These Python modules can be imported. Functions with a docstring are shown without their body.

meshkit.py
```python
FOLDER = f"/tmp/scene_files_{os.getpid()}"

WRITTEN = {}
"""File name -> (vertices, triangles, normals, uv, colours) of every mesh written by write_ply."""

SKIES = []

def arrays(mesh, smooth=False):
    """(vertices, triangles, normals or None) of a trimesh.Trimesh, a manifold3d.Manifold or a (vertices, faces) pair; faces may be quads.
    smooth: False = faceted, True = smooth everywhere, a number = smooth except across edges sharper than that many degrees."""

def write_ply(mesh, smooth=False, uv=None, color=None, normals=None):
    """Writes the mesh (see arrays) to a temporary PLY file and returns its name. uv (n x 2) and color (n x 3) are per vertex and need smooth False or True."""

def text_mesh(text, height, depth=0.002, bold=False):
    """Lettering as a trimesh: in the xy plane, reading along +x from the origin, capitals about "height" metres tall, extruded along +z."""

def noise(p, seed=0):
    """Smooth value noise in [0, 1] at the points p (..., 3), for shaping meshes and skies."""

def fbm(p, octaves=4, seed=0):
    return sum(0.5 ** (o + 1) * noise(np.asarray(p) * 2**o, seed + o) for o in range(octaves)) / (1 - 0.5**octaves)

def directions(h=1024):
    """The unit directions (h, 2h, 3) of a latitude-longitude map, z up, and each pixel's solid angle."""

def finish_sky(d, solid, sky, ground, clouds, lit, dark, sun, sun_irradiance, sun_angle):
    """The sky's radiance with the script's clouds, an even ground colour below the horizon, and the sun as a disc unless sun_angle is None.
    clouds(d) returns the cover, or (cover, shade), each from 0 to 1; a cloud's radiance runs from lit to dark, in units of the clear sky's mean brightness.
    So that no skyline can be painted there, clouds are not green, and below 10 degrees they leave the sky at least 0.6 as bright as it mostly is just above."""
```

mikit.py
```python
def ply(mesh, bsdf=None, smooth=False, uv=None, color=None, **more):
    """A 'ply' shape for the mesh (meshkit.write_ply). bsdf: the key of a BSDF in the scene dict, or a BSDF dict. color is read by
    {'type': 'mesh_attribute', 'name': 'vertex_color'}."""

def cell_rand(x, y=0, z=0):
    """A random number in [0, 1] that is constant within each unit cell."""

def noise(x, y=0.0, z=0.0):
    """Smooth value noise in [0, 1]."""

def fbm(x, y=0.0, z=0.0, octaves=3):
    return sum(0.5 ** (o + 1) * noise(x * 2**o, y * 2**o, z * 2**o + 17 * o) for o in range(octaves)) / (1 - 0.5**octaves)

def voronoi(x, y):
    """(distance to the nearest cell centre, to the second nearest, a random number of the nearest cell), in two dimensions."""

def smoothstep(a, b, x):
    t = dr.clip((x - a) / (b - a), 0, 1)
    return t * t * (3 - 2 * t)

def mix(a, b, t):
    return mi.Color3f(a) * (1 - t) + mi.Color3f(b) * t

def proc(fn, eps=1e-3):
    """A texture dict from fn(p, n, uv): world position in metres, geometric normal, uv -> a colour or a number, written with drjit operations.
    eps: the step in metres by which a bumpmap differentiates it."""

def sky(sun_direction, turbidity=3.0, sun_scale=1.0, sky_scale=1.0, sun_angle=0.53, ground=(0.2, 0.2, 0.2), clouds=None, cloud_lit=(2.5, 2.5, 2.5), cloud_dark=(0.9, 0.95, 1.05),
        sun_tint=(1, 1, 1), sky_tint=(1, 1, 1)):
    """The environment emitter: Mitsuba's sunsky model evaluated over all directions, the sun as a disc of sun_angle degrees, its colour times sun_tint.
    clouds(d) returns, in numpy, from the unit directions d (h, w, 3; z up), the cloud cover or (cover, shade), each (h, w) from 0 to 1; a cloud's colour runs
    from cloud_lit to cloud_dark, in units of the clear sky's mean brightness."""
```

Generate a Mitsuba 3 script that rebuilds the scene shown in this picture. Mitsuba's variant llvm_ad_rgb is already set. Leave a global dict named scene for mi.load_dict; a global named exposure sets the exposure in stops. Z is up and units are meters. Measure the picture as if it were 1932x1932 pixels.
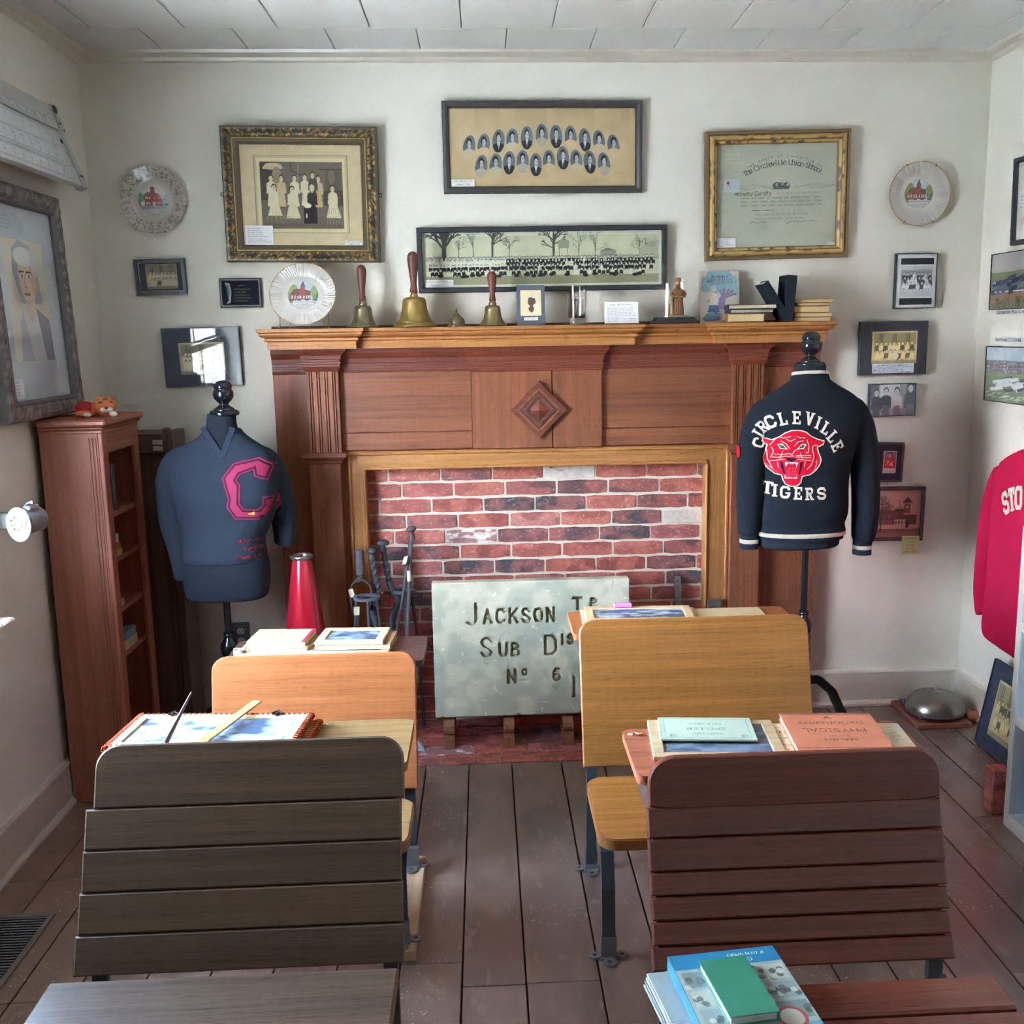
import math, random
import numpy as np
import trimesh
import manifold3d as m3
from shapely.geometry import Polygon, LineString, MultiPolygon, Point, box as sbox
from shapely import affinity, unary_union
import drjit as dr
import mitsuba as mi
import mikit, meshkit
from mikit import proc, noise, fbm, cell_rand, smoothstep, mix, ply

rng = np.random.default_rng(7)
random.seed(7)
scene, labels = {}, {}
exposure = 0.4

# ---- camera -------------------------------------------------------------------------------------------------------
F_PX, YAW, PITCH, ROLL = 1990.85, .05137, .17623, -.01434
EYE = np.array([0, -4.3229, 1.6155])
_f = np.array([math.sin(YAW) * math.cos(PITCH), math.cos(YAW) * math.cos(PITCH), -math.sin(PITCH)])
_r = np.array([math.cos(YAW), -math.sin(YAW), 0])
_u = np.cross(_r, _f)
_up = -math.sin(ROLL) * _r + math.cos(ROLL) * _u
scene['camera'] = {'type': 'perspective', 'fov': 2 * math.degrees(math.atan(966 / F_PX)), 'fov_axis': 'x', 'near_clip': .05,
                   'principal_point_offset_x': -54.58 / 1932, 'principal_point_offset_y': -16.70 / 1932,
                   'to_world': mi.ScalarTransform4f().look_at(origin=EYE.tolist(), target=(EYE + _f).tolist(), up=_up.tolist())}

# ---- sky: the only light; it comes through the window in the left wall. High sun on the other side of the house, pale sunlit ground
scene['sky'] = mikit.sky((0.75, -0.25, 0.75), turbidity=4.0, sun_scale=0.0, sky_scale=1000.0, ground=(.45, .41, .34))

# ---- materials ----------------------------------------------------------------------------------------------------
def lin(c):
    c = np.asarray(c, float) / 255
    return np.where(c < .04045, c / 12.92, ((c + .055) / 1.055) ** 2.4)

def K(c):
    return [float(x) for x in lin(c)]

def rgb(c):
    return {'type': 'rgb', 'value': [float(x) for x in lin(c)]}

def two(d):
    return {'type': 'twosided', 'b': d}

def bump(d, fn, scale, eps=1e-3):
    return {'type': 'bumpmap', 't': proc(fn, eps), 'scale': scale, 'b': d}

WOODS = [  # (light, dark) sRGB of each tone
    ((140, 78, 48), (86, 43, 26)),     # 0 mantel red brown oak
    ((186, 118, 62), (118, 66, 32)),   # 1 mantel golden trim
    ((118, 54, 34), (66, 27, 18)),     # 2 mantel dark red
    ((82, 58, 40), (48, 33, 23)),     # 3 brown desk
    ((92, 42, 27), (56, 24, 17)),     # 4 mahogany desk
    ((170, 104, 50), (120, 70, 30)),   # 5 honey desk
    ((174, 98, 54), (130, 66, 34)),   # 6 orange desk
    ((150, 112, 68), (104, 72, 42)),   # 7 tan desktop
    ((150, 84, 62), (104, 54, 40)),    # 8 bookcase
    ((78, 52, 40), (44, 28, 22)),      # 9 dark wood
    ((206, 172, 130), (160, 124, 84)), # 10 pale slate frame wood
    ((120, 66, 34), (60, 32, 18)),     # 11 rack
    ((196, 146, 84), (128, 84, 40)),   # 12 ruler
    ((176, 96, 66), (120, 62, 42)),    # 13 reddish desktop
]
_pal = [[mi.Float([float(lin(w[k])[j]) for w in WOODS]) for j in range(3)] for k in (0, 1)]

def _pick(pal, i):
    return mi.Color3f(*[dr.gather(mi.Float, c, i) for c in pal])

def _split(uv):
    i, s = dr.floor(uv.x / 50), dr.floor(uv.y / 50)
    return i, uv.x - 50 * i - 25, s, uv.y - 50 * s - 25

def wood_fn(p, n, uv):
    i, a, s, b = _split(uv)
    idx = mi.UInt32(dr.clip(i, 0, len(WOODS) - 1))
    w = b + .02 * (noise(a * 1.7, b * 6, s * 7.1) - .5)
    fig = noise(a * 1.3, w * 62, s * 3.3)
    fine = noise(a * 5, w * 330, s)
    pore = noise(a * 38, b * 700, s + 11)
    g = .50 * fig + .34 * fine + .30 * noise(a * 3.1, b * 8, s * 1.7) - .12
    g = g + .35 * smoothstep(.74, .88, pore)
    col = mix(_pick(_pal[0], idx), _pick(_pal[1], idx), dr.clip(g, 0, 1.15))
    return col * (.9 + .22 * cell_rand(s, i, 5))

BRICKS = [((172, 88, 72), (146, 68, 58)), ((166, 82, 66), (128, 58, 48)), ((146, 76, 66), (92, 58, 54)), ((128, 72, 64), (60, 48, 48)), ((176, 98, 86), (140, 74, 66)), ((226, 224, 226), (160, 104, 98))]
_bpal = [[mi.Float([float(lin(w[k])[j]) for w in BRICKS]) for j in range(3)] for k in (0, 1)]

def brick_fn(p, n, uv):
    i, a, s, b = _split(uv)
    idx = mi.UInt32(dr.clip(i, 0, len(BRICKS) - 1))
    m = smoothstep(.38, .68, fbm(a * 15 + s * 3.7, b * 24, s, 3))
    white = mi.Float(i) > 4.5
    m = dr.select(white, smoothstep(.40, .62, fbm(a * 30 + s, b * 70, s, 3) + .9 * dr.abs(a + .01) * dr.sign(-a - .01) + .02), m)
    col = mix(_pick(_bpal[0], idx), _pick(_bpal[1], idx), m)
    speck = smoothstep(.78, .86, noise(a * 120, b * 150, s + 9)) * .2
    return mix(col, K((214, 190, 182)), dr.select(white, 0, speck)) * (.86 + .28 * noise(a * 90, b * 90, s))

def floor_fn(p, n, uv):
    i, a, s, b = _split(uv)
    t = fbm(p.x * 6, p.y * 3, s, 3)
    col = mix(K((122, 92, 74)), K((92, 68, 56)), smoothstep(.3, .7, t))
    worn = smoothstep(.70, .80, fbm(p.x * 40, p.y * 15, 3.0, 3)) * .22
    col = mix(col, K((150, 122, 100)), worn)
    chip = smoothstep(.90, .93, noise(p.x * 210, p.y * 190, 4.0)) * smoothstep(.68, .80, noise(p.x * 5, p.y * 5, 9.0))
    return mix(col, K((206, 190, 172)), chip * .7)

def floor_bump(p, n, uv):
    return noise(p.x * 80, p.y * 24) + .8 * noise(p.x * 22, p.y * 9, 3)

def plaster_fn(p, n, uv):
    t = noise(p.x * 4 + p.y * 3, p.z * 4, 1.0)
    return mix(K((230, 226, 212)), K((221, 216, 200)), t)

def plaster_bump(p, n, uv):
    x, z = p.x + p.y, p.z
    return noise(x * 34, z * 25) * .35 + .9 * smoothstep(.62, .78, noise(x * 46, z * 30, 2.0)) * noise(x * 9, z * 7, 5.0)

def stone_fn(p, n, uv):
    t = fbm(p.x * 14, p.z * 14, 2.0, 3)
    col = mix(K((190, 180, 150)), K((166, 158, 130)), smoothstep(.3, .7, t))
    col = mix(col, K((132, 128, 108)), smoothstep(.62, .75, noise(p.x * 9, p.z * 9, 8.0)) * .3)
    return mix(col, K((220, 212, 186)), smoothstep(.90, .94, noise(p.x * 80, p.z * 80, 5.0)) * .5)

def stone_bump(p, n, uv):
    return noise(p.x * 110, p.z * 70, 1.0)

def cloth_bump(p, n, uv):
    return noise(p.x * 900, p.y * 900, p.z * 700)

def principled(col, rough, **k):
    return {'type': 'principled', 'base_color': col, 'roughness': rough, **k}

VC = {'type': 'mesh_attribute', 'name': 'vertex_color'}
B = scene
B['m_plaster'] = two(bump({'type': 'diffuse', 'reflectance': proc(plaster_fn)}, plaster_bump, .0022, 2e-3))
B['m_trim'] = two(principled(rgb((228, 223, 207)), .45, specular=.4))
B['m_ceiling'] = two({'type': 'diffuse', 'reflectance': rgb((222, 222, 220))})
B['m_floor'] = two(bump(principled(proc(floor_fn), .34, specular=.5), floor_bump, .0011, 2e-3))
B['m_wood'] = two(principled(proc(wood_fn), .46, specular=.35))
B['m_wood_gloss'] = two(principled(proc(wood_fn), .30, specular=.3))
B['m_brick'] = two(principled(proc(brick_fn), .55, specular=.35))
B['m_stone'] = two(bump({'type': 'diffuse', 'reflectance': proc(stone_fn)}, stone_bump, .0005))
B['m_vc'] = two({'type': 'diffuse', 'reflectance': VC})
B['m_vc_semi'] = two(principled(VC, .42, specular=.5))
B['m_iron'] = two(principled(VC, .6, specular=.2))
B['m_vc_gloss'] = two(principled(VC, .16, specular=.4))
B['m_vc_metal'] = two(principled(VC, .34, metallic=.85))
B['m_cloth'] = two(bump(principled(VC, .95, specular=.08), cloth_bump, .0009, 6e-4))
B['m_pane'] = {'type': 'thindielectric', 'int_ior': 1.5}
B['m_glass'] = {'type': 'dielectric', 'int_ior': 1.5}

# ---- helpers ------------------------------------------------------------------------------------------------------
_used = set()
def numbered(name):
    k, i = name, 0
    while k in _used:
        i += 1
        k = f'{name}_{i:03d}'
    _used.add(k)
    return k

def tag(key, label=None, cat=None, group=None, kind=None):
    d = labels.setdefault(key, {})
    for a, b in (('label', label), ('category', cat), ('group', group), ('kind', kind)):
        if b:
            d[a] = b
    return key

def thing(name, label, cat, group=None):
    return tag(numbered(name), label, cat, group)

def vf(m):
    if hasattr(m, 'to_mesh'):
        q = m.to_mesh()
        return np.array(q.vert_properties[:, :3], float), np.array(q.tri_verts, int)
    if isinstance(m, trimesh.Trimesh):
        return np.array(m.vertices, float), np.array(m.faces, int)
    v, f = np.asarray(m[0], float), np.asarray(m[1], int)
    if f.shape[1] == 4:
        f = np.vstack([f[:, [0, 1, 2]], f[:, [0, 2, 3]]])
    return v, f

def cat(*ms):
    vs, fs, n = [], [], 0
    for m in ms:
        v, f = vf(m)
        vs.append(v)
        fs.append(f + n)
        n += len(v)
    return np.vstack(vs), np.vstack(fs)

def split_edges(v, f):
    return v[f].reshape(-1, 3), np.arange(len(f) * 3).reshape(-1, 3)

def soft(m, ang):
    """vertices split across edges sharper than ang degrees"""
    v, f = vf(m)
    t = trimesh.graph.smooth_shade(trimesh.Trimesh(v, f, process=True), angle=math.radians(ang), facet_minarea=None)
    return np.array(t.vertices), np.array(t.faces)

class Fr:
    """a placed frame: maps local (x, y, z) to the world"""
    def __init__(s, o=(0, 0, 0), X=(1, 0, 0), Y=(0, 1, 0), Z=(0, 0, 1)):
        s.o, s.M = np.array(o, float), np.array([X, Y, Z], float)
    def __call__(s, m):
        v, f = vf(m)
        return v @ s.M + s.o, f
    def at(s, o=(0, 0, 0), rz=0, rx=0, ry=0):
        c, q = math.cos(math.radians(rz)), math.sin(math.radians(rz))
        R = np.array([[c, q, 0], [-q, c, 0], [0, 0, 1]])
        c, q = math.cos(math.radians(rx)), math.sin(math.radians(rx))
        R = np.array([[1, 0, 0], [0, c, q], [0, -q, c]]) @ R
        c, q = math.cos(math.radians(ry)), math.sin(math.radians(ry))
        R = np.array([[c, 0, -q], [0, 1, 0], [q, 0, c]]) @ R
        n = Fr()
        n.M, n.o = R @ s.M, np.array(o, float) @ s.M + s.o
        return n

W0 = Fr()
def add(key, m, mat, parent=None, color=None, smooth=False, fr=None, uv=None, label=None):
    """one entry of the scene; color: one sRGB triple or one linear row per vertex"""
    if parent:
        key = parent + '__' + key
    key = numbered(key)
    if smooth and smooth is not True:
        m, smooth = soft(m, smooth), True
    v, f = vf(m)
    if fr is not None:
        v = v @ fr.M + fr.o
        if np.linalg.det(fr.M) < 0:
            f = f[:, ::-1]
    if color is not None:
        color = np.asarray(color, float)
        if color.ndim == 1:
            color = np.tile(lin(color), (len(v), 1))
    scene[key] = ply((v, f), mat, smooth, uv=uv, color=color)
    if label:
        tag(key, label)
    return key

_seed = [0]
def wood(key, m, tone, ax=0, parent=None, fr=None, gloss=False, smooth=False, label=None):
    """a wooden piece; ax = its grain direction in local axes"""
    v, f = vf(m)
    if smooth:
        v, f = soft((v, f), smooth)
    else:
        v, f = split_edges(v, f)
    _seed[0] += 1
    o = [k for k in range(3) if k != ax]
    uv = np.stack([np.clip(v[:, ax] - v[:, ax].mean(), -20, 20) + 50 * tone + 25,
                   v[:, o[0]] + v[:, o[1]] - (v[:, o[0]] + v[:, o[1]]).mean() + 50 * (_seed[0] % 97) + 25], 1)
    return add(key, (v, f), 'm_wood_gloss' if gloss else 'm_wood', parent, None, bool(smooth), fr, uv, label)

def bx(x0, x1, y0, y1, z0, z1, c=0.0):
    """a box, its edges chamfered by c"""
    if c <= 0:
        b = trimesh.creation.box((x1 - x0, y1 - y0, z1 - z0))
        b.apply_translation(((x0 + x1) / 2, (y0 + y1) / 2, (z0 + z1) / 2))
        return vf(b)
    P = []
    for x, sx in ((x0, 1), (x1, -1)):
        for y, sy in ((y0, 1), (y1, -1)):
            for z, sz in ((z0, 1), (z1, -1)):
                P += [(x, y + sy * c, z + sz * c), (x + sx * c, y, z + sz * c), (x + sx * c, y + sy * c, z)]
    h = trimesh.convex.convex_hull(np.array(P))
    return vf(h)

def tube(pts, r, n=8, cap=True):
    """a round bar along the polyline, radius r (one, or one per point)"""
    p = np.asarray(pts, float)
    r = np.broadcast_to(r, (len(p),))
    t = np.gradient(p, axis=0)
    t /= np.linalg.norm(t, axis=1, keepdims=True) + 1e-12
    a = np.cross(t[0], [0, 0, 1.0] if abs(t[0][2]) < .9 else [1.0, 0, 0])
    vs = []
    for i in range(len(p)):
        a = a - t[i] * (a @ t[i])
        a /= np.linalg.norm(a)
        b = np.cross(t[i], a)
        g = np.arange(n) * 2 * np.pi / n
        vs.append(p[i] + r[i] * (np.cos(g)[:, None] * a + np.sin(g)[:, None] * b))
    v = np.vstack(vs)
    f = []
    for i in range(len(p) - 1):
        for j in range(n):
            k = (j + 1) % n
            f += [(i * n + j, i * n + k, i * n + n + k), (i * n + j, i * n + n + k, i * n + n + j)]
    if cap:
        v = np.vstack([v, p[0], p[-1]])
        q = len(v)
        for j in range(n):
            f += [(q - 2, (j + 1) % n, j), (q - 1, (len(p) - 1) * n + j, (len(p) - 1) * n + (j + 1) % n)]
    return v, np.array(f)

def bar(pts, w, h, up=(0, 0, 1)):
    """a flat bar of w (sideways) by h (along up) along the polyline"""
    p = np.asarray(pts, float)
    t = np.gradient(p, axis=0)
    t /= np.linalg.norm(t, axis=1, keepdims=True)
    vs = []
    for i in range(len(p)):
        s = np.cross(t[i], up)
        s /= np.linalg.norm(s)
        u = np.cross(s, t[i])
        for a, b in ((-1, -1), (1, -1), (1, 1), (-1, 1)):
            vs.append(p[i] + s * a * w / 2 + u * b * h / 2)
    f = [(0, 1, 2, 3)]
    for i in range(len(p) - 1):
        for j in range(4):
            k = (j + 1) % 4
            f.append((i * 4 + j, i * 4 + 4 + j, i * 4 + 4 + k, i * 4 + k))
    m = (len(p) - 1) * 4
    f.append((m + 3, m + 2, m + 1, m))
    return vf((np.array(vs), np.array(f)))

def lathe(prof, n=32, ax=2):
    """(radius, height) pairs turned about z"""
    P = np.asarray(prof, float)
    g = np.arange(n) * 2 * np.pi / n
    v = np.stack([P[:, None, 0] * np.cos(g), P[:, None, 0] * np.sin(g), np.repeat(P[:, 1:2], n, 1)], -1).reshape(-1, 3)
    f = []
    for i in range(len(P) - 1):
        for j in range(n):
            k = (j + 1) % n
            if P[i, 0] > 1e-6:
                f.append((i * n + j, i * n + k, i * n + n + k))
            if P[i + 1, 0] > 1e-6:
                f.append((i * n + j, i * n + n + k, i * n + n + j))
    return v, np.array(f)

def ext(poly, d, z0=0.0):
    """shapely polygon(s) extruded along z"""
    gs = [g for g in getattr(poly, 'geoms', [poly]) if g.area > 1e-10]
    ms = []
    for g in gs:
        e = trimesh.creation.extrude_polygon(g, d, engine='earcut')
        e.apply_translation((0, 0, z0))
        ms.append(e)
    return cat(*ms)

def yz(poly, x0, x1):
    """a polygon drawn in (y, z), extruded along x from x0 to x1"""
    v, f = ext(poly, x1 - x0, x0)
    return v[:, [2, 0, 1]], f

def xz(poly, y0, y1):
    """a polygon drawn in (x, z), extruded along y from y0 to y1"""
    v, f = ext(poly, y1 - y0, y0)
    return v[:, [0, 2, 1]], f[:, ::-1]

def rpoly(w, h, r, n=5):
    return sbox(-w / 2 + r, -h / 2 + r, w / 2 - r, h / 2 - r).buffer(r, quad_segs=n)

def ring(w, h, prof, nx=1, ny=1, wob=None):
    """a mitred frame in the local xy plane around w x h (outer size); prof: closed list of (inset, height)"""
    P = list(prof)
    vs, fs = [], []
    corners = lambda d: [(-w / 2 + d, -h / 2 + d), (w / 2 - d, -h / 2 + d), (w / 2 - d, h / 2 - d), (-w / 2 + d, h / 2 - d)]
    seg = [nx, ny, nx, ny]
    row = []
    for d, z in P:
        c = corners(d)
        q = []
        for k in range(4):
            a, b = np.array(c[k]), np.array(c[(k + 1) % 4])
            for j in range(seg[k]):
                q.append(np.append(a + (b - a) * j / seg[k], z))
        row.append(q)
    m = len(row[0])
    v = np.array(row).reshape(-1, 3)
    for i in range(len(P)):
        i2 = (i + 1) % len(P)
        for j in range(m):
            k = (j + 1) % m
            fs.append((i * m + j, i * m + k, i2 * m + k, i2 * m + j))
    if wob is not None:
        v = wob(v, m)
    return vf((v, np.array(fs)))

def glyphs(text, h):
    """triangles (n, 3, 2) of flat lettering, and its width; starts at the origin"""
    t = meshkit.text_mesh(text, h, .001)
    up = t.face_normals[:, 2] > .9
    q = np.array(t.triangles)[up][:, :, :2]
    return q, q[:, :, 0].max()

def lettering(text, h, depth, centre=True):
    v, f = vf(meshkit.text_mesh(text, h, depth))
    if centre:
        v = v - np.array([(v[:, 0].max() + v[:, 0].min()) / 2, 0, 0])
    return v, f

# slab-serif block capitals as polygons, unit height, drawn with strokes
def _st(pts, w=.2):
    return LineString(pts).buffer(w / 2, cap_style=2, join_style=2)
def block(ch):
    s = .11
    sf = lambda x, y, l=.2: sbox(x - l, y, x + l, y + s)
    if ch == 'I': return unary_union([_st([(.3, 0), (.3, 1)]), sf(.3, 0), sf(.3, 1 - s)]), .6
    if ch == 'L': return unary_union([_st([(.25, 0), (.25, 1)]), sf(.25, 1 - s), sbox(.05, 0, .72, .15), sbox(.58, 0, .72, .34)]), .78
    if ch == 'E': return unary_union([_st([(.25, 0), (.25, 1)]), sbox(.05, 0, .75, .15), sbox(.05, .85, .75, 1), sbox(.25, .43, .58, .57), sbox(.62, 0, .75, .32), sbox(.62, .68, .75, 1), sbox(.48, .36, .58, .64)]), .8
    if ch == 'T': return unary_union([_st([(.4, 0), (.4, 1)]), sf(.4, 0), sbox(.04, .84, .76, 1), sbox(.04, .66, .17, 1), sbox(.63, .66, .76, 1)]), .8
    if ch == 'V': return unary_union([_st([(.18, 1), (.42, .04), (.66, 1)], .19), sf(.18, 1 - s, .17), sf(.66, 1 - s, .17)]).intersection(sbox(-1, -.02, 2, 1)), .84
    if ch in 'CGSO':
        oct_ = [(.22, .1), (.1, .25), (.1, .75), (.22, .9), (.58, .9), (.7, .75), (.7, .25), (.58, .1)]
        if ch == 'O': return _st(oct_ + oct_[:2]), .82
        if ch == 'C': return _st([(.7, .6), (.7, .75), (.58, .9), (.22, .9), (.1, .75), (.1, .25), (.22, .1), (.58, .1), (.7, .25), (.7, .36)]), .82
        if ch == 'G': return unary_union([_st([(.7, .66), (.7, .75), (.58, .9), (.22, .9), (.1, .75), (.1, .25), (.22, .1), (.58, .1), (.7, .25), (.7, .46)]), sbox(.42, .36, .84, .5)]), .86
        return _st([(.7, .66), (.7, .75), (.58, .9), (.22, .9), (.1, .78), (.1, .62), (.22, .52), (.58, .48), (.7, .38), (.7, .22), (.58, .1), (.22, .1), (.1, .25), (.1, .34)]), .82
    if ch == 'R': return unary_union([_st([(.25, 0), (.25, 1)]), sf(.25, 0), _st([(.05, .91), (.55, .91), (.66, .8), (.66, .62), (.55, .5), (.25, .5)], .17), _st([(.45, .5), (.68, .02)], .19), sf(.7, 0, .15)]), .86
    if ch == 'P': return unary_union([_st([(.25, 0), (.25, 1)]), sf(.25, 0), _st([(.05, .91), (.55, .91), (.66, .8), (.66, .58), (.55, .46), (.25, .46)], .17)]), .8
    return sbox(0, 0, .3, 1), .4

# ---- flat prints: a grid of coloured points, drawn in the print's own plane ------------------------------------------
import shapely
class Cv:
    def __init__(s, w, h, base, res=520):
        s.w, s.h = w, h
        s.nx, s.ny = max(2, int(w * res)), max(2, int(h * res))
        s.X, s.Y = np.meshgrid(np.linspace(0, 1, s.nx + 1), np.linspace(0, 1, s.ny + 1))
        s.c = np.tile(lin(base), s.X.shape + (1,)).astype(float)
    def put(s, m, col, a=1.0):
        a = np.asarray(a) * m
        s.c = s.c * (1 - a[..., None]) + lin(col) * a[..., None]
        return s
    def rect(s, x0, y0, x1, y1, col, a=1.0):
        return s.put((s.X >= x0) & (s.X <= x1) & (s.Y >= y0) & (s.Y <= y1), col, a)
    def ell(s, cx, cy, rx, ry, col, a=1.0, clip=None, tilt=0.0):
        dx, dy = (s.X - cx) * s.w, (s.Y - cy) * s.h
        t = math.radians(tilt)
        u, v = dx * math.cos(t) + dy * math.sin(t), -dx * math.sin(t) + dy * math.cos(t)
        m = (u / (rx * s.w)) ** 2 + (v / (ry * s.h)) ** 2 <= 1
        return s.put(m if clip is None else m & clip, col, a)
    def mask(s, g):
        m = np.zeros(s.X.shape, bool)
        x0, y0, x1, y1 = g.bounds
        i0, i1 = max(0, int(y0 * s.ny) - 1), min(s.ny + 1, int(y1 * s.ny) + 3)
        j0, j1 = max(0, int(x0 * s.nx) - 1), min(s.nx + 1, int(x1 * s.nx) + 3)
        if i1 > i0 and j1 > j0:
            m[i0:i1, j0:j1] = shapely.contains_xy(g, s.X[i0:i1, j0:j1], s.Y[i0:i1, j0:j1])
        return m
    def poly(s, pts, col, a=1.0, clip=None):
        m = s.mask(Polygon(pts).buffer(0))
        return s.put(m if clip is None else m & clip, col, a)
    def line(s, pts, wd, col, a=1.0, clip=None):
        q = LineString([(x * s.w, y * s.h) for x, y in pts]).buffer(wd / 2)
        m = s.mask(affinity.scale(q, 1 / s.w, 1 / s.h, origin=(0, 0)))
        return s.put(m if clip is None else m & clip, col, a)
    def text(s, x, y, h, t, col, rot=0.0, flip=False, a=1.0):
        """capitals h metres tall, centred at the fractions x, y"""
        q, wd = glyphs(t, h)
        q = q - np.array([wd / 2, h / 2])
        c, n = math.cos(math.radians(rot)), math.sin(math.radians(rot))
        if flip:
            q = -q
        q = np.stack([q[..., 0] * c - q[..., 1] * n, q[..., 0] * n + q[..., 1] * c], -1)
        q = np.stack([x + q[..., 0] / s.w, y - q[..., 1] / s.h], -1)
        m = np.zeros(s.X.shape, bool)
        px = q * np.array([s.nx, s.ny])
        for t3 in px:
            lo, hi = np.floor(t3.min(0)).astype(int), np.ceil(t3.max(0)).astype(int)
            if hi[0] < 0 or hi[1] < 0 or lo[0] > s.nx or lo[1] > s.ny:
                continue
            lo, hi = np.maximum(lo, 0), np.minimum(hi, [s.nx, s.ny])
            gx, gy = np.meshgrid(np.arange(lo[0], hi[0] + 1), np.arange(lo[1], hi[1] + 1))
            d = lambda p, r: (gx - r[0]) * (p[1] - r[1]) - (p[0] - r[0]) * (gy - r[1])
            e = [d(t3[0], t3[1]), d(t3[1], t3[2]), d(t3[2], t3[0])]
            m[gy, gx] |= ((e[0] >= 0) & (e[1] >= 0) & (e[2] >= 0)) | ((e[0] <= 0) & (e[1] <= 0) & (e[2] <= 0))
        return s.put(m, col, a)
    def arc_text(s, cx, cy, r, h, t, col, span, down=False):
        """letters spread over span degrees of an arc of radius r (metres) about the fraction (cx, cy)"""
        n = len(t)
        for i, ch in enumerate(t):
            if ch == ' ':
                continue
            a = math.radians((i - (n - 1) / 2) * span / max(n - 1, 1))
            s.text(cx + r * math.sin(a) / s.w, cy - r * math.cos(a) / s.h, h, ch, col, rot=-math.degrees(a))
        return s
    def rows(s, x0, y0, x1, y1, n, col, a=.7, ragged=.3, seed=1):
        """lines of print too small to read"""
        g = np.random.default_rng(seed)
        for i in range(n):
            y = y0 + (y1 - y0) * (i + .5) / n
            x = x0
            end = x1 - (x1 - x0) * ragged * g.random()
            while x < end:
                l = (x1 - x0) * g.uniform(.04, .12)
                s.rect(x, y - (y1 - y0) / n * .25, min(x + l, x1), y + (y1 - y0) / n * .25, col, a * g.uniform(.6, 1))
                x += l + (x1 - x0) * .025
        return s
    def grain(s, amp, k=40, seed=0, oct=3):
        n = meshkit.fbm(np.stack([s.X * s.w * k, s.Y * s.h * k, s.X * 0], -1), oct, seed)
        s.c = np.clip(s.c * (1 + amp * (n - .5) * 2)[..., None], 0, 1)
        return s
    def mesh(s):
        v = np.stack([(s.X - .5) * s.w, (.5 - s.Y) * s.h, s.X * 0], -1).reshape(-1, 3)
        n = s.nx + 1
        i, j = np.meshgrid(np.arange(s.ny), np.arange(s.nx), indexing='ij')
        q = (i * n + j).ravel()
        f = np.vstack([np.stack([q, q + n, q + 1], 1), np.stack([q + 1, q + n, q + n + 1], 1)])
        return (v, f), s.c.reshape(-1, 3)
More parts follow.
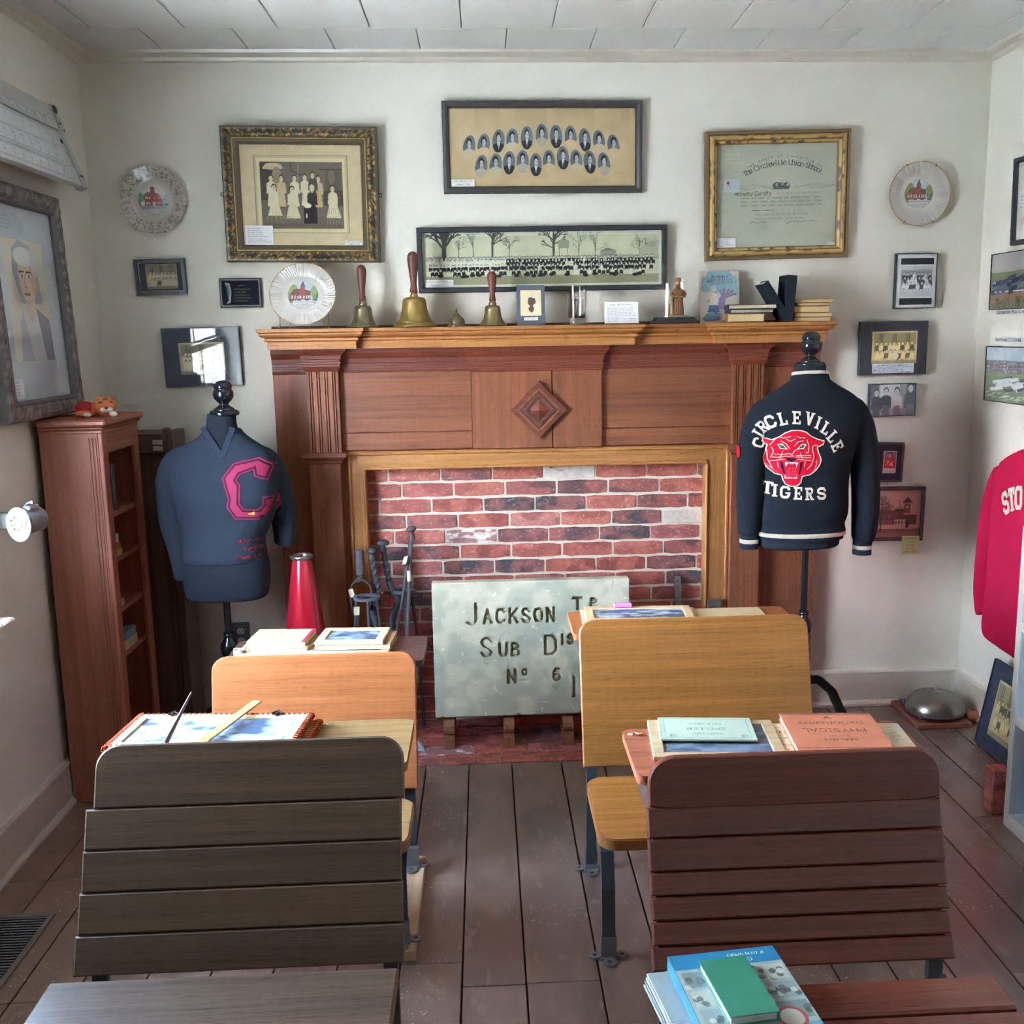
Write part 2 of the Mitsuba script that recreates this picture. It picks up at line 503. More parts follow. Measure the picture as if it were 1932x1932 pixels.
    def disc(s, R):
        """only the part within R metres of the centre"""
        (v, f), c = s.mesh()
        r = np.hypot(v[:, 0], v[:, 1])
        f = f[(r[f] < R).all(1)]
        return (v, f), c

def person(cv, x, y, k, top, skin=(206, 190, 160), hair=(60, 48, 40), skirt=None, seated=False):
    """a small standing or seated figure; (x, y) the head, k its height as a fraction of the print's width"""
    kx, ky = k, k * cv.w / cv.h
    if skirt:
        cv.poly([(x - .45 * kx, y + 1.9 * ky), (x + .45 * kx, y + 1.9 * ky), (x + (1.5 if seated else .8) * kx, y + 5.4 * ky), (x - (1.3 if seated else .8) * kx, y + 5.4 * ky)], skirt)
    cv.poly([(x - .25 * kx, y + .6 * ky), (x + .25 * kx, y + .6 * ky), (x + .85 * kx, y + 1.0 * ky), (x + .95 * kx, y + 2.9 * ky), (x + .6 * kx, y + 2.9 * ky), (x + .5 * kx, y + 2.4 * ky),
             (x - .5 * kx, y + 2.4 * ky), (x - .6 * kx, y + 2.9 * ky), (x - .95 * kx, y + 2.9 * ky), (x - .85 * kx, y + 1.0 * ky)], top)
    cv.ell(x, y - .1 * ky, .46 * kx, .6 * ky, hair)
    cv.ell(x, y + .1 * ky, .38 * kx, .52 * ky, skin)
    cv.rect(x - .15 * kx, y + .45 * ky, x + .15 * kx, y + .7 * ky, skin)
    cv.rect(x - .2 * kx, y + .02 * ky, x + .2 * kx, y + .1 * ky, hair, .55)
    return cv

def crowd(cv, x0, x1, y0, y1, rows, cols, tops, k, seed, skin=(214, 204, 180), hair=(50, 44, 40)):
    g = np.random.default_rng(seed)
    for r in range(rows):
        for i in range(cols):
            x = x0 + (x1 - x0) * (i + .5 + .25 * (r % 2) + g.uniform(-.12, .12)) / cols
            y = y0 + (y1 - y0) * r / max(rows - 1, 1) + g.uniform(-.008, .008)
            person(cv, x, y, k * g.uniform(.92, 1.08), tops[g.integers(len(tops))], skin, hair)
    return cv

def tree(cv, x, y, h, col, n=9, seed=0, wd=.006):
    g = np.random.default_rng(seed)
    cv.line([(x, y), (x + .002, y - h)], wd, col)
    def br(px, py, a, l, w, d):
        qx, qy = px + math.sin(a) * l / cv.w, py - math.cos(a) * l / cv.h
        cv.line([(px, py), (qx, qy)], w, col)
        if d:
            for e in (-.45, .1, .5):
                br(qx, qy, a + e + g.uniform(-.2, .2), l * g.uniform(.55, .75), w * .62, d - 1)
    for i in range(n):
        br(x, y - h * g.uniform(.35, 1), g.uniform(-1.2, 1.2), h * cv.h * g.uniform(.25, .5), wd * .5, 2)
    return cv

def pr_family(cv):
    cv.grain(.10, 30, 3)
    for a, b, c in ((.115, .085, (150, 132, 98)), (.122, .092, (196, 178, 140)), (.140, .115, (214, 198, 160))):
        cv.rect(a, b + .02, 1 - a, .90 - b * .3, c)
    x0, y0, x1, y1 = .165, .17, .84, .83
    inside = (cv.X > x0) & (cv.X < x1) & (cv.Y > y0) & (cv.Y < y1)
    keep = cv.c.copy()
    cv.rect(x0, y0, x1, y1, (104, 90, 78))
    cv.c *= np.where(inside, .8 + .5 * meshkit.fbm(np.stack([cv.X * 9, cv.Y * 9, cv.X * 0], -1), 3, 5), 1)[..., None]
    cv.rect(x0, y0, .30, .55, (70, 58, 52))
    cv.ell(.27, .215, .075, .035, (196, 178, 146)); cv.rect(.19, .215, .35, .24, (190, 172, 140))
    cv.ell(.30, .33, .04, .11, (150, 132, 106))
    cv.line([(.42, .18), (.42, .26), (.5, .30)], .004, (70, 58, 50)); cv.line([(.48, .18), (.47, .4)], .003, (150, 134, 110))
    cv.line([(.66, .24), (.84, .24)], .004, (66, 54, 48)); cv.rect(.70, .25, .83, .52, (92, 78, 68)); cv.ell(.75, .32, .03, .07, (120, 104, 88)); cv.rect(.68, .45, .84, .6, (74, 62, 54))
    cv.rect(x0, .78, x1, y1, (96, 82, 68))
    W, T = (214, 200, 166), (196, 172, 132)
    for x, y, t in ((.25, .33, W), (.335, .33, T), (.445, .33, W), (.53, .32, W), (.64, .335, T)):
        person(cv, x, y, .042, t, skirt=t)
    person(cv, .595, .30, .042, (80, 70, 64), skirt=(70, 60, 56))
    person(cv, .27, .42, .042, W, skirt=W, seated=True); person(cv, .42, .44, .043, W, skirt=(208, 192, 156), seated=True)
    person(cv, .755, .43, .044, W, skirt=W, seated=True); person(cv, .585, .43, .046, (58, 50, 48), hair=(210, 200, 180), skirt=(44, 38, 38))
    cv.rect(.51, .62, .62, .78, (46, 40, 40)); cv.ell(.545, .60, .03, .025, W); cv.rect(.525, .68, .54, .72, W)
    for i in range(7):
        cv.line([(.73 + .016 * i, .62), (.70 + .026 * i, .79)], .0016, (150, 134, 108))
        cv.line([(.24 + .02 * i, .62 + .012 * i), (.2 + .04 * i, .74)], .0014, (170, 154, 122))
    cv.c = np.where(((cv.X > x0 - .002) & (cv.X < x1 + .002) & (cv.Y > y0 - .002) & (cv.Y < y1 + .002))[..., None], cv.c, keep)

def pr_ovals(cv):
    cv.grain(.13, 14, 1)
    cv.put(cv.Y < .32, (140, 116, 86), .30 * np.clip((.32 - cv.Y) / .32, 0, 1) * (.4 + .6 * (meshkit.noise(np.stack([cv.X * 16, cv.X * 0, cv.X * 0], -1), 4) > .5)))
    up = [(.105, .46), (.183, .44), (.263, .385), (.337, .375), (.415, .345), (.495, .32), (.572, .33), (.650, .345), (.727, .375), (.803, .40), (.882, .455)]
    lo = [(.168, .71), (.245, .69), (.318, .665), (.39, .65), (.462, .69), (.532, .65), (.608, .605), (.68, .65), (.753, .66), (.83, .685)]
    suit = {2, 4, 6, 8, 13, 15, 17, 19}
    for i, (x, y) in enumerate(up + lo):
        t = -(x - .5) * 26
        cv.ell(x, y + .03, .0345, .158, (206, 180, 138), 1, tilt=t)
        cv.ell(x, y + .03, .0325, .150, (112, 118, 122), 1, tilt=t)
        u = (cv.X - x) * cv.w; v = (cv.Y - y - .03) * cv.h; q = math.radians(t)
        m = ((u * math.cos(q) + v * math.sin(q)) / (.0325 * cv.w)) ** 2 + ((-u * math.sin(q) + v * math.cos(q)) / (.150 * cv.h)) ** 2 < 1
        cv.rect(x - .04, y - .2, x - .004, y + .2, (84, 92, 98), .5 * m)
        body = (44, 46, 48) if i in suit else [(196, 180, 150), (204, 176, 138), (178, 166, 146)][i % 3]
        cv.poly([(x - .05, y + .25), (x - .034, y + .085), (x - .008, y + .05), (x + .008, y + .05), (x + .034, y + .085), (x + .05, y + .25)], body, m * 1.0)
        if i in suit:
            cv.poly([(x - .008, y + .05), (x + .008, y + .05), (x, y + .14)], (220, 216, 204)); cv.line([(x, y + .06), (x, y + .12)], .0016, (50, 50, 52))
        cv.ell(x, y - .025, .0155 if i not in suit else .0125, .062, (50, 46, 44), m * 1.0)
        cv.ell(x + .001, y, .0098, .050, (190, 182, 170), m * 1.0)
        cv.rect(x - .007, y - .012, x + .008, y - .004, (80, 74, 70), .6 * m)
        cv.rect(x - .004, y + .026, x + .005, y + .032, (110, 96, 90), .6 * m)
    for i in range(5):
        cv.line([(.885 + .012 * i, .86 - .01 * i), (.895 + .012 * i, .80 + .012 * i), (.90 + .012 * i, .85)], .001, (186, 164, 130))

def pr_panorama(cv):
    cv.rect(0, 0, 1, 1, (214, 212, 190)); cv.rect(.012, .07, .988, .95, (196, 192, 160)); cv.grain(.08, 30, 2)
    cv.rect(.012, .80, .988, .95, (146, 140, 108)); cv.rect(.012, .44, .988, .52, (128, 126, 106), .6)
    T = (74, 72, 64)
    tree(cv, .09, .48, .42, (60, 58, 52), 12, 3, .017); tree(cv, .29, .48, .40, T, 10, 5, .008); tree(cv, .545, .46, .40, T, 9, 8, .009)
    for i, x in enumerate((.15, .21, .36, .65, .72, .905, .93)):
        tree(cv, x, .48, .3, (110, 108, 94), 6, 20 + i, .003)
    cv.rect(.565, .16, .61, .31, (150, 148, 122)); cv.line([(.57, .3), (.57, .46)], .0016, T); cv.line([(.605, .3), (.605, .46)], .0016, T)
    cv.poly([(.74, .36), (.77, .31), (.81, .36)], (120, 116, 100)); cv.rect(.742, .36, .808, .47, (146, 142, 120))
    cv.poly([(.92, .30), (.955, .2), (.985, .30)], (160, 154, 130)); cv.rect(.905, .30, .985, .48, (176, 170, 144))
    g = np.random.default_rng(4)
    for r, (y, n) in enumerate(((.465, 58), (.52, 60), (.60, 62), (.69, 50))):
        for i in range(n):
            x = .03 + .94 * (i + .5 * (r % 2) + g.uniform(-.2, .2)) / n
            dark = (36, 36, 36)
            t = (210, 206, 186) if (x < .34 and r < 2) or g.random() < (.18 if x > .6 else .04) else dark
            if r == 3 and g.random() < .3:
                continue
            person(cv, x, y + g.uniform(-.01, .01), .0085, t, (206, 202, 182), (44, 42, 40))
    for i in range(24):
        x = .04 + .9 * g.random()
        cv.ell(x, .79 + g.uniform(-.015, .015), .012, .03, (34, 34, 34))

def pr_cert(cv):
    n = meshkit.fbm(np.stack([cv.X * 5, cv.Y * 5, cv.X * 0], -1), 4, 3)
    cv.put(n > -1, (196, 194, 170), np.clip(n * 1.6 - .45, 0, 1) * .7)
    cv.put(cv.X > -1, (118, 112, 86), np.clip(.35 - n, 0, 1) * 1.4)
    ink = (66, 68, 64)
    cv.arc_text(.56, .80, .27, .0085, 'THE BOARD OF EDUCATION OF', ink, 66)
    cv.arc_text(.56, 1.0, .325, .021, 'The Circleville Union School.', (58, 60, 60), 58)
    for d in (-1, 1):
        for k in range(3):
            cv.line([(.56 + d * (.08 + .05 * i), .40 + .012 * math.sin(i * 1.3 + k) + .012 * k) for i in range(8)], .0011, (120, 122, 112), .8)
    cv.arc_text(.56, .62, .30, .003, '- - - - - - - - - - - - -', (130, 130, 120), 62)
    for x, r in ((.49, .025), (.535, .03), (.58, .03)):
        cv.ell(x, .405, r, .032, (92, 94, 90)); cv.ell(x + .01, .395, r * .5, .014, (170, 170, 156))
    cv.line([(.50, .37), (.57, .43)], .004, (70, 72, 70)); cv.rect(.46, .43, .60, .44, (80, 82, 78))
    cv.text(.30, .475, .016, 'Hereby Certify', ink)
    cv.rows(.50, .465, .88, .49, 1, (150, 96, 84), .5, .1, 3)
    cv.rows(.2, .50, .88, .61, 3, (96, 98, 90), .45, .05, 5); cv.rows(.29, .63, .49, .65, 1, ink, .8, .1, 6); cv.rows(.32, .66, .8, .74, 2, (120, 122, 110), .35, .3, 8)
    cv.line([(.28, .765), (.31, .745), (.34, .77), (.38, .745), (.42, .76)], .0014, ink); cv.line([(.58, .775), (.63, .75), (.70, .765), (.76, .745), (.84, .755)], .0014, ink)
    cv.rect(.06, .33, .19, .46, (186, 194, 196), .75); cv.rect(.085, .355, .105, .38, (150, 40, 44)); cv.line([(.1, .38), (.11, .42)], .002, (150, 60, 60))
    for y in (.085, .10, .135, .17, .185):
        cv.rect(.075, y, .19, y + .006, (206, 204, 186), .7)

def pr_group(cv, mat, seed, tint=(190, 176, 140), rows=2, cols=7, k=.062, box=(.16, .14, .84, .84), sharp=True):
    cv.rect(0, 0, 1, 1, mat)
    x0, y0, x1, y1 = box
    cv.rect(x0, y0, x1, y1, tint); cv.grain(.12, 60, seed)
    d = tuple(int(c * .45) for c in tint); l = tuple(min(255, int(c * 1.14)) for c in tint)
    cv.rect(x0 + .02, y0 + .03, x1 - .02, y0 + (y1 - y0) * .42, d, .55)
    for i in range(3):
        xx = x0 + (x1 - x0) * (.2 + .3 * i)
        cv.rect(xx - .03, y0 + .05, xx + .03, y0 + (y1 - y0) * .35, d, .8); cv.rect(xx - .002, y0 + .05, xx + .002, y0 + (y1 - y0) * .35, l, .8)
    crowd(cv, x0 + .05, x1 - .05, y0 + (y1 - y0) * .36, y0 + (y1 - y0) * .62, rows, cols, [l, l, d], k, seed, l, d)
    cv.rect(x0, y0 + (y1 - y0) * .9, x1, y1, tuple(int(c * .75) for c in tint))

def pr_team(cv):
    cv.rect(0, 0, 1, 1, (216, 218, 220)); cv.rect(.10, .07, .93, .19, (34, 34, 38)); cv.rect(.09, .82, .92, .95, (30, 30, 34)); cv.rect(.09, .21, .93, .80, (200, 203, 208))
    cv.text(.5, .25, .005, 'HI-Y', (70, 70, 76)); cv.rect(.12, .29, .90, .66, (150, 152, 156)); cv.grain(.06, 60, 3)
    crowd(cv, .14, .88, .36, .54, 3, 8, [(226, 226, 228), (226, 226, 228), (60, 60, 64)], .058, 9, (200, 200, 200), (60, 60, 64))
    cv.rows(.11, .68, .90, .79, 5, (120, 122, 128), .6, .15, 2)

def pr_drum(cv):
    pr_group(cv, (44, 42, 46), 11, (204, 180, 128), 2, 9, .044, (.17, .18, .86, .80))
    cv.rect(.165, .175, .865, .185, (224, 214, 190)); cv.ell(.53, .65, .055, .075, (206, 186, 140)); cv.ell(.53, .65, .045, .062, (222, 206, 164))
    cv.rect(.185, .80, .83, .985, (196, 204, 216)); cv.rows(.2, .82, .82, .97, 5, (70, 84, 120), .8, .4, 6)

def pr_four(cv):
    cv.rect(0, 0, 1, 1, (150, 154, 160)); cv.rect(.22, 0, .66, .42, (196, 200, 204)); cv.rect(.8, 0, 1, .4, (110, 114, 120)); cv.rect(0, 0, .2, .5, (96, 100, 106)); cv.grain(.1, 60, 8)
    person(cv, .15, .26, .125, (70, 74, 80), (190, 192, 194), (60, 62, 66), (92, 96, 100)); person(cv, .36, .22, .125, (66, 70, 76), (196, 198, 200), (50, 52, 56), (100, 104, 108))
    person(cv, .60, .22, .13, (204, 206, 208), (190, 192, 194), (54, 56, 60), (120, 124, 128)); person(cv, .9, .12, .15, (90, 94, 100), (204, 206, 208), (48, 50, 54), (130, 134, 138))

def pr_card74(cv):
    cv.rect(0, 0, 1, 1, (40, 32, 36)); cv.rect(.26, .18, .80, .82, (206, 206, 204)); cv.rect(.29, .20, .775, .68, (110, 116, 140)); cv.grain(.08, 70, 2)
    cv.poly([(.30, .68), (.32, .42), (.44, .35), (.62, .35), (.76, .45), (.775, .68)], (176, 44, 36)); cv.ell(.53, .28, .095, .075, (70, 44, 36)); cv.ell(.52, .31, .075, .06, (206, 146, 116))
    cv.text(.51, .54, .021, '74', (230, 226, 220), -10); cv.rows(.32, .71, .74, .79, 2, (120, 116, 110), .7, .3, 3)

def pr_school(cv):
    cv.rect(0, 0, 1, 1, (196, 160, 144)); cv.grain(.05, 20, 4)
    W, R, D = (208, 176, 156), (98, 54, 48), (60, 34, 34)
    cv.rect(0, .80, 1, 1, (122, 80, 70)); cv.rect(0, .9, 1, 1, (150, 100, 86))
    cv.poly([(.05, .44), (.30, .37), (.45, .44)], (120, 84, 76)); cv.rect(.05, .43, .52, .80, R)
    cv.rect(.48, .43, .66, .80, R); cv.poly([(.46, .43), (.57, .30), (.68, .43)], (160, 124, 112)); cv.rect(.47, .40, .67, .44, D); cv.line([(.57, .31), (.57, .2)], .0016, D)
    cv.rect(.66, .27, .79, .5, (116, 66, 58)); cv.poly([(.62, .27), (.73, .14), (.84, .27)], D); cv.rect(.64, .265, .82, .28, W)
    cv.rect(.66, .50, .92, .80, R); cv.rect(.65, .49, .93, .515, W); cv.rect(.05, .73, .95, .82, W, .8); cv.rect(.48, .62, .72, .80, W, .9)
    for i in range(5):
        for y in (.53, .64): cv.rect(.08 + .08 * i, y, .115 + .08 * i, y + .07, W, .8); cv.rect(.085 + .08 * i, y + .008, .11 + .08 * i, y + .066, D)
    for x in (.50, .56, .62, .70, .77, .83, .88):
        cv.rect(x, .54, x + .03, .60, D); cv.rect(x, .65, x + .03, .72, D)
    cv.ell(.74, .67, .03, .05, D); cv.rect(.71, .67, .77, .80, D); cv.ell(.725, .36, .02, .03, W)
    tree(cv, .2, .86, .42, (70, 48, 44), 14, 6, .006)

def pr_aerial(cv, green):
    cv.rect(0, 0, 1, .26, (176, 190, 206) if green else (168, 160, 150)); cv.rect(0, .24, 1, 1, (112, 124, 92) if green else (110, 104, 84)); cv.grain(.2, 26, 5)
    g = np.random.default_rng(8 if green else 5)
    if green:
        cv.rect(0, .24, 1, .46, (124, 120, 128))
        for i in range(160):
            x, y = g.random(), .26 + .2 * g.random()
            cv.rect(x, y, x + .03, y + .02, [(190, 180, 184), (120, 70, 66), (90, 92, 80)][i % 3])
        cv.rect(0, .47, 1, .54, (120, 132, 96))
        for i in range(22):
            x, y = g.random(), .55 + .27 * g.random()
            cv.poly([(x, y), (x + .2, y - .04), (x + .24, y + .01), (x + .04, y + .06)], [(214, 216, 222), (200, 204, 212), (74, 76, 84)][i % 3])
        for i in range(30):
            x, y = g.random(), .84 + .13 * g.random()
            cv.poly([(x, y), (x + .1, y - .03), (x + .11, y - .02), (x + .01, y + .012)], (196, 188, 170))
    else:
        cv.poly([(0, .10), (1, 0), (1, .3), (0, .38)], (170, 160, 152)); cv.rect(0, .34, 1, .46, (112, 116, 84)); cv.poly([(0, .72), (1, .6), (1, .86), (0, .9)], (140, 108, 82))
        for i in range(26):
            x, y = g.random(), .42 + .26 * g.random()
            cv.poly([(x, y), (x + .2, y - .05), (x + .2, y + .03), (x, y + .08)], [(52, 60, 80), (76, 84, 102), (36, 40, 50)][i % 3])
        for i in range(14):
            x = g.random(); cv.rect(x, .68, x + .05, .70, (210, 208, 204)); tree(cv, g.random(), .98, .12, (50, 54, 42), 4, i, .003)
        cv.rect(.04, .50, .12, .54, (96, 140, 176))

def pr_portrait(cv):
    cv.rect(0, 0, 1, 1, (206, 216, 220)); cv.grain(.04, 12, 2)
    cv.ell(.2, .10, .34, .09, (190, 204, 210), .8); cv.rows(.06, .05, .36, .13, 4, (150, 164, 172), .5, .2, 5)
    cv.rect(.16, .17, .80, .80, (226, 220, 202))
    blue = (150, 166, 178)
    cv.poly([(.3, .22), (.42, .17), (.6, .2), (.66, .3), (.7, .5), (.36, .5), (.28, .34)], blue, .75)
    cv.poly([(.30, .62), (.42, .50), (.58, .50), (.74, .60), (.8, .80), (.24, .80)], (220, 222, 220)); cv.poly([(.58, .52), (.78, .58), (.80, .80), (.66, .80)], (166, 170, 178)); cv.poly([(.30, .6), (.36, .54), (.46, .80), (.26, .80)], (186, 190, 196), .8)
    cv.poly([(.43, .42), (.57, .42), (.58, .54), (.50, .60), (.43, .53)], (226, 206, 184))
    cv.ell(.49, .37, .135, .125, (232, 212, 190)); cv.ell(.60, .36, .06, .10, (206, 178, 152), .7)
    cv.ell(.47, .255, .15, .05, (234, 234, 228)); cv.ell(.63, .27, .06, .09, (222, 220, 212))
    for x in (.42, .53):
        cv.line([(x - .04, .335), (x + .035, .332)], .006, (96, 96, 104)); cv.ell(x, .355, .028, .010, (236, 236, 232)); cv.ell(x, .356, .013, .010, (70, 80, 96))
    cv.line([(.465, .35), (.445, .41), (.475, .415)], .004, (170, 130, 108)); cv.line([(.43, .45), (.51, .45)], .006, (176, 104, 96)); cv.line([(.36, .36), (.40, .47), (.47, .50), (.55, .475)], .003, (190, 152, 126))

def pr_diploma(cv):
    cv.rect(0, 0, 1, 1, (222, 218, 206)); cv.grain(.06, 16, 2)
    for k in range(3): cv.ell(.55, .2, .35 - .05 * k, .10 - .015 * k, [(150, 150, 150), (222, 218, 206), (170, 170, 168)][k])
    cv.text(.5, .32, .02, 'Diploma', (60, 60, 62)); cv.rows(.12, .42, .9, .6, 4, (110, 110, 110), .6, .2, 4); cv.ell(.25, .75, .12, .06, (226, 190, 160)); cv.rows(.4, .8, .9, .88, 2, (130, 130, 130), .5, .2, 5)

def pr_plaque(cv):
    cv.rect(0, 0, 1, 1, (22, 22, 26)); cv.text(.55, .2, .006, 'AWARD', (96, 90, 78)); cv.rows(.34, .3, .8, .88, 5, (92, 86, 74), .55, .35, 3)
    cv.poly([(.10, .08), (.22, .12), (.26, .45), (.22, .9), (.10, .95), (.18, .8), (.17, .4)], (150, 154, 160)); cv.poly([(.13, .14), (.2, .2), (.22, .5), (.17, .8)], (90, 94, 100))

def pr_class(cv):
    pr_group(cv, (58, 60, 66), 21, (196, 186, 160), 3, 9, .046, (.20, .24, .80, .80))

def pr_small(cv):
    pr_group(cv, (52, 50, 52), 31, (176, 164, 140), 2, 7, .058, (.17, .07, .88, .90)); cv.rect(.0, .0, 1, .03, (200, 196, 186)); cv.rect(.0, .97, 1, 1, (200, 196, 186)); cv.rect(0, 0, .02, 1, (200, 196, 186)); cv.rect(.98, 0, 1, 1, (200, 196, 186))

def school_scene(cv, R, kind):
    """the picture in the middle of a souvenir plate"""
    r = np.hypot((cv.X - .5) * cv.w, (cv.Y - .5) * cv.h)
    m = r < R
    k = R / cv.w
    P = lambda x, y: (.5 + x * k, .5 + y * k * cv.w / cv.h)
    def poly(pts, c): cv.poly([P(*p) for p in pts], c, 1.0, m)
    def ell(x, y, a, b, c): cv.ell(*P(x, y), a * k, b * k * cv.w / cv.h, c, 1.0, m)
    cv.put(m, (196, 204, 208))
    ink = (60, 52, 54)
    if kind:
        for x, y, a in ((0, -.55, .45), (-.3, -.4, .35), (.3, -.35, .33)): ell(x, y, a, .3, (228, 224, 214))
        cv.put(m & (cv.Y > P(0, .30)[1]), (150, 164, 152)); cv.put(m & (cv.Y > P(0, .44)[1]), (168, 172, 174))
        ell(-.74, -.12, .28, .24, (84, 128, 92)); poly([(-.76, .1), (-.70, .1), (-.69, .32), (-.77, .32)], ink)
        poly([(-.5, -.28), (-.14, -.36), (-.14, .3), (-.48, .3)], (136, 62, 56)); poly([(-.14, -.36), (.42, -.16), (.46, .3), (-.14, .3)], (150, 68, 60)); poly([(-.14, -.62), (.08, -.62), (.08, -.3), (-.14, -.3)], (128, 58, 54)); poly([(-.16, -.62), (-.03, -.7), (.1, -.62)], ink)
        poly([(-.54, -.26), (-.3, -.42), (.2, -.34), (.46, -.18), (.2, -.26), (-.2, -.32)], (92, 74, 72))
        for x in (-.42, -.33, -.24, .0, .16, .27, .36):
            for y in (-.16, .12): poly([(x, y), (x + .055, y), (x + .055, y + .1), (x, y + .1)], (220, 214, 206))
        poly([(-.05, .1), (.08, .1), (.08, .3), (-.05, .3)], (210, 204, 196)); poly([(.86, -.3), (.88, -.3), (.88, .3), (.86, .3)], ink); poly([(.55, .2), (.85, .2), (.85, .3), (.5, .3)], (110, 116, 124))
        t = [('Walnut Street School', .58, .0062), ('Circleville, Ohio', .74, .0062), ('1898 - 1961', .87, .005)]
    else:
        for y in (-.8, -.66, -.55): poly([(-.5, y), (.1, y - .05), (.6, y), (.1, y + .02)], (212, 220, 226))
        cv.put(m & (cv.Y > P(0, .28)[1]), (206, 206, 208)); cv.put(m & (cv.Y > P(0, .36)[1]), (172, 172, 178))
        ell(-.72, -.1, .3, .55, (104, 140, 84)); ell(-.55, -.35, .26, .26, (140, 156, 84)); ell(-.42, .0, .22, .3, (92, 128, 84)); ell(.74, -.08, .3, .44, (104, 140, 92)); ell(.6, -.25, .2, .24, (140, 150, 88)); ell(.85, .1, .2, .2, (84, 118, 84))
        poly([(-.5, -.32), (-.1, -.36), (.4, -.22), (.42, .26), (-.7, .26), (-.7, .0)], (110, 74, 66)); poly([(-.72, .02), (-.52, -.1), (-.3, .06), (-.1, -.2), (.06, .0), (.06, .26), (-.74, .26)], (158, 78, 68)); poly([(-.14, -.48), (.10, -.48), (.10, .1), (-.14, .1)], (150, 70, 62)); poly([(-.16, -.46), (-.02, -.80), (.12, -.46)], (84, 84, 92))
        for x in (-.62, -.46, -.3, -.18, .0, .14, .26, .36):
            poly([(x, .06), (x + .05, .0), (x + .08, .06), (x + .08, .2), (x, .2)], (206, 196, 186))
        for x in (-.6, -.2, .2, .6): ell(x, .27, .12, .05, (78, 84, 70))
        t = [('High Street School', .50, .0062), ('Circleville, Ohio', .68, .0062), ('1872 - 1964', .84, .005)]
    for s, y, h in t:
        q = .03 * len(s)
        cv.put(m & (abs(cv.Y - P(0, y)[1]) < .07 * k * cv.w / cv.h) & (abs(cv.X - .5) < q * k), (224, 220, 212))
        cv.text(*P(0.02, y), h * .82, s, ink)

# ==== the room: x from the left wall to the right, y from the camera to the fireplace wall (y = 0), z up =================
XL, XR, H, YF = -1.509, 2.035, 2.6826, -6.2
WY0, WY1, WZ0, WZ1 = -2.34, -1.28, .80, 2.06            # the window opening in the left wall

def struct(key, m, mat, **k):
    return tag(add(key, m, mat, **k), kind='structure')

struct('wall_back', bx(XL - .16, XR + .12, 0, .12, -.05, H + .1), 'm_plaster')
struct('wall_right', bx(XR, XR + .12, YF, 0, -.05, H + .1), 'm_plaster')
struct('wall_front', bx(XL - .16, XR + .12, YF - .12, YF, -.05, H + .1), 'm_plaster')
struct('wall_left', cat(bx(XL - .16, XL, YF, WY0, -.05, H + .1), bx(XL - .16, XL, WY1, 0, -.05, H + .1), bx(XL - .16, XL, WY0, WY1, -.05, WZ0), bx(XL - .16, XL, WY0, WY1, WZ1, H + .1)), 'm_plaster')

# ceiling: a slab and square tiles below it, the rows shifted by half a tile
struct('ceiling', cat(bx(XL - .16, XR + .12, YF - .12, .12, H + .012, H + .09), bx(XL, XR, YF, -1.30, H, H + .012)), 'm_ceiling')
def tile_mesh(x0, x1, y0, y1):
    return bx(x0 + .0016, x1 - .0016, y0 + .0006, y1 - .0006, H, H + .012, .0022)
for r in range(4):
    y1, y0 = -.325 * r, -.325 * (r + 1)
    xs = [XL] + [x for x in np.arange(-1.1794 - (r % 2) * .1612 - .3224, XR, .3224) if XL + .03 < x < XR - .03] + [XR]
    for a, b in zip(xs, xs[1:]):
        add('tile', tile_mesh(a, b, y0, y1), 'm_ceiling', 'ceiling')

# floor: painted boards with open joints over a dark base
struct('floor', bx(XL - .16, XR + .12, YF - .12, .12, -.06, -.021), 'm_vc', color=(40, 30, 25))
edges = [XL, -1.36, -1.21, -1.06, -.90, -.74, -.58, -.4167, -.2536, -.0912, .0708, .2595, .4192, .566, .713, .86, 1.007, 1.154, 1.301, 1.448, 1.5949, 1.7375, 1.8873, XR]
joints = {0: [-1.28, -1.89], 1: [-1.28, -1.89], 2: [-1.89], 3: [-1.62], 7: [-2.9], 8: [-1.80, -3.2], 9: [-1.907], 10: [-1.905], 13: [-2.2], 16: [-1.2], 18: [-1.95], 20: [-1.1], 21: [-1.62]}
def board_uv(v, s):
    return np.stack([v[:, 1] * 0 + 25, np.full(len(v), 50.0 * (s % 90) + 25)], 1)
nb = 0
for i, (a, b) in enumerate(zip(edges, edges[1:])):
    top = -.512 if (b > -.45 and a < .9) else 0
    ys = [top] + sorted(joints.get(i, []), reverse=True) + [YF]
    if i not in joints:
        ys = [top, -2.6 - .13 * (i * 7 % 9), YF]
    for y1, y0 in zip(ys, ys[1:]):
        g0, g1 = .0016 + .0009 * rng.random(), .0016 + .0009 * rng.random()
        v, f = bx(a + g0, b - g1, y0 + .0012, y1 - .0012, -.021, -.0002 - .0012 * rng.random(), .0016)
        v, f = split_edges(v, f)
        add('board', (v, f), 'm_floor', 'floor', uv=board_uv(v, nb))
        nb += 1

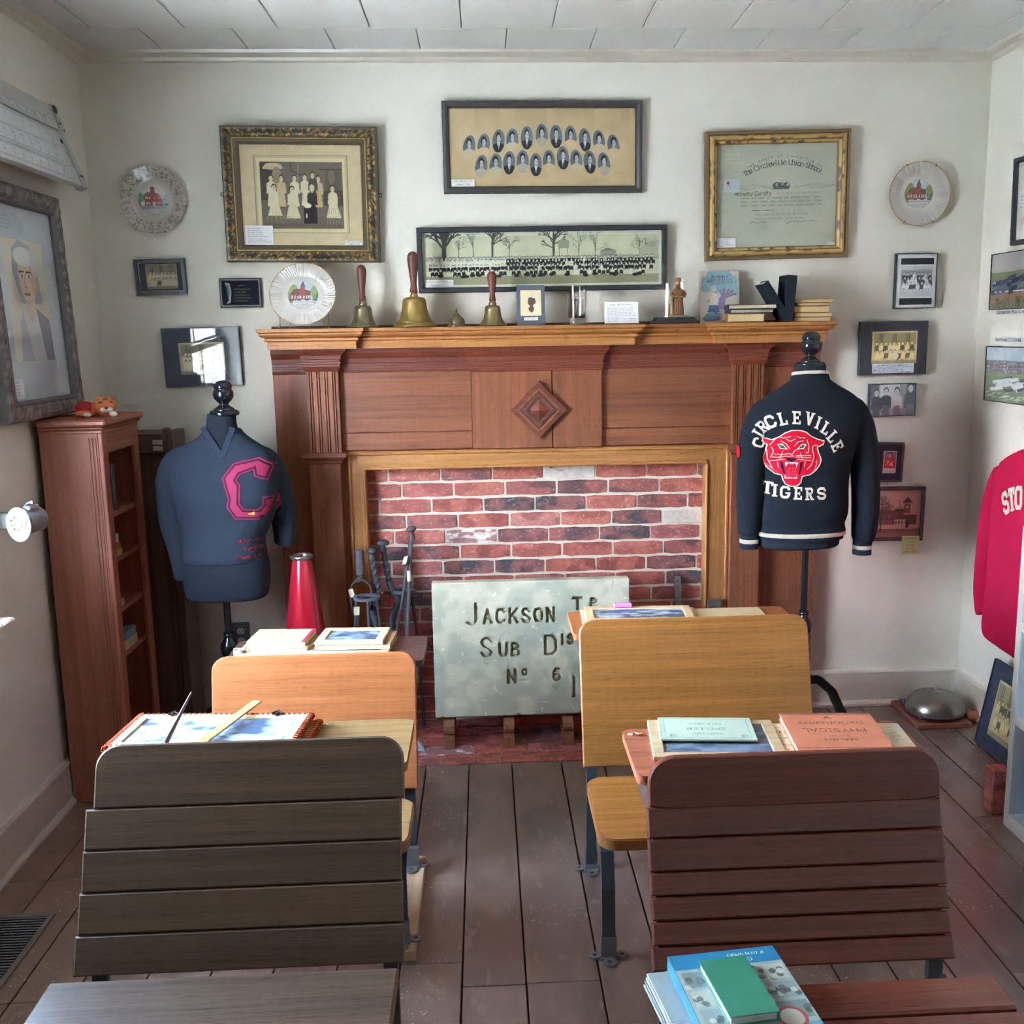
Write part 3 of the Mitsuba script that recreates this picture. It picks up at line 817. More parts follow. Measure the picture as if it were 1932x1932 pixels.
# mouldings along the ceiling, baseboards
crown = Polygon([(0, 2.645), (-.010, 2.645), (-.016, 2.650), (-.022, 2.660), (-.036, 2.668), (-.046, 2.672), (-.05, H), (0, H)])
struct('trim_1', yz(crown, XL, XR), 'm_trim')
v, f = yz(crown, YF, 0)                                      # along the right wall: (x, y, z) <- (length, out, z)
struct('trim_2', (np.stack([XR + v[:, 1], v[:, 0], v[:, 2]], 1), f[:, ::-1]), 'm_trim')
struct('trim_3', (np.stack([XL - v[:, 1], v[:, 0], v[:, 2]], 1), f), 'm_trim')
base = Polygon([(0, 0), (-.034, 0), (-.034, .010), (-.026, .022), (-.021, .024), (-.020, .140), (-.023, .144), (-.022, .150), (-.012, .158), (0, .158)])
struct('baseboard_back', cat(yz(base, XL, -.838), yz(base, 1.368, XR)), 'm_trim')
v, f = yz(base, YF, -.021)
struct('baseboard_right', (np.stack([XR + v[:, 1], v[:, 0], v[:, 2]], 1), f[:, ::-1]), 'm_trim')
struct('baseboard_left', (np.stack([XL - v[:, 1], v[:, 0], v[:, 2]], 1), f), 'm_trim')

# the window: two sashes in the left wall, just outside the frame
w = tag(numbered('window_1'), kind='structure')
xs_, cy = XL - .115, (WY0 + WY1) / 2
add('casing', cat(bx(XL, XL + .02, WY1, WY1 + .09, WZ0, WZ1 + .09), bx(XL, XL + .02, WY0 - .09, WY0, WZ0, WZ1 + .09), bx(XL, XL + .022, WY0, WY1, WZ1, WZ1 + .09)), 'm_trim', w)
add('sill', bx(XL - .16, -1.42, WY0 - .11, WY1 + .105, WZ0 - .028, WZ0, .006), 'm_trim', w)
add('apron', bx(XL, XL + .03, WY0 - .08, WY1 + .10, .655, .76, .004), 'm_trim', w)
for k, (z0, z1) in enumerate(((WZ0, 1.45), (1.41, WZ1))):
    x = xs_ + .02 - .035 * k
    s = add('sash', cat(bx(x, x + .03, WY0, WY0 + .045, z0, z1), bx(x, x + .03, WY1 - .045, WY1, z0, z1), bx(x, x + .03, WY0 + .045, WY1 - .045, z0, z0 + .05), bx(x, x + .03, WY0 + .045, WY1 - .045, z1 - .04, z1),
                        bx(x + .004, x + .026, cy - .011, cy + .011, z0 + .05, z1 - .04)), 'm_trim', w)
    for a, b in ((WY0 + .045, cy - .011), (cy + .011, WY1 - .045)):
        q = np.array([(x + .015, a, z0 + .05), (x + .015, b, z0 + .05), (x + .015, b, z1 - .04), (x + .015, a, z1 - .04)])
        add('pane', (q, np.array([[0, 1, 2], [0, 2, 3]])), 'm_pane', s)

# ==== the fireplace: brick infill, hearth, mantelpiece ==================================================================
BX0, BX1 = -.50, .912
gx, gz = np.meshgrid(np.linspace(BX0, BX1, 190), np.linspace(-.01, 1.10, 150))
gy = -.0095 + .006 * (meshkit.fbm(np.stack([gx * 45, gz * 60, gx * 0], -1), 3, 5) - .5)
i_ = (np.arange(149)[:, None] * 190 + np.arange(189)).ravel()
struct('wall_chimney', cat((np.stack([gx, gy, gz], -1).reshape(-1, 3), np.vstack([np.stack([i_, i_ + 1, i_ + 190], 1), np.stack([i_ + 1, i_ + 191, i_ + 190], 1)])), bx(BX0, BX1, -.005, .02, -.01, 1.10)), 'm_vc', color=(206, 198, 178))
def brick_mesh(w, h, d, s):
    """an old brick lying along x, w by h, front face at y = -d: worn corners, uneven edges"""
    g = np.random.default_rng(s)
    t = np.linspace(0, 1, 7)
    e = lambda: g.uniform(-.0016, .0016, 7)
    r = np.array([.3, 0, 0, 0, 0, 0, .3]) * .012
    pts = [(-w / 2 + w * t[i], -h / 2 + r[i] + e()[i]) for i in range(7)] + [(w / 2 - w * t[i], h / 2 - r[i] + e()[i]) for i in range(7)]
    P = Polygon(pts)
    q = np.array(P.exterior.coords)[:-1]
    q2 = q * (1 - np.array([.006, .014]) * 1.6)
    n = len(q)
    v = np.vstack([np.c_[q[:, 0], np.zeros(n), q[:, 1]], np.c_[q[:, 0], np.full(n, -d + .0022), q[:, 1]], np.c_[q2[:, 0], np.full(n, -d), q2[:, 1]]])
    f = []
    for k in (0, 1):
        for i in range(n):
            j = (i + 1) % n
            f += [(k * n + i, k * n + j, k * n + n + j), (k * n + i, k * n + n + j, k * n + n + i)]
    m = n // 2
    for i in range(m - 1):                                   # bottom row i, top row n-1-i
        a, b, c, d_ = 2 * n + i, 2 * n + i + 1, 2 * n + n - 1 - i, 2 * n + n - 2 - i
        f += [(a, b, d_), (a, d_, c)]
    return v, np.array(f)
def brick(parent, m, idx, seed, ax=(0, 2), fr=None):
    v, f = split_edges(*m)
    a, b = v[:, ax[0]], v[:, ax[1]]
    uv = np.stack([a + 50 * idx + 25, b + 50 * (seed % 89) + 25], 1)
    add('brick', (v, f), 'm_brick', parent, fr=fr, uv=uv)
shift = [735, 759, 717, 765.5, 742, 768, 735, 773, 745, 785, 728, 760, 740, 770, 731, 766]
tones = {(0, 1): 0, (0, 2): 2, (0, 3): 1, (0, 4): 5, (0, 5): 0, (1, 1): 0, (1, 2): 0, (1, 3): 2, (2, 2): 1, (2, 3): 3, (2, 4): 3, (3, 1): 2, (3, 2): 1, (3, 6): 5, (4, 2): 5, (5, 1): 2, (6, 2): 3, (6, 3): 3, (4, 4): 2, (2, 6): 2, (4, 5): 3, (6, 6): 3, (7, 0): 5, (7, 1): 2, (9, 1): 5, (8, 1): 3, (6, 5): 1, (5, 5): 0}
nb = 0
for r in range(17):
    zt = 1.0192 - .0657 * (r - 1) - .005
    zb = zt - .0563
    if r == 0:
        zt = 1.098
    x0 = -.1355 + (shift[r % 16] - 856.5) * .2127 / 97 - .2127 * 2
    for c in range(10):
        a, b = x0 + .2127 * c + .0045, x0 + .2127 * (c + 1) - .0045
        a, b = max(a, BX0 + .002), min(b, BX1 - .002)
        zb_ = max(zb, .001)
        if b - a < .02 or zt - zb_ < .01:
            continue
        k = tones.get((r, c - 1), [0, 1, 0, 4, 2, 0, 1, 3, 4, 0, 2][(r * 7 + c * 5) % 11])
        v, f = brick_mesh(b - a, zt - zb_, .0125 + .003 * rng.random(), nb)
        brick('wall_chimney', (v + np.array([(a + b) / 2, 0, (zt + zb_) / 2]), f), k, nb)
        nb += 1
# the hearth, flush with the floor: rows of bricks on the flat
struct('hearth', bx(-.58, 1.007, -.511, -.012, -.030, -.008), 'm_vc', color=(150, 142, 124))
for r in range(5):
    x0 = [-.40, -.29, -.38, -.31, -.36][r] - .2127 * 1
    for c in range(9):
        a, b = max(x0 + .2127 * c + .004, -.579), min(x0 + .2127 * (c + 1) - .004, 1.006)
        if b - a < .03:
            continue
        y0 = -.506 + r * .0965
        v, f = brick_mesh(b - a, .091, .016, 400 + nb)
        v = np.stack([v[:, 0] + (a + b) / 2, v[:, 2] + y0 + .047, -v[:, 1] - .0165], 1)
        brick('hearth', (v, f[:, ::-1] if False else f), [0, 1, 4, 0, 1, 5, 0][(r * 3 + c * 2) % 7] if r < 2 else [1, 2, 3, 1][(r + c) % 4], nb, (0, 1))
        nb += 1

M = thing('mantelpiece', 'reddish brown wooden mantelpiece with fluted pilasters around the brick fireplace', 'fireplace')
def mould(x0, x1, y, prof, ends=(1, 1)):
    """a moulding x0..x1 standing out from the plane y: prof = [(z, out)] bottom to top, mitred round both ends where ends says so"""
    v = []
    for z, o in prof:
        v += [(x0 - o * ends[0], y - o, z), (x1 + o * ends[1], y - o, z), (x1 + o * ends[1], -.002, z), (x0 - o * ends[0], -.002, z)]
    f = [(0, 3, 2, 1)]
    for i in range(len(prof) - 1):
        for j in range(4):
            k = (j + 1) % 4
            f.append((i * 4 + j, i * 4 + k, i * 4 + 4 + k, i * 4 + 4 + j))
    t = (len(prof) - 1) * 4
    f.append((t, t + 1, t + 2, t + 3))
    return vf((np.array(v, float), np.array(f)))
for a, b in ((-.835, -.556), (.994, 1.362)):
    wood('side_panel', bx(a, b, -.06, -.003, 0, 1.49, .003), 0, 2, M)
wood('side_panel', bx(-.556, .994, -.058, -.003, 1.159, 1.49), 0, 0, M)
for a, b in ((-.572, -.053), (.471, 1.003)):
    wood('frieze_panel', bx(a, b, -.066, -.058, 1.232, 1.4705, .0012), 0, 0, M)
    wood('frieze_panel', bx(a, b, -.068, -.058, 1.163, 1.2305, .0012), 0, 0, M, label='lower strip board')
for a, b in ((-.052, .2685), (.272, .470)):
    wood('center_board', bx(a, b, -.086, -.058, 1.160, 1.482, .0015), 7 if False else 0, 2, M)
def fluted(x0, x1):
    w_, g, d = x1 - x0, .0022, .006
    pts = [(x0, -.05), (x0, -.10)]
    for t in (.10, .17, .34, .41, .59, .66, .83, .90):
        c = x0 + w_ * t
        pts += [(c - g, -.10), (c, -.10 + d), (c + g, -.10)]
    pts += [(x1, -.10), (x1, -.05)]
    return ext(Polygon(pts), .325, 1.158)
for a, b in ((-.698, -.574), (.999, 1.1225)):
    wood('pilaster', fluted(a, b), 0, 2, M)
    wood('lower_pilaster', bx(a - .005, b - .006, -.112, -.05, 0, 1.118, .002), 0, 2, M)
    wood('pilaster_cap', mould(a - .002, b - .004, -.112, [(1.113, 0), (1.118, .006), (1.128, .008), (1.134, .015), (1.140, .020), (1.142, .024), (1.158, .024)]), 0, 0, M)
    wood('capital', mould(a, b, -.10, [(1.478, 0), (1.482, .003), (1.490, .010), (1.496, .013), (1.4975, .010), (1.505, .010), (1.507, .013), (1.515, .013), (1.517, .010), (1.524, .010), (1.526, .015), (1.540, .017), (1.543, .022), (1.556, .036), (1.566, .04)]), 2, 0, M)
reed = [(1.466, 0), (1.470, .004), (1.478, .006), (1.479, .003), (1.487, .003), (1.488, .007), (1.496, .007), (1.497, .004), (1.506, .004), (1.508, .008), (1.526, .010), (1.530, .014), (1.548, .026), (1.566, .03)]
wood('reeded_moulding', mould(-.835, 1.362, -.06, reed, (0, 0)), 2, 0, M)
wood('reeded_moulding', mould(-.052, .470, -.086, reed), 2, 0, M)
top = [(1.5655, 0), (1.595, 0), (1.5955, .006), (1.599, .010), (1.607, .010), (1.6105, .006), (1.611, .012), (1.6145, .022), (1.621, .027), (1.627, .028), (1.6305, .025), (1.6312, .034), (1.6440, .035)]
wood('shelf', mould(-.832, 1.354, -.135, top, (.4, .4)), 1, 0, M)
for a, b in ((-.826, -.490), (-.160, .590), (.905, 1.345)):
    wood('shelf_break', mould(a, b, -.172, [(z, o + .0004) for z, o in top]), 1, 0, M)
wood('backboard', bx(-.835, 1.358, -.035, -.003, 1.6445, 1.655, .002), 9, 0, M)
# golden casing round the bricks, mitred, with a bead at each edge
def casing(pts, t):
    return xz(Polygon(pts), -t, -.004)
cl, cr, ci, co, zt, zi = -.556, .9935, -.4845, .8965, 1.157, 1.0815
wood('casing', casing([(cl, 0), (ci, 0), (ci, zi), (cl, zt)], .074), 1, 2, M)
wood('casing', casing([(co, 0), (cr, 0), (cr, zt), (co, zi)], .074), 1, 2, M)
wood('casing', casing([(cl, zt), (ci, zi), (co, zi), (cr, zt)], .074), 1, 0, M)
for a, b, z in ((cl, cl + .014, zt - .007), (ci - .012, ci, zi), (cr - .014, cr, zt - .007), (co, co + .012, zi)):
    wood('bead', bx(a, b, -.082, -.073, 0, z, .004), 1, 2, M)
wood('bead', bx(cl + .004, cr - .004, -.083, -.073, zt - .016, zt - .002, .004), 1, 0, M)
wood('bead', bx(ci - .006, co + .006, -.082, -.073, zi, zi + .013, .004), 1, 0, M)
# the carved diamond
cx, cz = .215, 1.3125
o = tag(numbered(M + '__ornament'), 'stepped diamond carved in darker wood')
for k, (r, d) in enumerate(((.112, .022), (.090, .026), (.078, .022), (.066, .028), (.055, .023), (.045, .030))):
    r2 = [.090, .078, .066, .055, .045, .0][k]
    p = Polygon([(-r, 0), (0, -r), (r, 0), (0, r)])
    if r2:
        p = p.difference(Polygon([(-r2, 0), (0, -r2), (r2, 0), (0, r2)]))
        m = xz(affinity.translate(p, cx, cz), -.086 - d, -.085)
    else:
        v = np.array([(-r, 0, 0), (0, 0, -r), (r, 0, 0), (0, 0, r), (0, -.022, 0)]) + np.array([cx, -.105, cz])
        m = (v, np.array([(0, 1, 4), (1, 2, 4), (2, 3, 4), (3, 0, 4)]))
    wood('step', m, [2, 0, 9, 2, 9, 2][k], 0, o)

# ==== pictures on the walls ===============================================================================================
BACK = dict(X=(1, 0, 0), Y=(0, 0, 1), Z=(0, -1, 0))
LEFT = dict(X=(0, 1, 0), Y=(0, 0, 1), Z=(1, 0, 0))
RIGHT = dict(X=(0, -1, 0), Y=(0, 0, 1), Z=(-1, 0, 0))
def wall_fr(basis, o, rot=0.0, lean=0.0):
    """x right, y up, z out of the wall; rot turns counter-clockwise, lean brings the top forward"""
    return Fr(o, **basis).at((0, 0, 0), rz=rot).at((0, 0, 0), rx=lean)

def picture(name, label, fr, w, h, prof, frame_col, draw, inset, z=.010, mat_f='m_vc_semi', category='picture', glass=True, group=None, res=520, base=(200, 190, 170), wob=None, n=(1, 1), cards=(), eyes=False, smooth=False):
    t = thing(name, label, category, group)
    m = ring(w, h, prof, n[0], n[1], wob)
    col = frame_col
    if callable(frame_col):
        col = frame_col(m[0], len(prof))
    add('frame', m, mat_f, t, col, smooth, fr)
    pw, ph = w - 2 * inset, h - 2 * inset
    add('backing', bx(-w / 2 + inset * .4, w / 2 - inset * .4, -h / 2 + inset * .4, h / 2 - inset * .4, .001, z - .001), 'm_vc', t, (60, 50, 42), fr=fr)
    cv = Cv(pw, ph, base, res)
    draw(cv)
    (v, f), c = cv.mesh()
    add('print', (v + np.array([0, 0, z]), f), 'm_vc', t, c, True, fr)
    for (x0, y0, x1, y1, lines, n_, col_) in cards:           # paper labels, as fractions of the print
        cw, chh = (x1 - x0) * pw, (y1 - y0) * ph
        q = Cv(cw, chh, col_, 800)
        if isinstance(lines, list):
            for i, s in enumerate(lines):
                q.text(.5, (i + .6) / (len(lines) + .2), min(.0052, chh / len(lines) * .55, cw / max(8, len(s)) * 1.25), s, (70, 68, 70))
        else:
            q.rows(.08, .1, .94, .92, n_, (110, 108, 116), .7, .5, 5)
        (v, f), c = q.mesh()
        add('paper_label', (v + np.array([((x0 + x1) / 2 - .5) * pw, (.5 - (y0 + y1) / 2) * ph, z + .0045]), f), 'm_vc', t, c, True, fr)
    if glass:
        q = np.array([(-pw / 2, -ph / 2, z + .003), (pw / 2, -ph / 2, z + .003), (pw / 2, ph / 2, z + .003), (-pw / 2, ph / 2, z + .003)])
        add('pane', (q, np.array([[0, 1, 2], [0, 2, 3]])), 'm_pane', t, fr=fr)
    if eyes:
        for s in (-1, 1):
            g = np.linspace(0, 2 * np.pi, 13)
            add('screw_eye', tube(np.c_[s * (w / 2 + .007) + .006 * np.cos(g), .002 + .006 * np.sin(g), 0 * g + .02], .0016, 6), 'm_vc_metal', t, (50, 44, 36), True, fr)
    return t

def flat_frame(d, t):
    return [(0, 0), (0, d), (t, d), (t, .002)]

def relief(amp, rows, k):
    def go(v, m):
        g = meshkit.fbm(v * k, 3, 5) - .5
        i = np.arange(len(v)) // m
        on = np.isin(i, rows)
        v = v.copy()
        v[on, 2] += amp * 2 * g[on]
        return v
    return go
def gilt(base, gold, rows, k, thr=.5, lines=()):
    def go(v, nrow):
        m = len(v) // nrow
        i = np.arange(len(v)) // m
        g = meshkit.fbm(v * k, 3, 9)
        a = np.where(np.isin(i, rows), np.clip((g - thr) * 7, 0, 1), .06)
        a = np.where(np.isin(i, lines), .95, a)
        return lin(base) * (1 - a)[:, None] + lin(gold) * a[:, None]
    return go

orn = [(0, 0), (0, .036), (.006, .046), (.014, .046), (.019, .041), (.024, .046), (.030, .050), (.036, .047), (.041, .041), (.044, .043), (.0465, .043), (.049, .036), (.056, .032), (.062, .026), (.066, .018), (.066, .004)]
picture('framed_photograph', 'old sepia group photograph in a wide dark carved and gilded frame', wall_fr(BACK, (-.691, -.004, 2.155), -.74, 2.2), .594, .506, orn, gilt((50, 40, 28), (176, 138, 78), (3, 4, 5, 6, 7), 120, .52, (9, 10)), pr_family, .064, .016, 'm_vc_semi', base=(206, 186, 148), n=(150, 130), wob=relief(.004, (4, 5, 6, 7), 150),
        cards=((.02, .80, .25, .992, 5, 8, (226, 224, 232)), (.84, .95, .99, .995, ['EVERTS HIGH SCHOOL', 'CLASS OF 1884'], 2, (226, 222, 214))), eyes=True)
pf = [(0, 0), (0, .018), (.004, .024), (.012, .026), (.020, .022), (.024, .014), (.027, .014), (.027, .004)]
picture('framed_photograph', 'wide tan mount with two curved rows of oval portraits in a dark frame', wall_fr(BACK, (.25, -.004, 2.329), -.09, 1.2), .78, .344, pf, (46, 40, 36), pr_ovals, .026, .009, base=(198, 172, 130), res=640,
        cards=((.006, .905, .13, .995, ['EVERTS HIGH SCHOOL', 'CLASS OF 1905'], 2, (226, 222, 216)),))
picture('framed_photograph', 'long black framed panorama photograph of a crowd under bare trees', wall_fr(BACK, (.244, -.004, 1.905), .25, 1.5), .992, .251, [(0, 0), (0, .026), (.003, .03), (.017, .03), (.020, .024), (.020, .004)], (22, 21, 23), pr_panorama, .0195, .010, base=(214, 212, 190), res=640,
        cards=((.004, .85, .125, .985, ['CIRCLEVILLE HIGH SCHOOL', 'CLASS OF 1921'], 2, (226, 224, 220)),))
gold = [(0, 0), (0, .020), (.003, .028), (.012, .030), (.016, .026), (.018, .030), (.024, .036), (.032, .037), (.037, .031), (.039, .026), (.044, .023), (.050, .015), (.050, .004)]
picture('framed_certificate', 'wrinkled school certificate in a worn gold frame above the black books', wall_fr(BACK, (1.181, -.004, 2.141), .97, 1.8), .581, .493, gold, gilt((92, 66, 44), (196, 158, 92), (5, 6, 7, 9, 10), 45, .36, (6,)), pr_cert, .048, .010, base=(178, 178, 158), n=(90, 80), wob=relief(.0012, (3, 4, 9, 10), 120), res=700, category='certificate',
        cards=((.004, .90, .16, .992, 5, 6, (224, 222, 228)), (.93, .965, .993, .995, ['EDU. 12'], 1, (216, 214, 210))))
blk = (26, 25, 28)
picture('framed_photograph', 'small black framed sepia group photograph below the gold rimmed left plate', wall_fr(BACK, (-1.256, -.003, 1.853), 1.14, 3), .193, .137, flat_frame(.018, .012), blk, pr_small, .0115, .008, base=(60, 58, 60), res=700)
t = picture('award_plaque', 'small dark award plaque on a brown board above the mannequin', wall_fr(BACK, (-.951, -.003, 1.788), -.09, 1), .162, .113, [(0, 0), (0, .010), (.004, .014), (.009, .014), (.009, .003)], (58, 42, 38), pr_plaque, .0088, .0135, glass=False, res=900, category='plaque')
picture('framed_photograph', 'class photograph on a wide dark mat in thin black frame above the dark sweater', wall_fr(BACK, (-1.115, -.003, 1.541), .77, 2.2), .302, .231, flat_frame(.022, .004), blk, pr_class, .0038, .019, base=(58, 60, 66), res=640)
picture('framed_photograph', 'tall white matted team photograph in thin black frame under the right plate', wall_fr(BACK, (1.76, -.003, 1.802), .3, 1), .17, .218, flat_frame(.022, .0035), blk, pr_team, .0033, .019, base=(216, 218, 220), res=760)
picture('framed_photograph', 'photograph of a band with a drum on wide dark mat', wall_fr(BACK, (1.678, -.003, 1.534), .29, 1), .28, .217, flat_frame(.024, .004), blk, pr_drum, .0038, .021, base=(44, 42, 46), res=700)
picture('framed_photograph', 'grey photograph of four seated young people in thin black frame', wall_fr(BACK, (1.685, -.003, 1.322), .67, 1), .197, .134, flat_frame(.018, .003), blk, pr_four, .0028, .015, base=(150, 154, 160), res=700)
picture('framed_card', 'small framed red sports card with the number 74 beside the black jacket', wall_fr(BACK, (1.683, -.003, 1.063), -1.5, 1.5), .118, .165, flat_frame(.022, .009), blk, pr_card74, .0088, .014, base=(40, 32, 36), res=800)
picture('framed_photograph', 'reddish photograph of a brick school with a tower, lowest on the fireplace wall', wall_fr(BACK, (1.723, -.003, .842), -.5, 1), .24, .231, flat_frame(.02, .0145), (30, 24, 24), pr_school, .0143, .012, base=(196, 160, 144), res=700)
fr = wall_fr(BACK, (1.786, -.028, .709), -1.2, -2)
cv = Cv(.076, .078, (212, 206, 140), 900)
for i, s in enumerate(('Williamsport', 'School', '(no tower', 'before', 'about 1908)')):
    cv.text(.48, .14 + .18 * i, .0062, s, (92, 88, 74), 3)
(v, f), c = cv.mesh()
tag(add('sticky_note', (np.c_[v[:, :2], .004 * np.cos(v[:, 1] / .078 * 2.4)], f), 'm_vc', None, c, True, fr), 'yellow handwritten sticky note hanging below the reddish school photograph', 'note')

# right wall
oct_ring = [(0, 0), (0, .020), (.004, .024), (.016, .024), (.018, .018), (.018, .004)]
picture('framed_diploma', 'black framed diploma at the right edge, topmost on the right wall', wall_fr(RIGHT, (XR - .003, -.405, 2.076), 0, 1), .25, .318, oct_ring, blk, pr_diploma, .0165, .008, base=(222, 218, 206), res=600, category='certificate')
picture('aerial_photograph', 'dark aerial photograph of a school among brown fields on the right wall', wall_fr(RIGHT, (XR - .003, -.295, 1.788), 0, .5), .33, .216, flat_frame(.016, .003), blk, lambda cv: pr_aerial(cv, False), .0028, .012, res=600)
picture('aerial_photograph', 'pale aerial photograph of white school roofs under blue sky on the right wall', wall_fr(RIGHT, (XR - .003, -.30, 1.430), 0, .5), .34, .216, flat_frame(.016, .003), blk, lambda cv: pr_aerial(cv, True), .0028, .012, res=600)
for s, y0, z, lb in (('LOGAN ELM HIGH SCHOOL', -.165, 1.668, 'white strip reading LOGAN ELM HIGH SCHOOL under the dark aerial photograph'), ('TEAYS VALLEY SCHOOL', -.165, 1.562, 'white strip reading TEAYS VALLEY SCHOOL above the pale aerial photograph')):
    fr = wall_fr(RIGHT, (XR - .002, y0 - .13, z))
    t = thing('name_strip', lb, 'label')
    wd = .26 if 'LOGAN' in s else .22
    add('strip', bx(-.13, -.13 + wd, -.011, .013, 0, .0012), 'm_vc', t, (216, 214, 206), fr=fr)
    v, f = lettering(s, .0125, .0006, False)
    v[:, 0] *= (wd - .012) / v[:, 0].max()
    add('lettering', (v + np.array([-.124, -.005, .0012]), f), 'm_vc', t, (52, 54, 60), fr=fr)

# the portrait standing on the bookcase, and the giant slide rule above it
fr = wall_fr(LEFT, (-1.487, -.68, 1.3575), 0, -2.0).at((0, .375, 0))
pfr = [(0, 0), (0, .022), (.006, .032), (.018, .036), (.040, .034), (.050, .026), (.054, .030), (.060, .030), (.066, .02), (.066, .006)]
picture('framed_portrait', 'large portrait drawing in a broad dark weathered frame standing on the bookcase', fr, .612, .748, pfr, gilt((66, 58, 56), (118, 104, 98), (2, 3, 4, 5), 60, .45), pr_portrait, .064, .010, base=(206, 216, 220), n=(60, 70), wob=relief(.003, (2, 3, 4), 90), res=420,
        cards=((.02, .885, .20, .985, 4, 5, (226, 228, 230)),))

t = thing('slide_rule', 'giant pale classroom slide rule hung along the top of the left wall', 'slide rule')
a, b = np.array([-1.492, 0, 2.425]), np.array([-1.405, 0, 2.152])
Y = (a - b) / np.linalg.norm(a - b)
fr = Fr((b[0], -.30, b[2]), (0, 1, 0), Y, np.cross((0, 1, 0), Y) * 1.0)
if fr.M[2][0] < 0:
    fr.M[2] *= -1
hh = np.linalg.norm(a - b)
ww = 1.9
for k, (y0, y1) in enumerate(((0, .062), (.0635, .196), (.1975, hh))):
    add('rail' if k != 1 else 'slide', bx(-ww, -.052, y0, y1, -.026 + .003 * (k == 1), -.002 - .004 * (k == 1), .002), 'm_vc_semi', t, (200, 204, 202), fr=fr)
for y0, y1, z in ((.012, .058, -.0016), (.07, .188, -.0056), (.203, .232, -.0016)):
    cv = Cv(1.1, y1 - y0, (204, 208, 206), 560)
    hx = y1 - y0
    for (yy, sg) in ((.04, 1), (.96, -1)) if y0 != .07 else ((.03, 1), (.97, -1), (.5, 1)):
        cv.rect(.0, yy - .012, 1, yy + .012, (150, 156, 158), .5)
        for i in range(170):
            x = i / 170
            l = (.010 if i % 10 == 0 else .007 if i % 5 == 0 else .004) / hx
            cv.rect(x, min(yy, yy + sg * l), x + .0016, max(yy, yy + sg * l), (60, 64, 66), .8)
        for i in range(0, 170, 10):
            cv.text(i / 170 + .012, yy + sg * .017 / hx, .011, str(1 + (i // 10) % 9), (70, 74, 76))
    for i, s in enumerate('KABC'[: 2 if hx < .06 else 4]):
        cv.text(.975, (i + .8) / (3 if hx < .06 else 4.6), .012, s, (60, 64, 66))
    (v, f), c = cv.mesh()
    add('scale', (v + np.array([-.13 - .55, (y0 + y1) / 2, z + .0003]), f), 'm_vc', t, c, True, fr)
e = ext(Polygon([(-.050, -.004), (-.050, hh + .004), (-.022, hh + .004), (-.010, hh - .012), (-.010, .186), (-.018, .176), (-.018, .080), (-.010, .070), (0, .060), (0, -.004)]), .032, -.030)
add('end_bracket', e, 'm_vc_semi', t, (196, 198, 196), fr=fr)
for x, y in ((-.036, .222), (-.020, .20), (-.036, .036), (-.018, .036)):
    add('screw', lathe([(0, .005), (.0035, .0045), (.004, .002)], 10), 'm_vc_metal', t, (70, 68, 66), True, fr.at((x, y, 0)))
add('knob', lathe([(0, .004), (.012, .004), (.014, .002), (.014, -.003)], 20), 'm_vc_semi', t, (26, 26, 28), True, fr.at((-.036, hh - .014, .004)))
add('hole', lathe([(0, .0006), (.008, .0006), (.008, 0)], 18), 'm_vc', t, (30, 28, 28), True, fr.at((-.075, .155, -.004)))

# souvenir plates
def plate(name, label, fr, kind, clips=True, group=None):
    t = thing(name, label, 'plate', group)
    R, n = .1255, 288
    rr = np.array([.0, .04, .073, .078, .084] + list(np.linspace(.088, .120, 18)) + [.1235, R])
    g = np.arange(n) * 2 * np.pi / n
    zz = np.interp(rr, [0, .07, .078, .09, .1235, R], [.006, .006, .008, .0125, .020, .0205])
    G, RR = np.meshgrid(g, rr)
    Z = np.tile(zz[:, None], (1, n))
    fl = np.clip((RR - .080) / .006, 0, 1) * np.clip((.1245 - RR) / .003, 0, 1)
    if not kind:
        Z = Z + fl * .0011 * np.cos(72 * G)
    RR = RR + (np.clip((RR - .09) / .03, 0, 1) * .0012 * np.cos(12 * G) if kind else 0)
    v = np.stack([RR * np.cos(G), RR * np.sin(G), Z], -1).reshape(-1, 3)
    col = np.tile(lin((234, 230, 220)), (len(v), 1))
    r = np.tile(rr[:, None], (1, n)).ravel()
    if kind:
        nz = meshkit.fbm(v * 230, 3, 3)
        m = np.clip((nz - .53) * 12, 0, 1) * (r > .087) * (abs(((G.ravel() * 12 / (2 * np.pi)) % 1) - .5) < .44)
        col = col * (1 - .8 * m[:, None]) + lin((132, 108, 84)) * .8 * m[:, None]
    else:
        col[r > .1225] = lin((196, 158, 98))
    f = []
    N = len(rr)
    for i in range(N - 1):
        j = np.arange(n)
        k = (j + 1) % n
        f += [np.stack([i * n + j, (i + 1) * n + j, (i + 1) * n + k], 1), np.stack([i * n + j, (i + 1) * n + k, i * n + k], 1)]
    add('dish', (v, np.vstack(f)), 'm_vc_gloss', t, col, True, fr)
    add('underside', lathe([(.068, 0), (.07, .002), (.09, .009), (.1255, .0195)], 64), 'm_vc_gloss', t, (226, 222, 212), True, fr)
    cv = Cv(.148, .148, (234, 230, 220), 1100)
    school_scene(cv, .0722, kind)
    (v, f), c = cv.disc(.0725)
    add('print', (v + np.array([0, 0, .0064]), f), 'm_vc_semi', t, c, True, fr)
    if clips:
        for a in ((95, 237, 287) if kind else (62, 118, 242, 298)):
            q = math.radians(a)
            d = np.array([math.cos(q), math.sin(q), 0])
            add('wire_clip', tube([d * .117 + [0, 0, .021], d * .127 + [0, 0, .0235], d * .1275 + [0, 0, .012], d * .11 + [0, 0, .002]], .0011, 6), 'm_vc_metal', t, (120, 92, 60), True, fr)
    return t
plate('plate', 'plate with lacy gilt rim and a red school, hung left of the framed photograph', wall_fr(BACK, (-1.2605, -.006, 2.1435), 0, 2), 1)
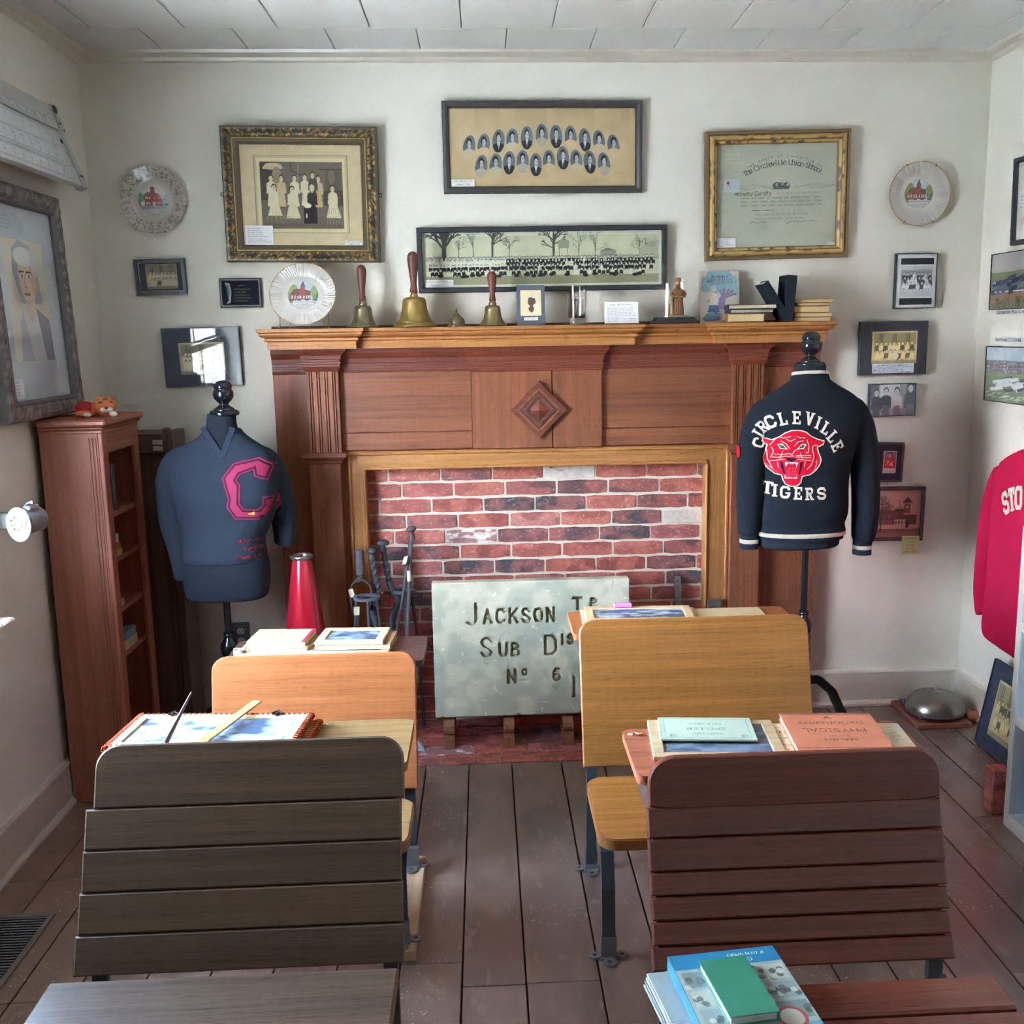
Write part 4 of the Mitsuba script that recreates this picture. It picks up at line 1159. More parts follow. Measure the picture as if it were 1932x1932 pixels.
plate('plate', 'round fluted gold rimmed plate hung on the right of the fireplace wall', wall_fr(BACK, (1.7585, -.006, 2.143), 0, 2), 0)

# ==== school desks: seat in front (towards the camera), backrest, and the desk top fixed behind it ===========================
def board_prof(x0, x1, p0, p1, t, r=0.0, bow=0.0):
    """a board x0..x1 running up from p0 to p1 (both (y, z)), t thick, its upper corners rounded by r"""
    p0, p1 = np.array(p0, float), np.array(p1, float)
    L = np.linalg.norm(p1 - p0)
    d = (p1 - p0) / L
    n = np.array([-d[1], d[0]])
    if n[0] > 0:
        n = -n
    w_ = x1 - x0
    P = sbox(0, 0, w_, L)
    if r:
        P = unary_union([sbox(0, 0, w_, L - r), sbox(r, 0, w_ - r, L), Point(r, L - r).buffer(r, quad_segs=7), Point(w_ - r, L - r).buffer(r, quad_segs=7)])
    c = .0035
    a, b = np.array(P.buffer(-c).exterior.coords)[:-1], np.array(P.buffer(-c).buffer(c, quad_segs=7).exterior.coords)
    v0 = ext(P.buffer(-c, join_style=2), t)
    v1 = ext(P, t - 2 * c, c)
    m = m3.Manifold.batch_boolean([m3.Manifold(m3.Mesh(np.asarray(v, np.float32), np.asarray(f, np.uint32))) for v, f in (v0, v1)], m3.OpType.Add).hull()
    v, f = vf(m)
    y = p0[0] + v[:, 1] * d[0] - v[:, 2] * n[0]
    z = p0[1] + v[:, 1] * d[1] - v[:, 2] * n[1]
    return np.stack([x0 + v[:, 0], y, z], 1), f

def school_desk(label, x0, x1, seat, boards, desk, tones, legs, foot_z=0.0, r=.045, gloss=False, seat_slats=1):
    """seat = (y front, y back, z); boards = [(p0, p1, shrink left, shrink right)] of the backrest; desk = (x0, x1, y near, y far, z); legs = (y front, y rear)"""
    t = thing('school_desk', label, 'school desk', 'old school desks in two rows')
    ts, tb, td = tones
    yf, yb, zs = seat
    c = .012
    if seat_slats == 1:
        P = sbox(x0 - .005, yf, x1 + .005, yb).buffer(-.05).buffer(.05, quad_segs=6)
        v, f = ext(P, .026, zs - .026)
        wood('seat', (v, f), ts, 0, t, gloss=gloss, smooth=40)
        v, f = ext(P.buffer(-.004), .004, zs - .0005)
        wood('seat_face', (v, f), ts, 0, t, gloss=gloss)
    else:
        L = (yb - yf) / seat_slats
        for k in range(seat_slats):
            wood('seat_slat', bx(x0 - .005, x1 + .005, yb - L * (k + 1) + .002, yb - L * k - .002, zs - .024 - .012 * (k == 0) * 0, zs - .004 * k, .005), ts, 0, t, gloss=gloss)
    for k, (p0, p1, a, b) in enumerate(boards):
        last = k == len(boards) - 1
        wood('back_board' if len(boards) > 1 else 'backrest', board_prof(x0 + a, x1 - b, p0, p1, .019, r if last else 0), tb, 0, t, gloss=gloss, smooth=35)
    for (p0, p1, a, b), nxt in zip(boards, boards[1:]):
        wood('gap_light_stop', bx(x0 + .012, x1 - .012, p1[0] + .0135, p1[0] + .0235, p1[1] - .010, p1[1] + .012), 9, 0, t)  # added strip behind each joint, stops light showing through the gaps
    dx0, dx1, y0, y1, z = desk
    P = sbox(dx0, y0, dx1, y1).buffer(-.02).buffer(.02, quad_segs=5)
    wood('desk_top', ext(P, .021, z - .021), td, 0, t, gloss=gloss, smooth=40)
    wood('desk_box', cat(bx(dx0 + .03, dx1 - .03, y0 + .03, y1 - .05, z - .115, z - .105), bx(dx0 + .03, dx0 + .042, y0 + .03, y1 - .05, z - .105, z - .021), bx(dx1 - .042, dx1 - .03, y0 + .03, y1 - .05, z - .105, z - .021), bx(dx0 + .03, dx1 - .03, y0 + .03, y0 + .042, z - .105, z - .021)), 9, 0, t)
    lf, lr = legs
    bz, tz = boards[0][0], boards[-1][1]
    cv_ = np.array([q for b in boards for q in b[:2]])
    cy = lambda h: float(np.interp(h, cv_[:, 1], cv_[:, 0]))
    for x in (x0 + .028, x1 - .028):
        yk = bz[0] + .036
        q = cat(bar([(x, lf, foot_z + .004), (x, lf + .004, foot_z + .19), (x, lf + .03, zs - .10), (x, lf + .10, zs - .045), (x, (lf + yb) / 2, zs - .032), (x, yb, zs - .032)], .034, .016, (0, 1, 0.2)),
                bar([(x, max(lr, yk + .01), foot_z + .004), (x, max(lr - .012, yk + .01), foot_z + .15), (x, max(lr - .03, yk + .01), zs - .06), (x, cy(zs + .03) + .042, zs + .03), (x, cy(zs + .12) + .046, zs + .12), (x, cy(z - .14) + .048, z - .14), (x, cy(z - .06) + .058, z - .06), (x, cy(z - .06) + .11, z - .024), (x, y1 - .08, z - .024)], .030, .016, (0, 1, 0.15)),
                bar([(x, lf + .08, zs - .07), (x, (lf + lr) / 2, zs - .14), (x, lr - .03, zs - .10)], .014, .02, (0, 0, 1)))
        lg = add('leg', q, 'm_iron', t, (40, 38, 38))
        for yy in (lf, lr):
            P = unary_union([sbox(x - .022, yy - .02, x + .022, yy + .02), Point(x - .036, yy + .002).buffer(.016), Point(x + .036, yy + .002).buffer(.016), Point(x, yy - .032).buffer(.018)])
            P = P.difference(unary_union([Point(x - .036, yy + .002).buffer(.005), Point(x + .036, yy + .002).buffer(.005), Point(x, yy - .032).buffer(.006)]))
            add('foot', cat(ext(P, .006, foot_z), bar([(x, yy, foot_z + .003), (x, yy + .002, foot_z + .06)], .040, .020, (0, 1, 0))), 'm_vc_semi', lg, (84, 76, 70))
    return t

def along(pts, fr):
    """split the polyline at the given fractions (bottom to top)"""
    p = np.array(pts, float)
    s = np.r_[0, np.cumsum(np.linalg.norm(np.diff(p, axis=0), axis=1))]
    g = lambda t: (float(np.interp(t * s[-1], s, p[:, 0])), float(np.interp(t * s[-1], s, p[:, 1])))
    return [g(t) for t in np.r_[0, np.cumsum(fr) / np.sum(fr)]]
def slats(curve, fr, gap=.0016, shrink=None, flare=0.0):
    q = along(curve, fr)
    out = []
    for i, (a, b) in enumerate(zip(q, q[1:])):
        a, b = np.array(a), np.array(b)
        d = (b - a) / np.linalg.norm(b - a)
        e = shrink[i] if shrink else (0, 0)
        out.append((tuple(a + d * gap / 2), tuple(b - d * gap / 2), e[0], e[1]))
    return out

school_desk('dark brown slatted desk in front on the left, holding the slate laced in red', -.850, -.196, (-2.86, -2.445, .41),
            slats([(-2.335, .345), (-2.30, .43), (-2.255, .555), (-2.20, .70), (-2.172, .775)], [.172, .18, .182, .182, .284], shrink=[(-.010, -.004), (-.006, -.002), (-.002, 0), (0, 0), (.016, -.006)]),
            (-.835, -.188, -2.15, -1.875, .70), (3, 3, 7), (-2.80, -2.285), 0, .05, True, 2)
school_desk('dark red slatted desk in front on the right, with books on its seat', .315, .930, (-2.96, -2.555, .41),
            slats([(-2.425, .357), (-2.39, .41), (-2.355, .48), (-2.31, .60), (-2.28, .70), (-2.283, .752)], [.111, .111, .111, .111, .156, .148, .252], gap=.0024, shrink=[(-.006, .004), (-.002, .004), (0, 0), (0, -.002), (0, -.004), (0, -.004), (.004, -.004)]),
            (.306, .965, -2.225, -1.955, .685), (4, 4, 13), (-2.90, -2.385), 0, .055, True, 4)
school_desk('honey coloured plain backed desk with a seat, behind the red slatted desk', .263, .952, (-1.915, -1.535, .38),
            [((-1.425, .364), (-1.30, .775), 0, 0)], (.252, .955, -1.26, -1.00, .72), (5, 5, 6), (-1.806, -1.345), 0, .045, True)
school_desk('orange plain backed desk nearest the fireplace tools, with a dark desk top', -.826, -.224, (-1.83, -1.55, .345),
            [((-1.36, .288), (-1.272, .685), 0, 0)], (-.815, -.205, -1.22, -.955, .64), (7, 6, 9), (-1.74, -1.34), .031, .045, True)
for x in (-.318, -.84):
    wood('skid', bx(x, x + .104, -1.79, -1.275, .0005, .0305, .002), 10, 1, tag(thing('floor_runner', 'pale wooden runner under the right feet of the orange desk' if x > -.5 else 'pale wooden runner under the left feet of the orange desk', 'runner')))

# ---- things on the desks
def slate(label, cx, cy, z, w, h, rot=0, frame=.028, tone=10, laced=False, chalk_sheen=.5, seed=1, t=.011, name='writing_slate'):
    k = thing(name, label, 'slate')
    fr = Fr((cx, cy, z)).at((0, 0, 0), rz=rot)
    m = ring(w, h, [(0, .001), (0, t - .002), (.002, t), (frame - .002, t), (frame, t - .003), (frame, .002), (.002, 0)])
    wood('frame', m, tone, 0, k, fr)
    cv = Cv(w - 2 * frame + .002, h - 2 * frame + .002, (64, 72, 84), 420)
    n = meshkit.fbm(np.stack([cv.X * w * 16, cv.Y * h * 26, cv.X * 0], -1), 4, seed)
    cv.put(n > -1, (176, 186, 198), np.clip((n - .38) * 3, 0, 1) * chalk_sheen)  # pale smears: chalk, and the window reflection painted into the face colour
    (v, f), c = cv.mesh()
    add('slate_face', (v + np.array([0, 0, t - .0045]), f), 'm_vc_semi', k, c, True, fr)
    add('slate_back', bx(-w / 2 + frame, w / 2 - frame, -h / 2 + frame, h / 2 - frame, .001, t - .006), 'm_vc', k, (50, 56, 64), fr=fr)
    if laced:
        per = 2 * (w + h)
        ms = []
        for s in np.arange(0, per, .0125):
            if s < w: p, d, nrm = (-w / 2 + s, -h / 2), (1, 0), (0, -1)
            elif s < w + h: p, d, nrm = (w / 2, -h / 2 + s - w), (0, 1), (1, 0)
            elif s < 2 * w + h: p, d, nrm = (w / 2 - (s - w - h), h / 2), (-1, 0), (0, 1)
            else: p, d, nrm = (-w / 2, h / 2 - (s - 2 * w - h)), (0, -1), (-1, 0)
            p, d, nrm = np.array(p), np.array(d), np.array(nrm)
            a = p - nrm * .009
            ms.append(tube([np.r_[a, t + .0012], np.r_[p + nrm * .002 + d * .004, t * .9], np.r_[p + nrm * .003 + d * .006, t * .4], np.r_[p - nrm * .002 + d * .008, .0012]], .0026, 5))
        add('red_lacing', cat(*ms), 'm_vc', k, (156, 62, 40), fr=fr)
        for q in (-.3, .3):
            add('leather_tie', cat(tube([(w * q - .012, h / 2 - .012, t + .003), (w * q, h / 2 - .004, t + .006), (w * q + .014, h / 2 - .012, t + .003)], .003, 5), tube([(w * q, h / 2 - .02, t + .003), (w * q, h / 2 + .004, t + .004)], .003, 5)), 'm_vc', k, (52, 40, 34), fr=fr)
    return k

def book(label, cx, cy, z, w, d, h, rot=0, cover=(120, 60, 40), pages=(214, 196, 160), draw=None, name='book', cat_='book', group=None, spine='left', ct=.0022, soft_=False, tilt=0, fr=None, over=.003, roundb=False, mat='m_vc_semi'):
    """a closed book lying flat: w along its x, d along its y; cover boards, page block and spine"""
    k = thing(name, label, cat_, group)
    fr = (fr or Fr()).at((cx, cy, z), rz=rot, ry=tilt)
    o = 0 if soft_ else over
    c = min(ct * .4, .0012)
    sx = -1 if spine == 'left' else 1
    add('cover', cat(bx(-w / 2, w / 2, -d / 2, d / 2, h - ct, h, c), bx(-w / 2, w / 2, -d / 2, d / 2, 0, ct, c)), mat, k, cover, fr=fr)
    n = 7 if roundb else 3
    a = np.linspace(-1, 1, n)
    bulge = (.5 * h * np.sqrt(np.clip(1 - a ** 2, 0, 1)) if roundb else np.array([0, .0015, 0]))
    q = Polygon([(-w / 2 + .004, 0), *[(-w / 2 - bulge[i] * .6, h / 2 + a[i] * h / 2) for i in range(n)], (-w / 2 + .004, h)])
    v, f = ext(q, d, -d / 2)
    v = v[:, [0, 2, 1]] * np.array([-sx, 1, 1])
    add('spine', (v, f if sx > 0 else f[:, ::-1]), mat, k, cover, fr=fr)
    nl = 3
    add('pages', bx(-w / 2 + (.002 if sx < 0 else o), w / 2 - (o if sx < 0 else .002), -d / 2 + o, d / 2 - o, ct, h - ct), 'm_vc', k, pages, fr=fr)
    if draw:
        cv = Cv(w - .002, d - .002, cover, 700)
        draw(cv)
        (v, f), c = cv.mesh()
        add('cover_print', (v + np.array([0, 0, h + .0004]), f), 'm_vc_semi', k, c, True, fr)
    return k

# left front desk (top at z = .700): two laced slates, a ruler and a slate pencil
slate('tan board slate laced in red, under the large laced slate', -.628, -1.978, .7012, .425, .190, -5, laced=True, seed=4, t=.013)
slate('large slate with painted chalky sheen in a red laced frame on the dark brown desk', -.640, -1.990, .7200, .415, .205, -4.5, laced=True, chalk_sheen=.85, seed=7, t=.013)
fr = Fr((-.611, -1.99, .7395)).at((0, 0, 0), rz=73).at((0, 0, 0), ry=-2)
wood('blade', bx(-.15, .15, -.012, .012, 0, .004, .001), 12, 0, thing('ruler', 'wooden ruler lying across the large laced slate', 'ruler'), fr)
t = thing('pointer', 'thin dark tapered stick leaning up from the large laced slate', 'pointer')
p0, p1 = np.array([-.720, -2.075, .738]), np.array([-.678, -2.00, .826])
add('stick', tube([p0 + (p1 - p0) * s for s in (0, .5, 1)], [.0062, .0042, .0022], 10), 'm_vc_semi', t, (72, 44, 40), True)
# right front desk (z = .685)
slate('pale framed dark slate half under the green booklet', .509, -2.050, .6854, .295, .225, -5, frame=.027, chalk_sheen=.25, seed=3)
def pr_green(cv):
    cv.grain(.08, 30, 3)
    cv.rect(.04, .06, .96, .94, (132, 146, 130), .7); cv.rect(.055, .08, .945, .92, (168, 180, 160))
    cv.text(.5, .30, .011, 'SELF HELP', (104, 122, 106), 180); cv.text(.5, .52, .016, 'SPELLER', (98, 118, 102), 180); cv.text(.5, .74, .009, 'EXERCISES', (104, 122, 106), 180)
    for x in (.12, .88):
        for i in range(9): cv.ell(x + .03 * math.sin(i * 2), .78 + .014 * i, .018, .016, (116, 138, 112), .8)
book('thin pale green booklet lying across the slate on the red slatted desk', .499, -2.005, .6970, .218, .140, .004, -6, (164, 178, 158), (206, 204, 190), pr_green, 'booklet', 'booklet', soft_=True, ct=.001)
def pr_news(cv):
    cv.grain(.12, 20, 1); cv.rows(.05, .1, .95, .6, 9, (120, 92, 84), .5, .2, 3)
    for i, s in enumerate(('CHRISTIANITY', 'AND', 'CAPITALISM')): cv.text(.16, .28 + .2 * i, .014, s[:9], (170, 50, 52), 180)
book('worn paper magazine with red letters under the brick red atlas', .795, -2.075, .6853, .315, .200, .006, -5, (212, 192, 156), (216, 200, 166), pr_news, 'magazine', 'magazine', soft_=True, ct=.001)
def pr_atlas(cv):
    cv.grain(.10, 26, 5); cv.rect(0, .0, 1, .06, (120, 66, 48)); cv.rect(0, .92, 1, .93, (112, 62, 46))
    for y, h, s in ((.72, .016, 'MAURY'), (.62, .0085, 'REVISED'), (.48, .021, 'PHYSICAL'), (.28, .018, 'GEOGRAPHY')):
        cv.text(.5, y, h, s, (92, 50, 38), 180)
    cv.line([(.46, .16), (.5, .10), (.54, .16), (.5, .14), (.46, .16)], .003, (96, 52, 40)); cv.rect(.2, .57, .42, .575, (100, 56, 42)); cv.rect(.6, .57, .82, .575, (100, 56, 42))
book('large brick red atlas titled PHYSICAL GEOGRAPHY upside down on the red slatted desk', .784, -2.068, .6918, .215, .235, .017, -5, (178, 98, 68), (196, 152, 112), pr_atlas, spine='right')
add('string', tube([(.318, -1.99, .687), (.325, -2.0, .690), (.333, -1.985, .688), (.340, -2.0, .691), (.350, -1.99, .688)], .0022, 6), 'm_vc', tag(thing('twine', 'scrap of pale twine on the corner of the red slatted desk', 'twine')), (190, 150, 120))
# honey desk (z = .72): slates seen edge-on over the backrest
slate('pale slate flat on the honey coloured desk, its left one', .475, -1.115, .7204, .37, .19, -2, chalk_sheen=.9, seed=9)
slate('slate stacked on the left slate of the honey coloured desk', .470, -1.118, .7320, .34, .17, -3, chalk_sheen=.95, seed=12)
add('block', bx(.398, .458, -1.060, -1.040, .7440, .757, .003), 'm_vc', tag(thing('eraser', 'small bright pink eraser on the slates of the honey coloured desk', 'eraser')), (226, 120, 214))
book('flat stack of pale papers beside the slates on the honey coloured desk', .765, -1.13, .7204, .21, .17, .010, 0, (190, 164, 120), (206, 190, 150), None, 'paper_stack', 'papers', soft_=True, ct=.001)
# orange desk (z = .64)
slate('lowest pale framed slate of the stack on the orange desk', -.442, -1.065, .6404, .265, .185, -4, chalk_sheen=.3, seed=2)
slate('middle slate of the stack on the orange desk', -.425, -1.045, .6522, .235, .172, -3, chalk_sheen=.3, seed=5)
slate('top slate of the stack on the orange desk with blue grey chalky dust', -.437, -1.035, .6640, .215, .165, -4, chalk_sheen=.6, seed=6)
def pr_telep(cv):
    for i in range(14): cv.rect(.05 + .065 * i, .1, .085 + .065 * i, .9, (96, 66, 44), .7)
book('flat tan pamphlet lowest on the left of the orange desk', -.675, -1.085, .6404, .225, .160, .008, -5, (200, 172, 120), (206, 188, 150), pr_telep, 'booklet', 'booklet', soft_=True, ct=.001)
add('coil', tube([(-.785 + .012 * math.cos(a), -1.115 + .012 * math.sin(a), .6435 + .0008 * a) for a in np.linspace(0, 22, 80)], .0022, 5), 'm_vc', tag(thing('string_coil', 'small white string coil at the near left corner of the orange desk', 'string')), (206, 208, 206))
book('brown paper bound book under the yellow book on the orange desk', -.655, -1.045, .6486, .19, .15, .013, -6, (150, 112, 82), (222, 198, 170), None)
def pr_yellow(cv):
    cv.grain(.08, 20, 2); cv.rect(0, 0, 1, .05, (230, 226, 170)); cv.ell(.62, .25, .22, .12, (228, 226, 210)); cv.ell(.75, .3, .12, .1, (200, 208, 160))
    cv.text(.42, .55, .013, 'A CHILD\'S', (120, 124, 50), 0); cv.text(.42, .75, .013, 'GARDEN', (120, 124, 50), 0)
book('yellow covered book with red spine topmost on the orange desk', -.665, -1.030, .6620, .185, .145, .015, -5, (206, 206, 110), (228, 212, 190), pr_yellow, spine='right')
k = [q for q in scene if q.startswith('book') and q.endswith('__spine')][-1]
v_, f_ = bx(.082, .0945, -.0735, .0735, .0135, .0162, .0006)
add('red_spine_strip', (v_, f_), 'm_vc_semi', k.split('__')[0], (190, 44, 66), fr=Fr().at((-.665, -1.030, .6620), rz=-5), label='red cloth spine')
# on the seat of the red desk (z = .41)
t = thing('plastic_folder', 'clear edged folder of papers lowest on the red desk seat', 'folder')
fr = Fr((.400, -2.665, .4105)).at((0, 0, 0), rz=8)
for i in range(4):
    add('sheet', bx(-.112 + .002 * i, .10, -.135, .135, .0005 + .007 * i, .0055 + .007 * i, .001), 'm_vc_semi', t, [(170, 174, 170), (120, 124, 122), (196, 196, 186), (150, 152, 148)][i], fr=fr)
def pr_gov(cv):
    cv.rect(0, 0, 1, 1, (150, 156, 150)); cv.rect(0, 0, 1, .17, (40, 112, 150)); cv.grain(.1, 24, 4)
    cv.text(.5, .12, .0105, 'GOVERNMENT', (206, 214, 214), 180); cv.text(.72, .06, .0095, 'BEGINNING', (206, 214, 214), 180)
    g = np.random.default_rng(3)
    for i in range(3):
        for j in range(2):
            x, y = .04 + .5 * j, .2 + .2 * i
            cv.rect(x, y, x + .44, y + .17, [(120, 128, 122), (168, 170, 158), (136, 142, 136)][(i + j) % 3])
            for q in range(14):
                cv.ell(x + .44 * g.random(), y + .05 + .11 * g.random(), .03, .025, [(70, 74, 66), (190, 188, 176), (96, 96, 84)][q % 3], .8)
    cv.rect(0, .82, 1, 1, (96, 150, 176)); cv.ell(.78, .76, .13, .11, (176, 70, 60)); cv.ell(.78, .76, .10, .085, (206, 204, 190))
book('large blue covered government textbook with picture panels on the red desk seat', .432, -2.672, .4395, .205, .275, .030, 6, (60, 120, 150), (206, 186, 150), pr_gov)
book('small green book lying on the blue government textbook', .418, -2.668, .4700, .088, .165, .018, 7, (44, 112, 80), (210, 206, 190), None, spine='right')

# ==== dress forms and clothes ============================================================================================
def man(m):
    v, f = vf(m)
    t = trimesh.Trimesh(v, f, process=True)
    t.fix_normals()
    return m3.Manifold(m3.Mesh(np.asarray(t.vertices, np.float32), np.asarray(t.faces, np.uint32)))

def loft(rings, n=40, p=2.3):
    """stacked rounded sections (cx, cy, z, rx, ry), closed at both ends"""
    g = np.arange(n) * 2 * np.pi / n
    c, s = np.cos(g), np.sin(g)
    sx, sy = np.sign(c) * abs(c) ** (2 / p), np.sign(s) * abs(s) ** (2 / p)
    v = [np.stack([cx + rx * sx, cy + ry * sy, np.full(n, z)], 1) for cx, cy, z, rx, ry in rings]
    f = []
    for i in range(len(rings) - 1):
        for j in range(n):
            k = (j + 1) % n
            f += [(i * n + j, i * n + k, i * n + n + k), (i * n + j, i * n + n + k, i * n + n + j)]
    v = np.vstack(v + [np.array([[rings[0][0], rings[0][1], rings[0][2]], [rings[-1][0], rings[-1][1], rings[-1][2]]])])
    q = len(v)
    m = (len(rings) - 1) * n
    for j in range(n):
        k = (j + 1) % n
        f += [(q - 2, k, j), (q - 1, m + j, m + k)]
    return v, np.array(f)

def fine(rings, k=6):
    """the same stack with smooth steps in between"""
    from scipy.interpolate import PchipInterpolator
    r = np.array(rings, float)
    s = np.arange(len(r))
    return PchipInterpolator(s, r)(np.linspace(0, len(r) - 1, (len(r) - 1) * k + 1))

def soften(m, length, it=12, lam=.5):
    t = trimesh.Trimesh(*vf(m.refine_to_length(length)), process=True)
    return trimesh.smoothing.filter_taubin(t, lamb=lam, nu=lam + .03, iterations=it)

def folds(t, amp, k, seed, zw=1.0):
    n = meshkit.fbm(t.vertices * np.array([k, k, k * zw]), 3, seed) - .5
    t.vertices = t.vertices + t.vertex_normals * (n * 2 * amp)[:, None]
    return t

from scipy.interpolate import LinearNDInterpolator
class Drape:
    """lays flat pieces on the near side of a garment (the side of -y)"""
    def __init__(s, t, x0, x1, z0, z1):
        v, n = t.vertices, t.vertex_normals
        k = (n[:, 1] < -.12) & (v[:, 0] > x0) & (v[:, 0] < x1) & (v[:, 2] > z0) & (v[:, 2] < z1)
        s.f = LinearNDInterpolator(v[k][:, [0, 2]], v[k][:, 1])
        s.mean = v[k][:, 1].min()
    def __call__(s, m, off):
        """local (x, z, height) -> world, pieces subdivided first"""
        v, f = vf(m)
        y = s.f(v[:, 0], v[:, 1])
        y = np.where(np.isnan(y), np.nanmax(y) if np.isfinite(y).any() else s.mean, y)
        return np.stack([v[:, 0], y - off - v[:, 2], v[:, 1]], 1), f[:, ::-1]

def patch(poly, d, size=.008):
    v, f = ext(poly, d)
    v, f = trimesh.remesh.subdivide_to_size(v, f, size)
    return v, f

def stand(name, label, cx, cy, z_bot, torso, neck_z, fin, base_z=0.0, gloss=(10, 10, 12)):
    t = thing(name, label, 'dress form')
    add('torso', folds(soften(man(loft(fine(torso), 44)), .022, 4), .001, 20, 3), 'm_cloth', t, (24, 25, 29), True)
    x, y, z, k = fin
    add('neck_cap', (lathe([(0, .010), (.046 * k, .010), (.052 * k, .004), (.052 * k, -.004), (.048 * k, -.008)], 32)), 'm_vc_gloss', t, gloss, 30, Fr((x, y, z)))
    prof = [(.034, .009), (.036, .016), (.026, .022), (.016, .030), (.016, .036), (.026, .044), (.034, .056), (.0365, .068), (.034, .080), (.029, .087), (.031, .089), (.0325, .094), (.030, .104), (.021, .113), (.009, .117), (0, .118)]
    add('finial', lathe([(a * k, b * k) for a, b in prof], 32), 'm_vc_gloss', t, gloss, True, Fr((x, y, z)))
    add('pole', tube([(cx, cy, base_z + .10), (cx, cy, z_bot + .02)], .0125, 16), 'm_vc_gloss', t, gloss, 30)
    add('collar', lathe([(.0, .06), (.018, .06), (.02, .05), (.016, .04), (.03, .02), (.034, 0), (.030, -.02), (.02, -.035), (.026, -.045), (.024, -.1), (.02, -.3), (.012, -.32)], 28), 'm_vc_gloss', t, gloss, True, Fr((cx, cy, .46 if base_z == 0 else .46)))
    for a in (20, 140, 260):
        q = math.radians(a)
        d = np.array([math.cos(q), math.sin(q), 0])
        c = np.array([cx, cy, 0])
        add('leg', bar([c + d * .012 + [0, 0, .235], c + d * .08 + [0, 0, .225], c + d * .15 + [0, 0, .165], c + d * .20 + [0, 0, .07], c + d * .24 + [0, 0, .018], c + d * .275 + [0, 0, .014]], .026, .03), 'm_vc_gloss', t, gloss, 40)
    return t

# left: the dark pullover with a crimson C
CX, CY = -.965, -.44
stand('dress_form', 'black dress form with a glossy finial wearing the dark pullover beside the bookcase', -.985, -.42, .66,
      [(CX - .01, CY, .662, .135, .085), (CX - .008, CY, .675, .150, .098), (CX - .006, CY, .76, .158, .108), (CX - .003, CY, .86, .145, .10), (CX, CY, .97, .12, .09), (CX, CY, 1.08, .135, .10), (CX + .004, CY, 1.16, .15, .095), (CX + .006, CY, 1.215, .13, .08), (CX + .008, CY, 1.25, .075, .06), (CX + .01, CY, 1.29, .056, .052), (CX + .012, CY, 1.345, .050, .048)],
      1.345, (CX + .024, CY, 1.346, 1.0))
body = man(loft(fine([(CX - .010, CY, .806, .142, .112), (CX - .008, CY, .83, .150, .120), (CX - .006, CY, .88, .146, .118), (CX + .008, CY - .004, .96, .168, .114), (CX + .012, CY - .008, 1.05, .186, .122), (CX + .010, CY - .006, 1.13, .192, .118), (CX + .008, CY, 1.185, .182, .098), (CX + .008, CY, 1.222, .148, .080), (CX + .010, CY, 1.262, .088, .066), (CX + .012, CY, 1.29, .066, .060)]), 48))
armL = man(tube(fine([(CX - .10, CY + .005, 1.192), (CX - .150, CY, 1.168), (CX - .182, CY - .005, 1.09), (CX - .185, CY - .015, .98), (CX - .165, CY - .02, .86), (CX - .155, CY - .015, .74)], 6), np.interp(np.linspace(0, 5, 31), range(6), [.040, .055, .058, .052, .046, .036]), 20))
armR = man(tube(fine([(CX + .105, CY + .02, 1.192), (CX + .150, CY + .035, 1.165), (CX + .182, CY + .06, 1.09), (CX + .196, CY + .085, .98), (CX + .196, CY + .10, .89), (CX + .186, CY + .10, .835)], 6), np.interp(np.linspace(0, 5, 31), range(6), [.040, .052, .052, .048, .044, .034]), 20))
vneck = man(xz(Polygon([(CX - .045, 1.32), (CX + .060, 1.32), (CX + .060, 1.296), (CX + .030, 1.198), (CX - .045, 1.296)]), -.70, CY))
sw = soften((body + armL + armR), .012, 40)
sw = folds(folds(sw, .0045, 9, 4, .6), .0012, 45, 8)
sw = trimesh.Trimesh(*vf(man(sw) - vneck), process=False)
S1 = thing('pullover', 'dark charcoal pullover with a large crimson letter C on the left dress form', 'sweater')
add('knit', sw, 'm_cloth', S1, (30, 32, 38), 50)
dr1 = Drape(sw, CX - .15, CX + .235, .80, 1.28)
dr1b = lambda q, o: dr1(q, o)
for a, b in (((CX - .048, 1.30), (CX + .027, 1.196)), ((CX + .027, 1.196), (CX + .062, 1.298))):
    L = LineString([a, b]).buffer(.010, cap_style=2)
    add('neck_band', dr1b(patch(L, .002, .010), .0008), 'm_cloth', S1, (32, 34, 42))
Cs = [(.62, .70), (.86, .62), (.98, .86), (.70, 1.0), (.22, .93), (.0, .70), (.10, .36), (.06, .22), (.20, .02), (.72, -.02), (.98, .14), (.98, .36), (.74, .36), (.74, .24), (.66, .17), (.40, .19), (.33, .28), (.36, .58), (.30, .66), (.36, .74), (.60, .80)]
Cp = Polygon([(-.936 + .176 * x, .970 + .222 * y) for x, y in Cs]).buffer(0)
for k, (d, c) in enumerate(((0, (120, 40, 62)), (-.006, (52, 20, 32)), (-.0115, (140, 44, 68)))):
    q = Cp.buffer(d, join_style=2)
    add('letter' if k < 1 else 'letter_felt', dr1b(patch(q, .0016, .008), .0008 + .0010 * k), 'm_cloth', S1 if k < 1 else S1 + '__letter', c)
add('letter_felt', dr1b(patch(Polygon([(-.858, .993), (-.832, 1.000), (-.834, .986)]), .0012), .0045), 'm_vc', S1 + '__letter', (206, 160, 60))
for s, x, z in (('Mary Jo', -.868, .886), ('Varsity', -.852, .856), ('Cheer Leader', -.850, .826)):
    v, f = lettering(s, .0135, .0010)
    v[:, 0] += v[:, 1] * .3
    v, f = trimesh.remesh.subdivide_to_size(v + np.array([x, z, 0]), f, .01)
    add('embroidery', dr1b((v, f), .0012), 'm_vc', S1, (136, 44, 58))

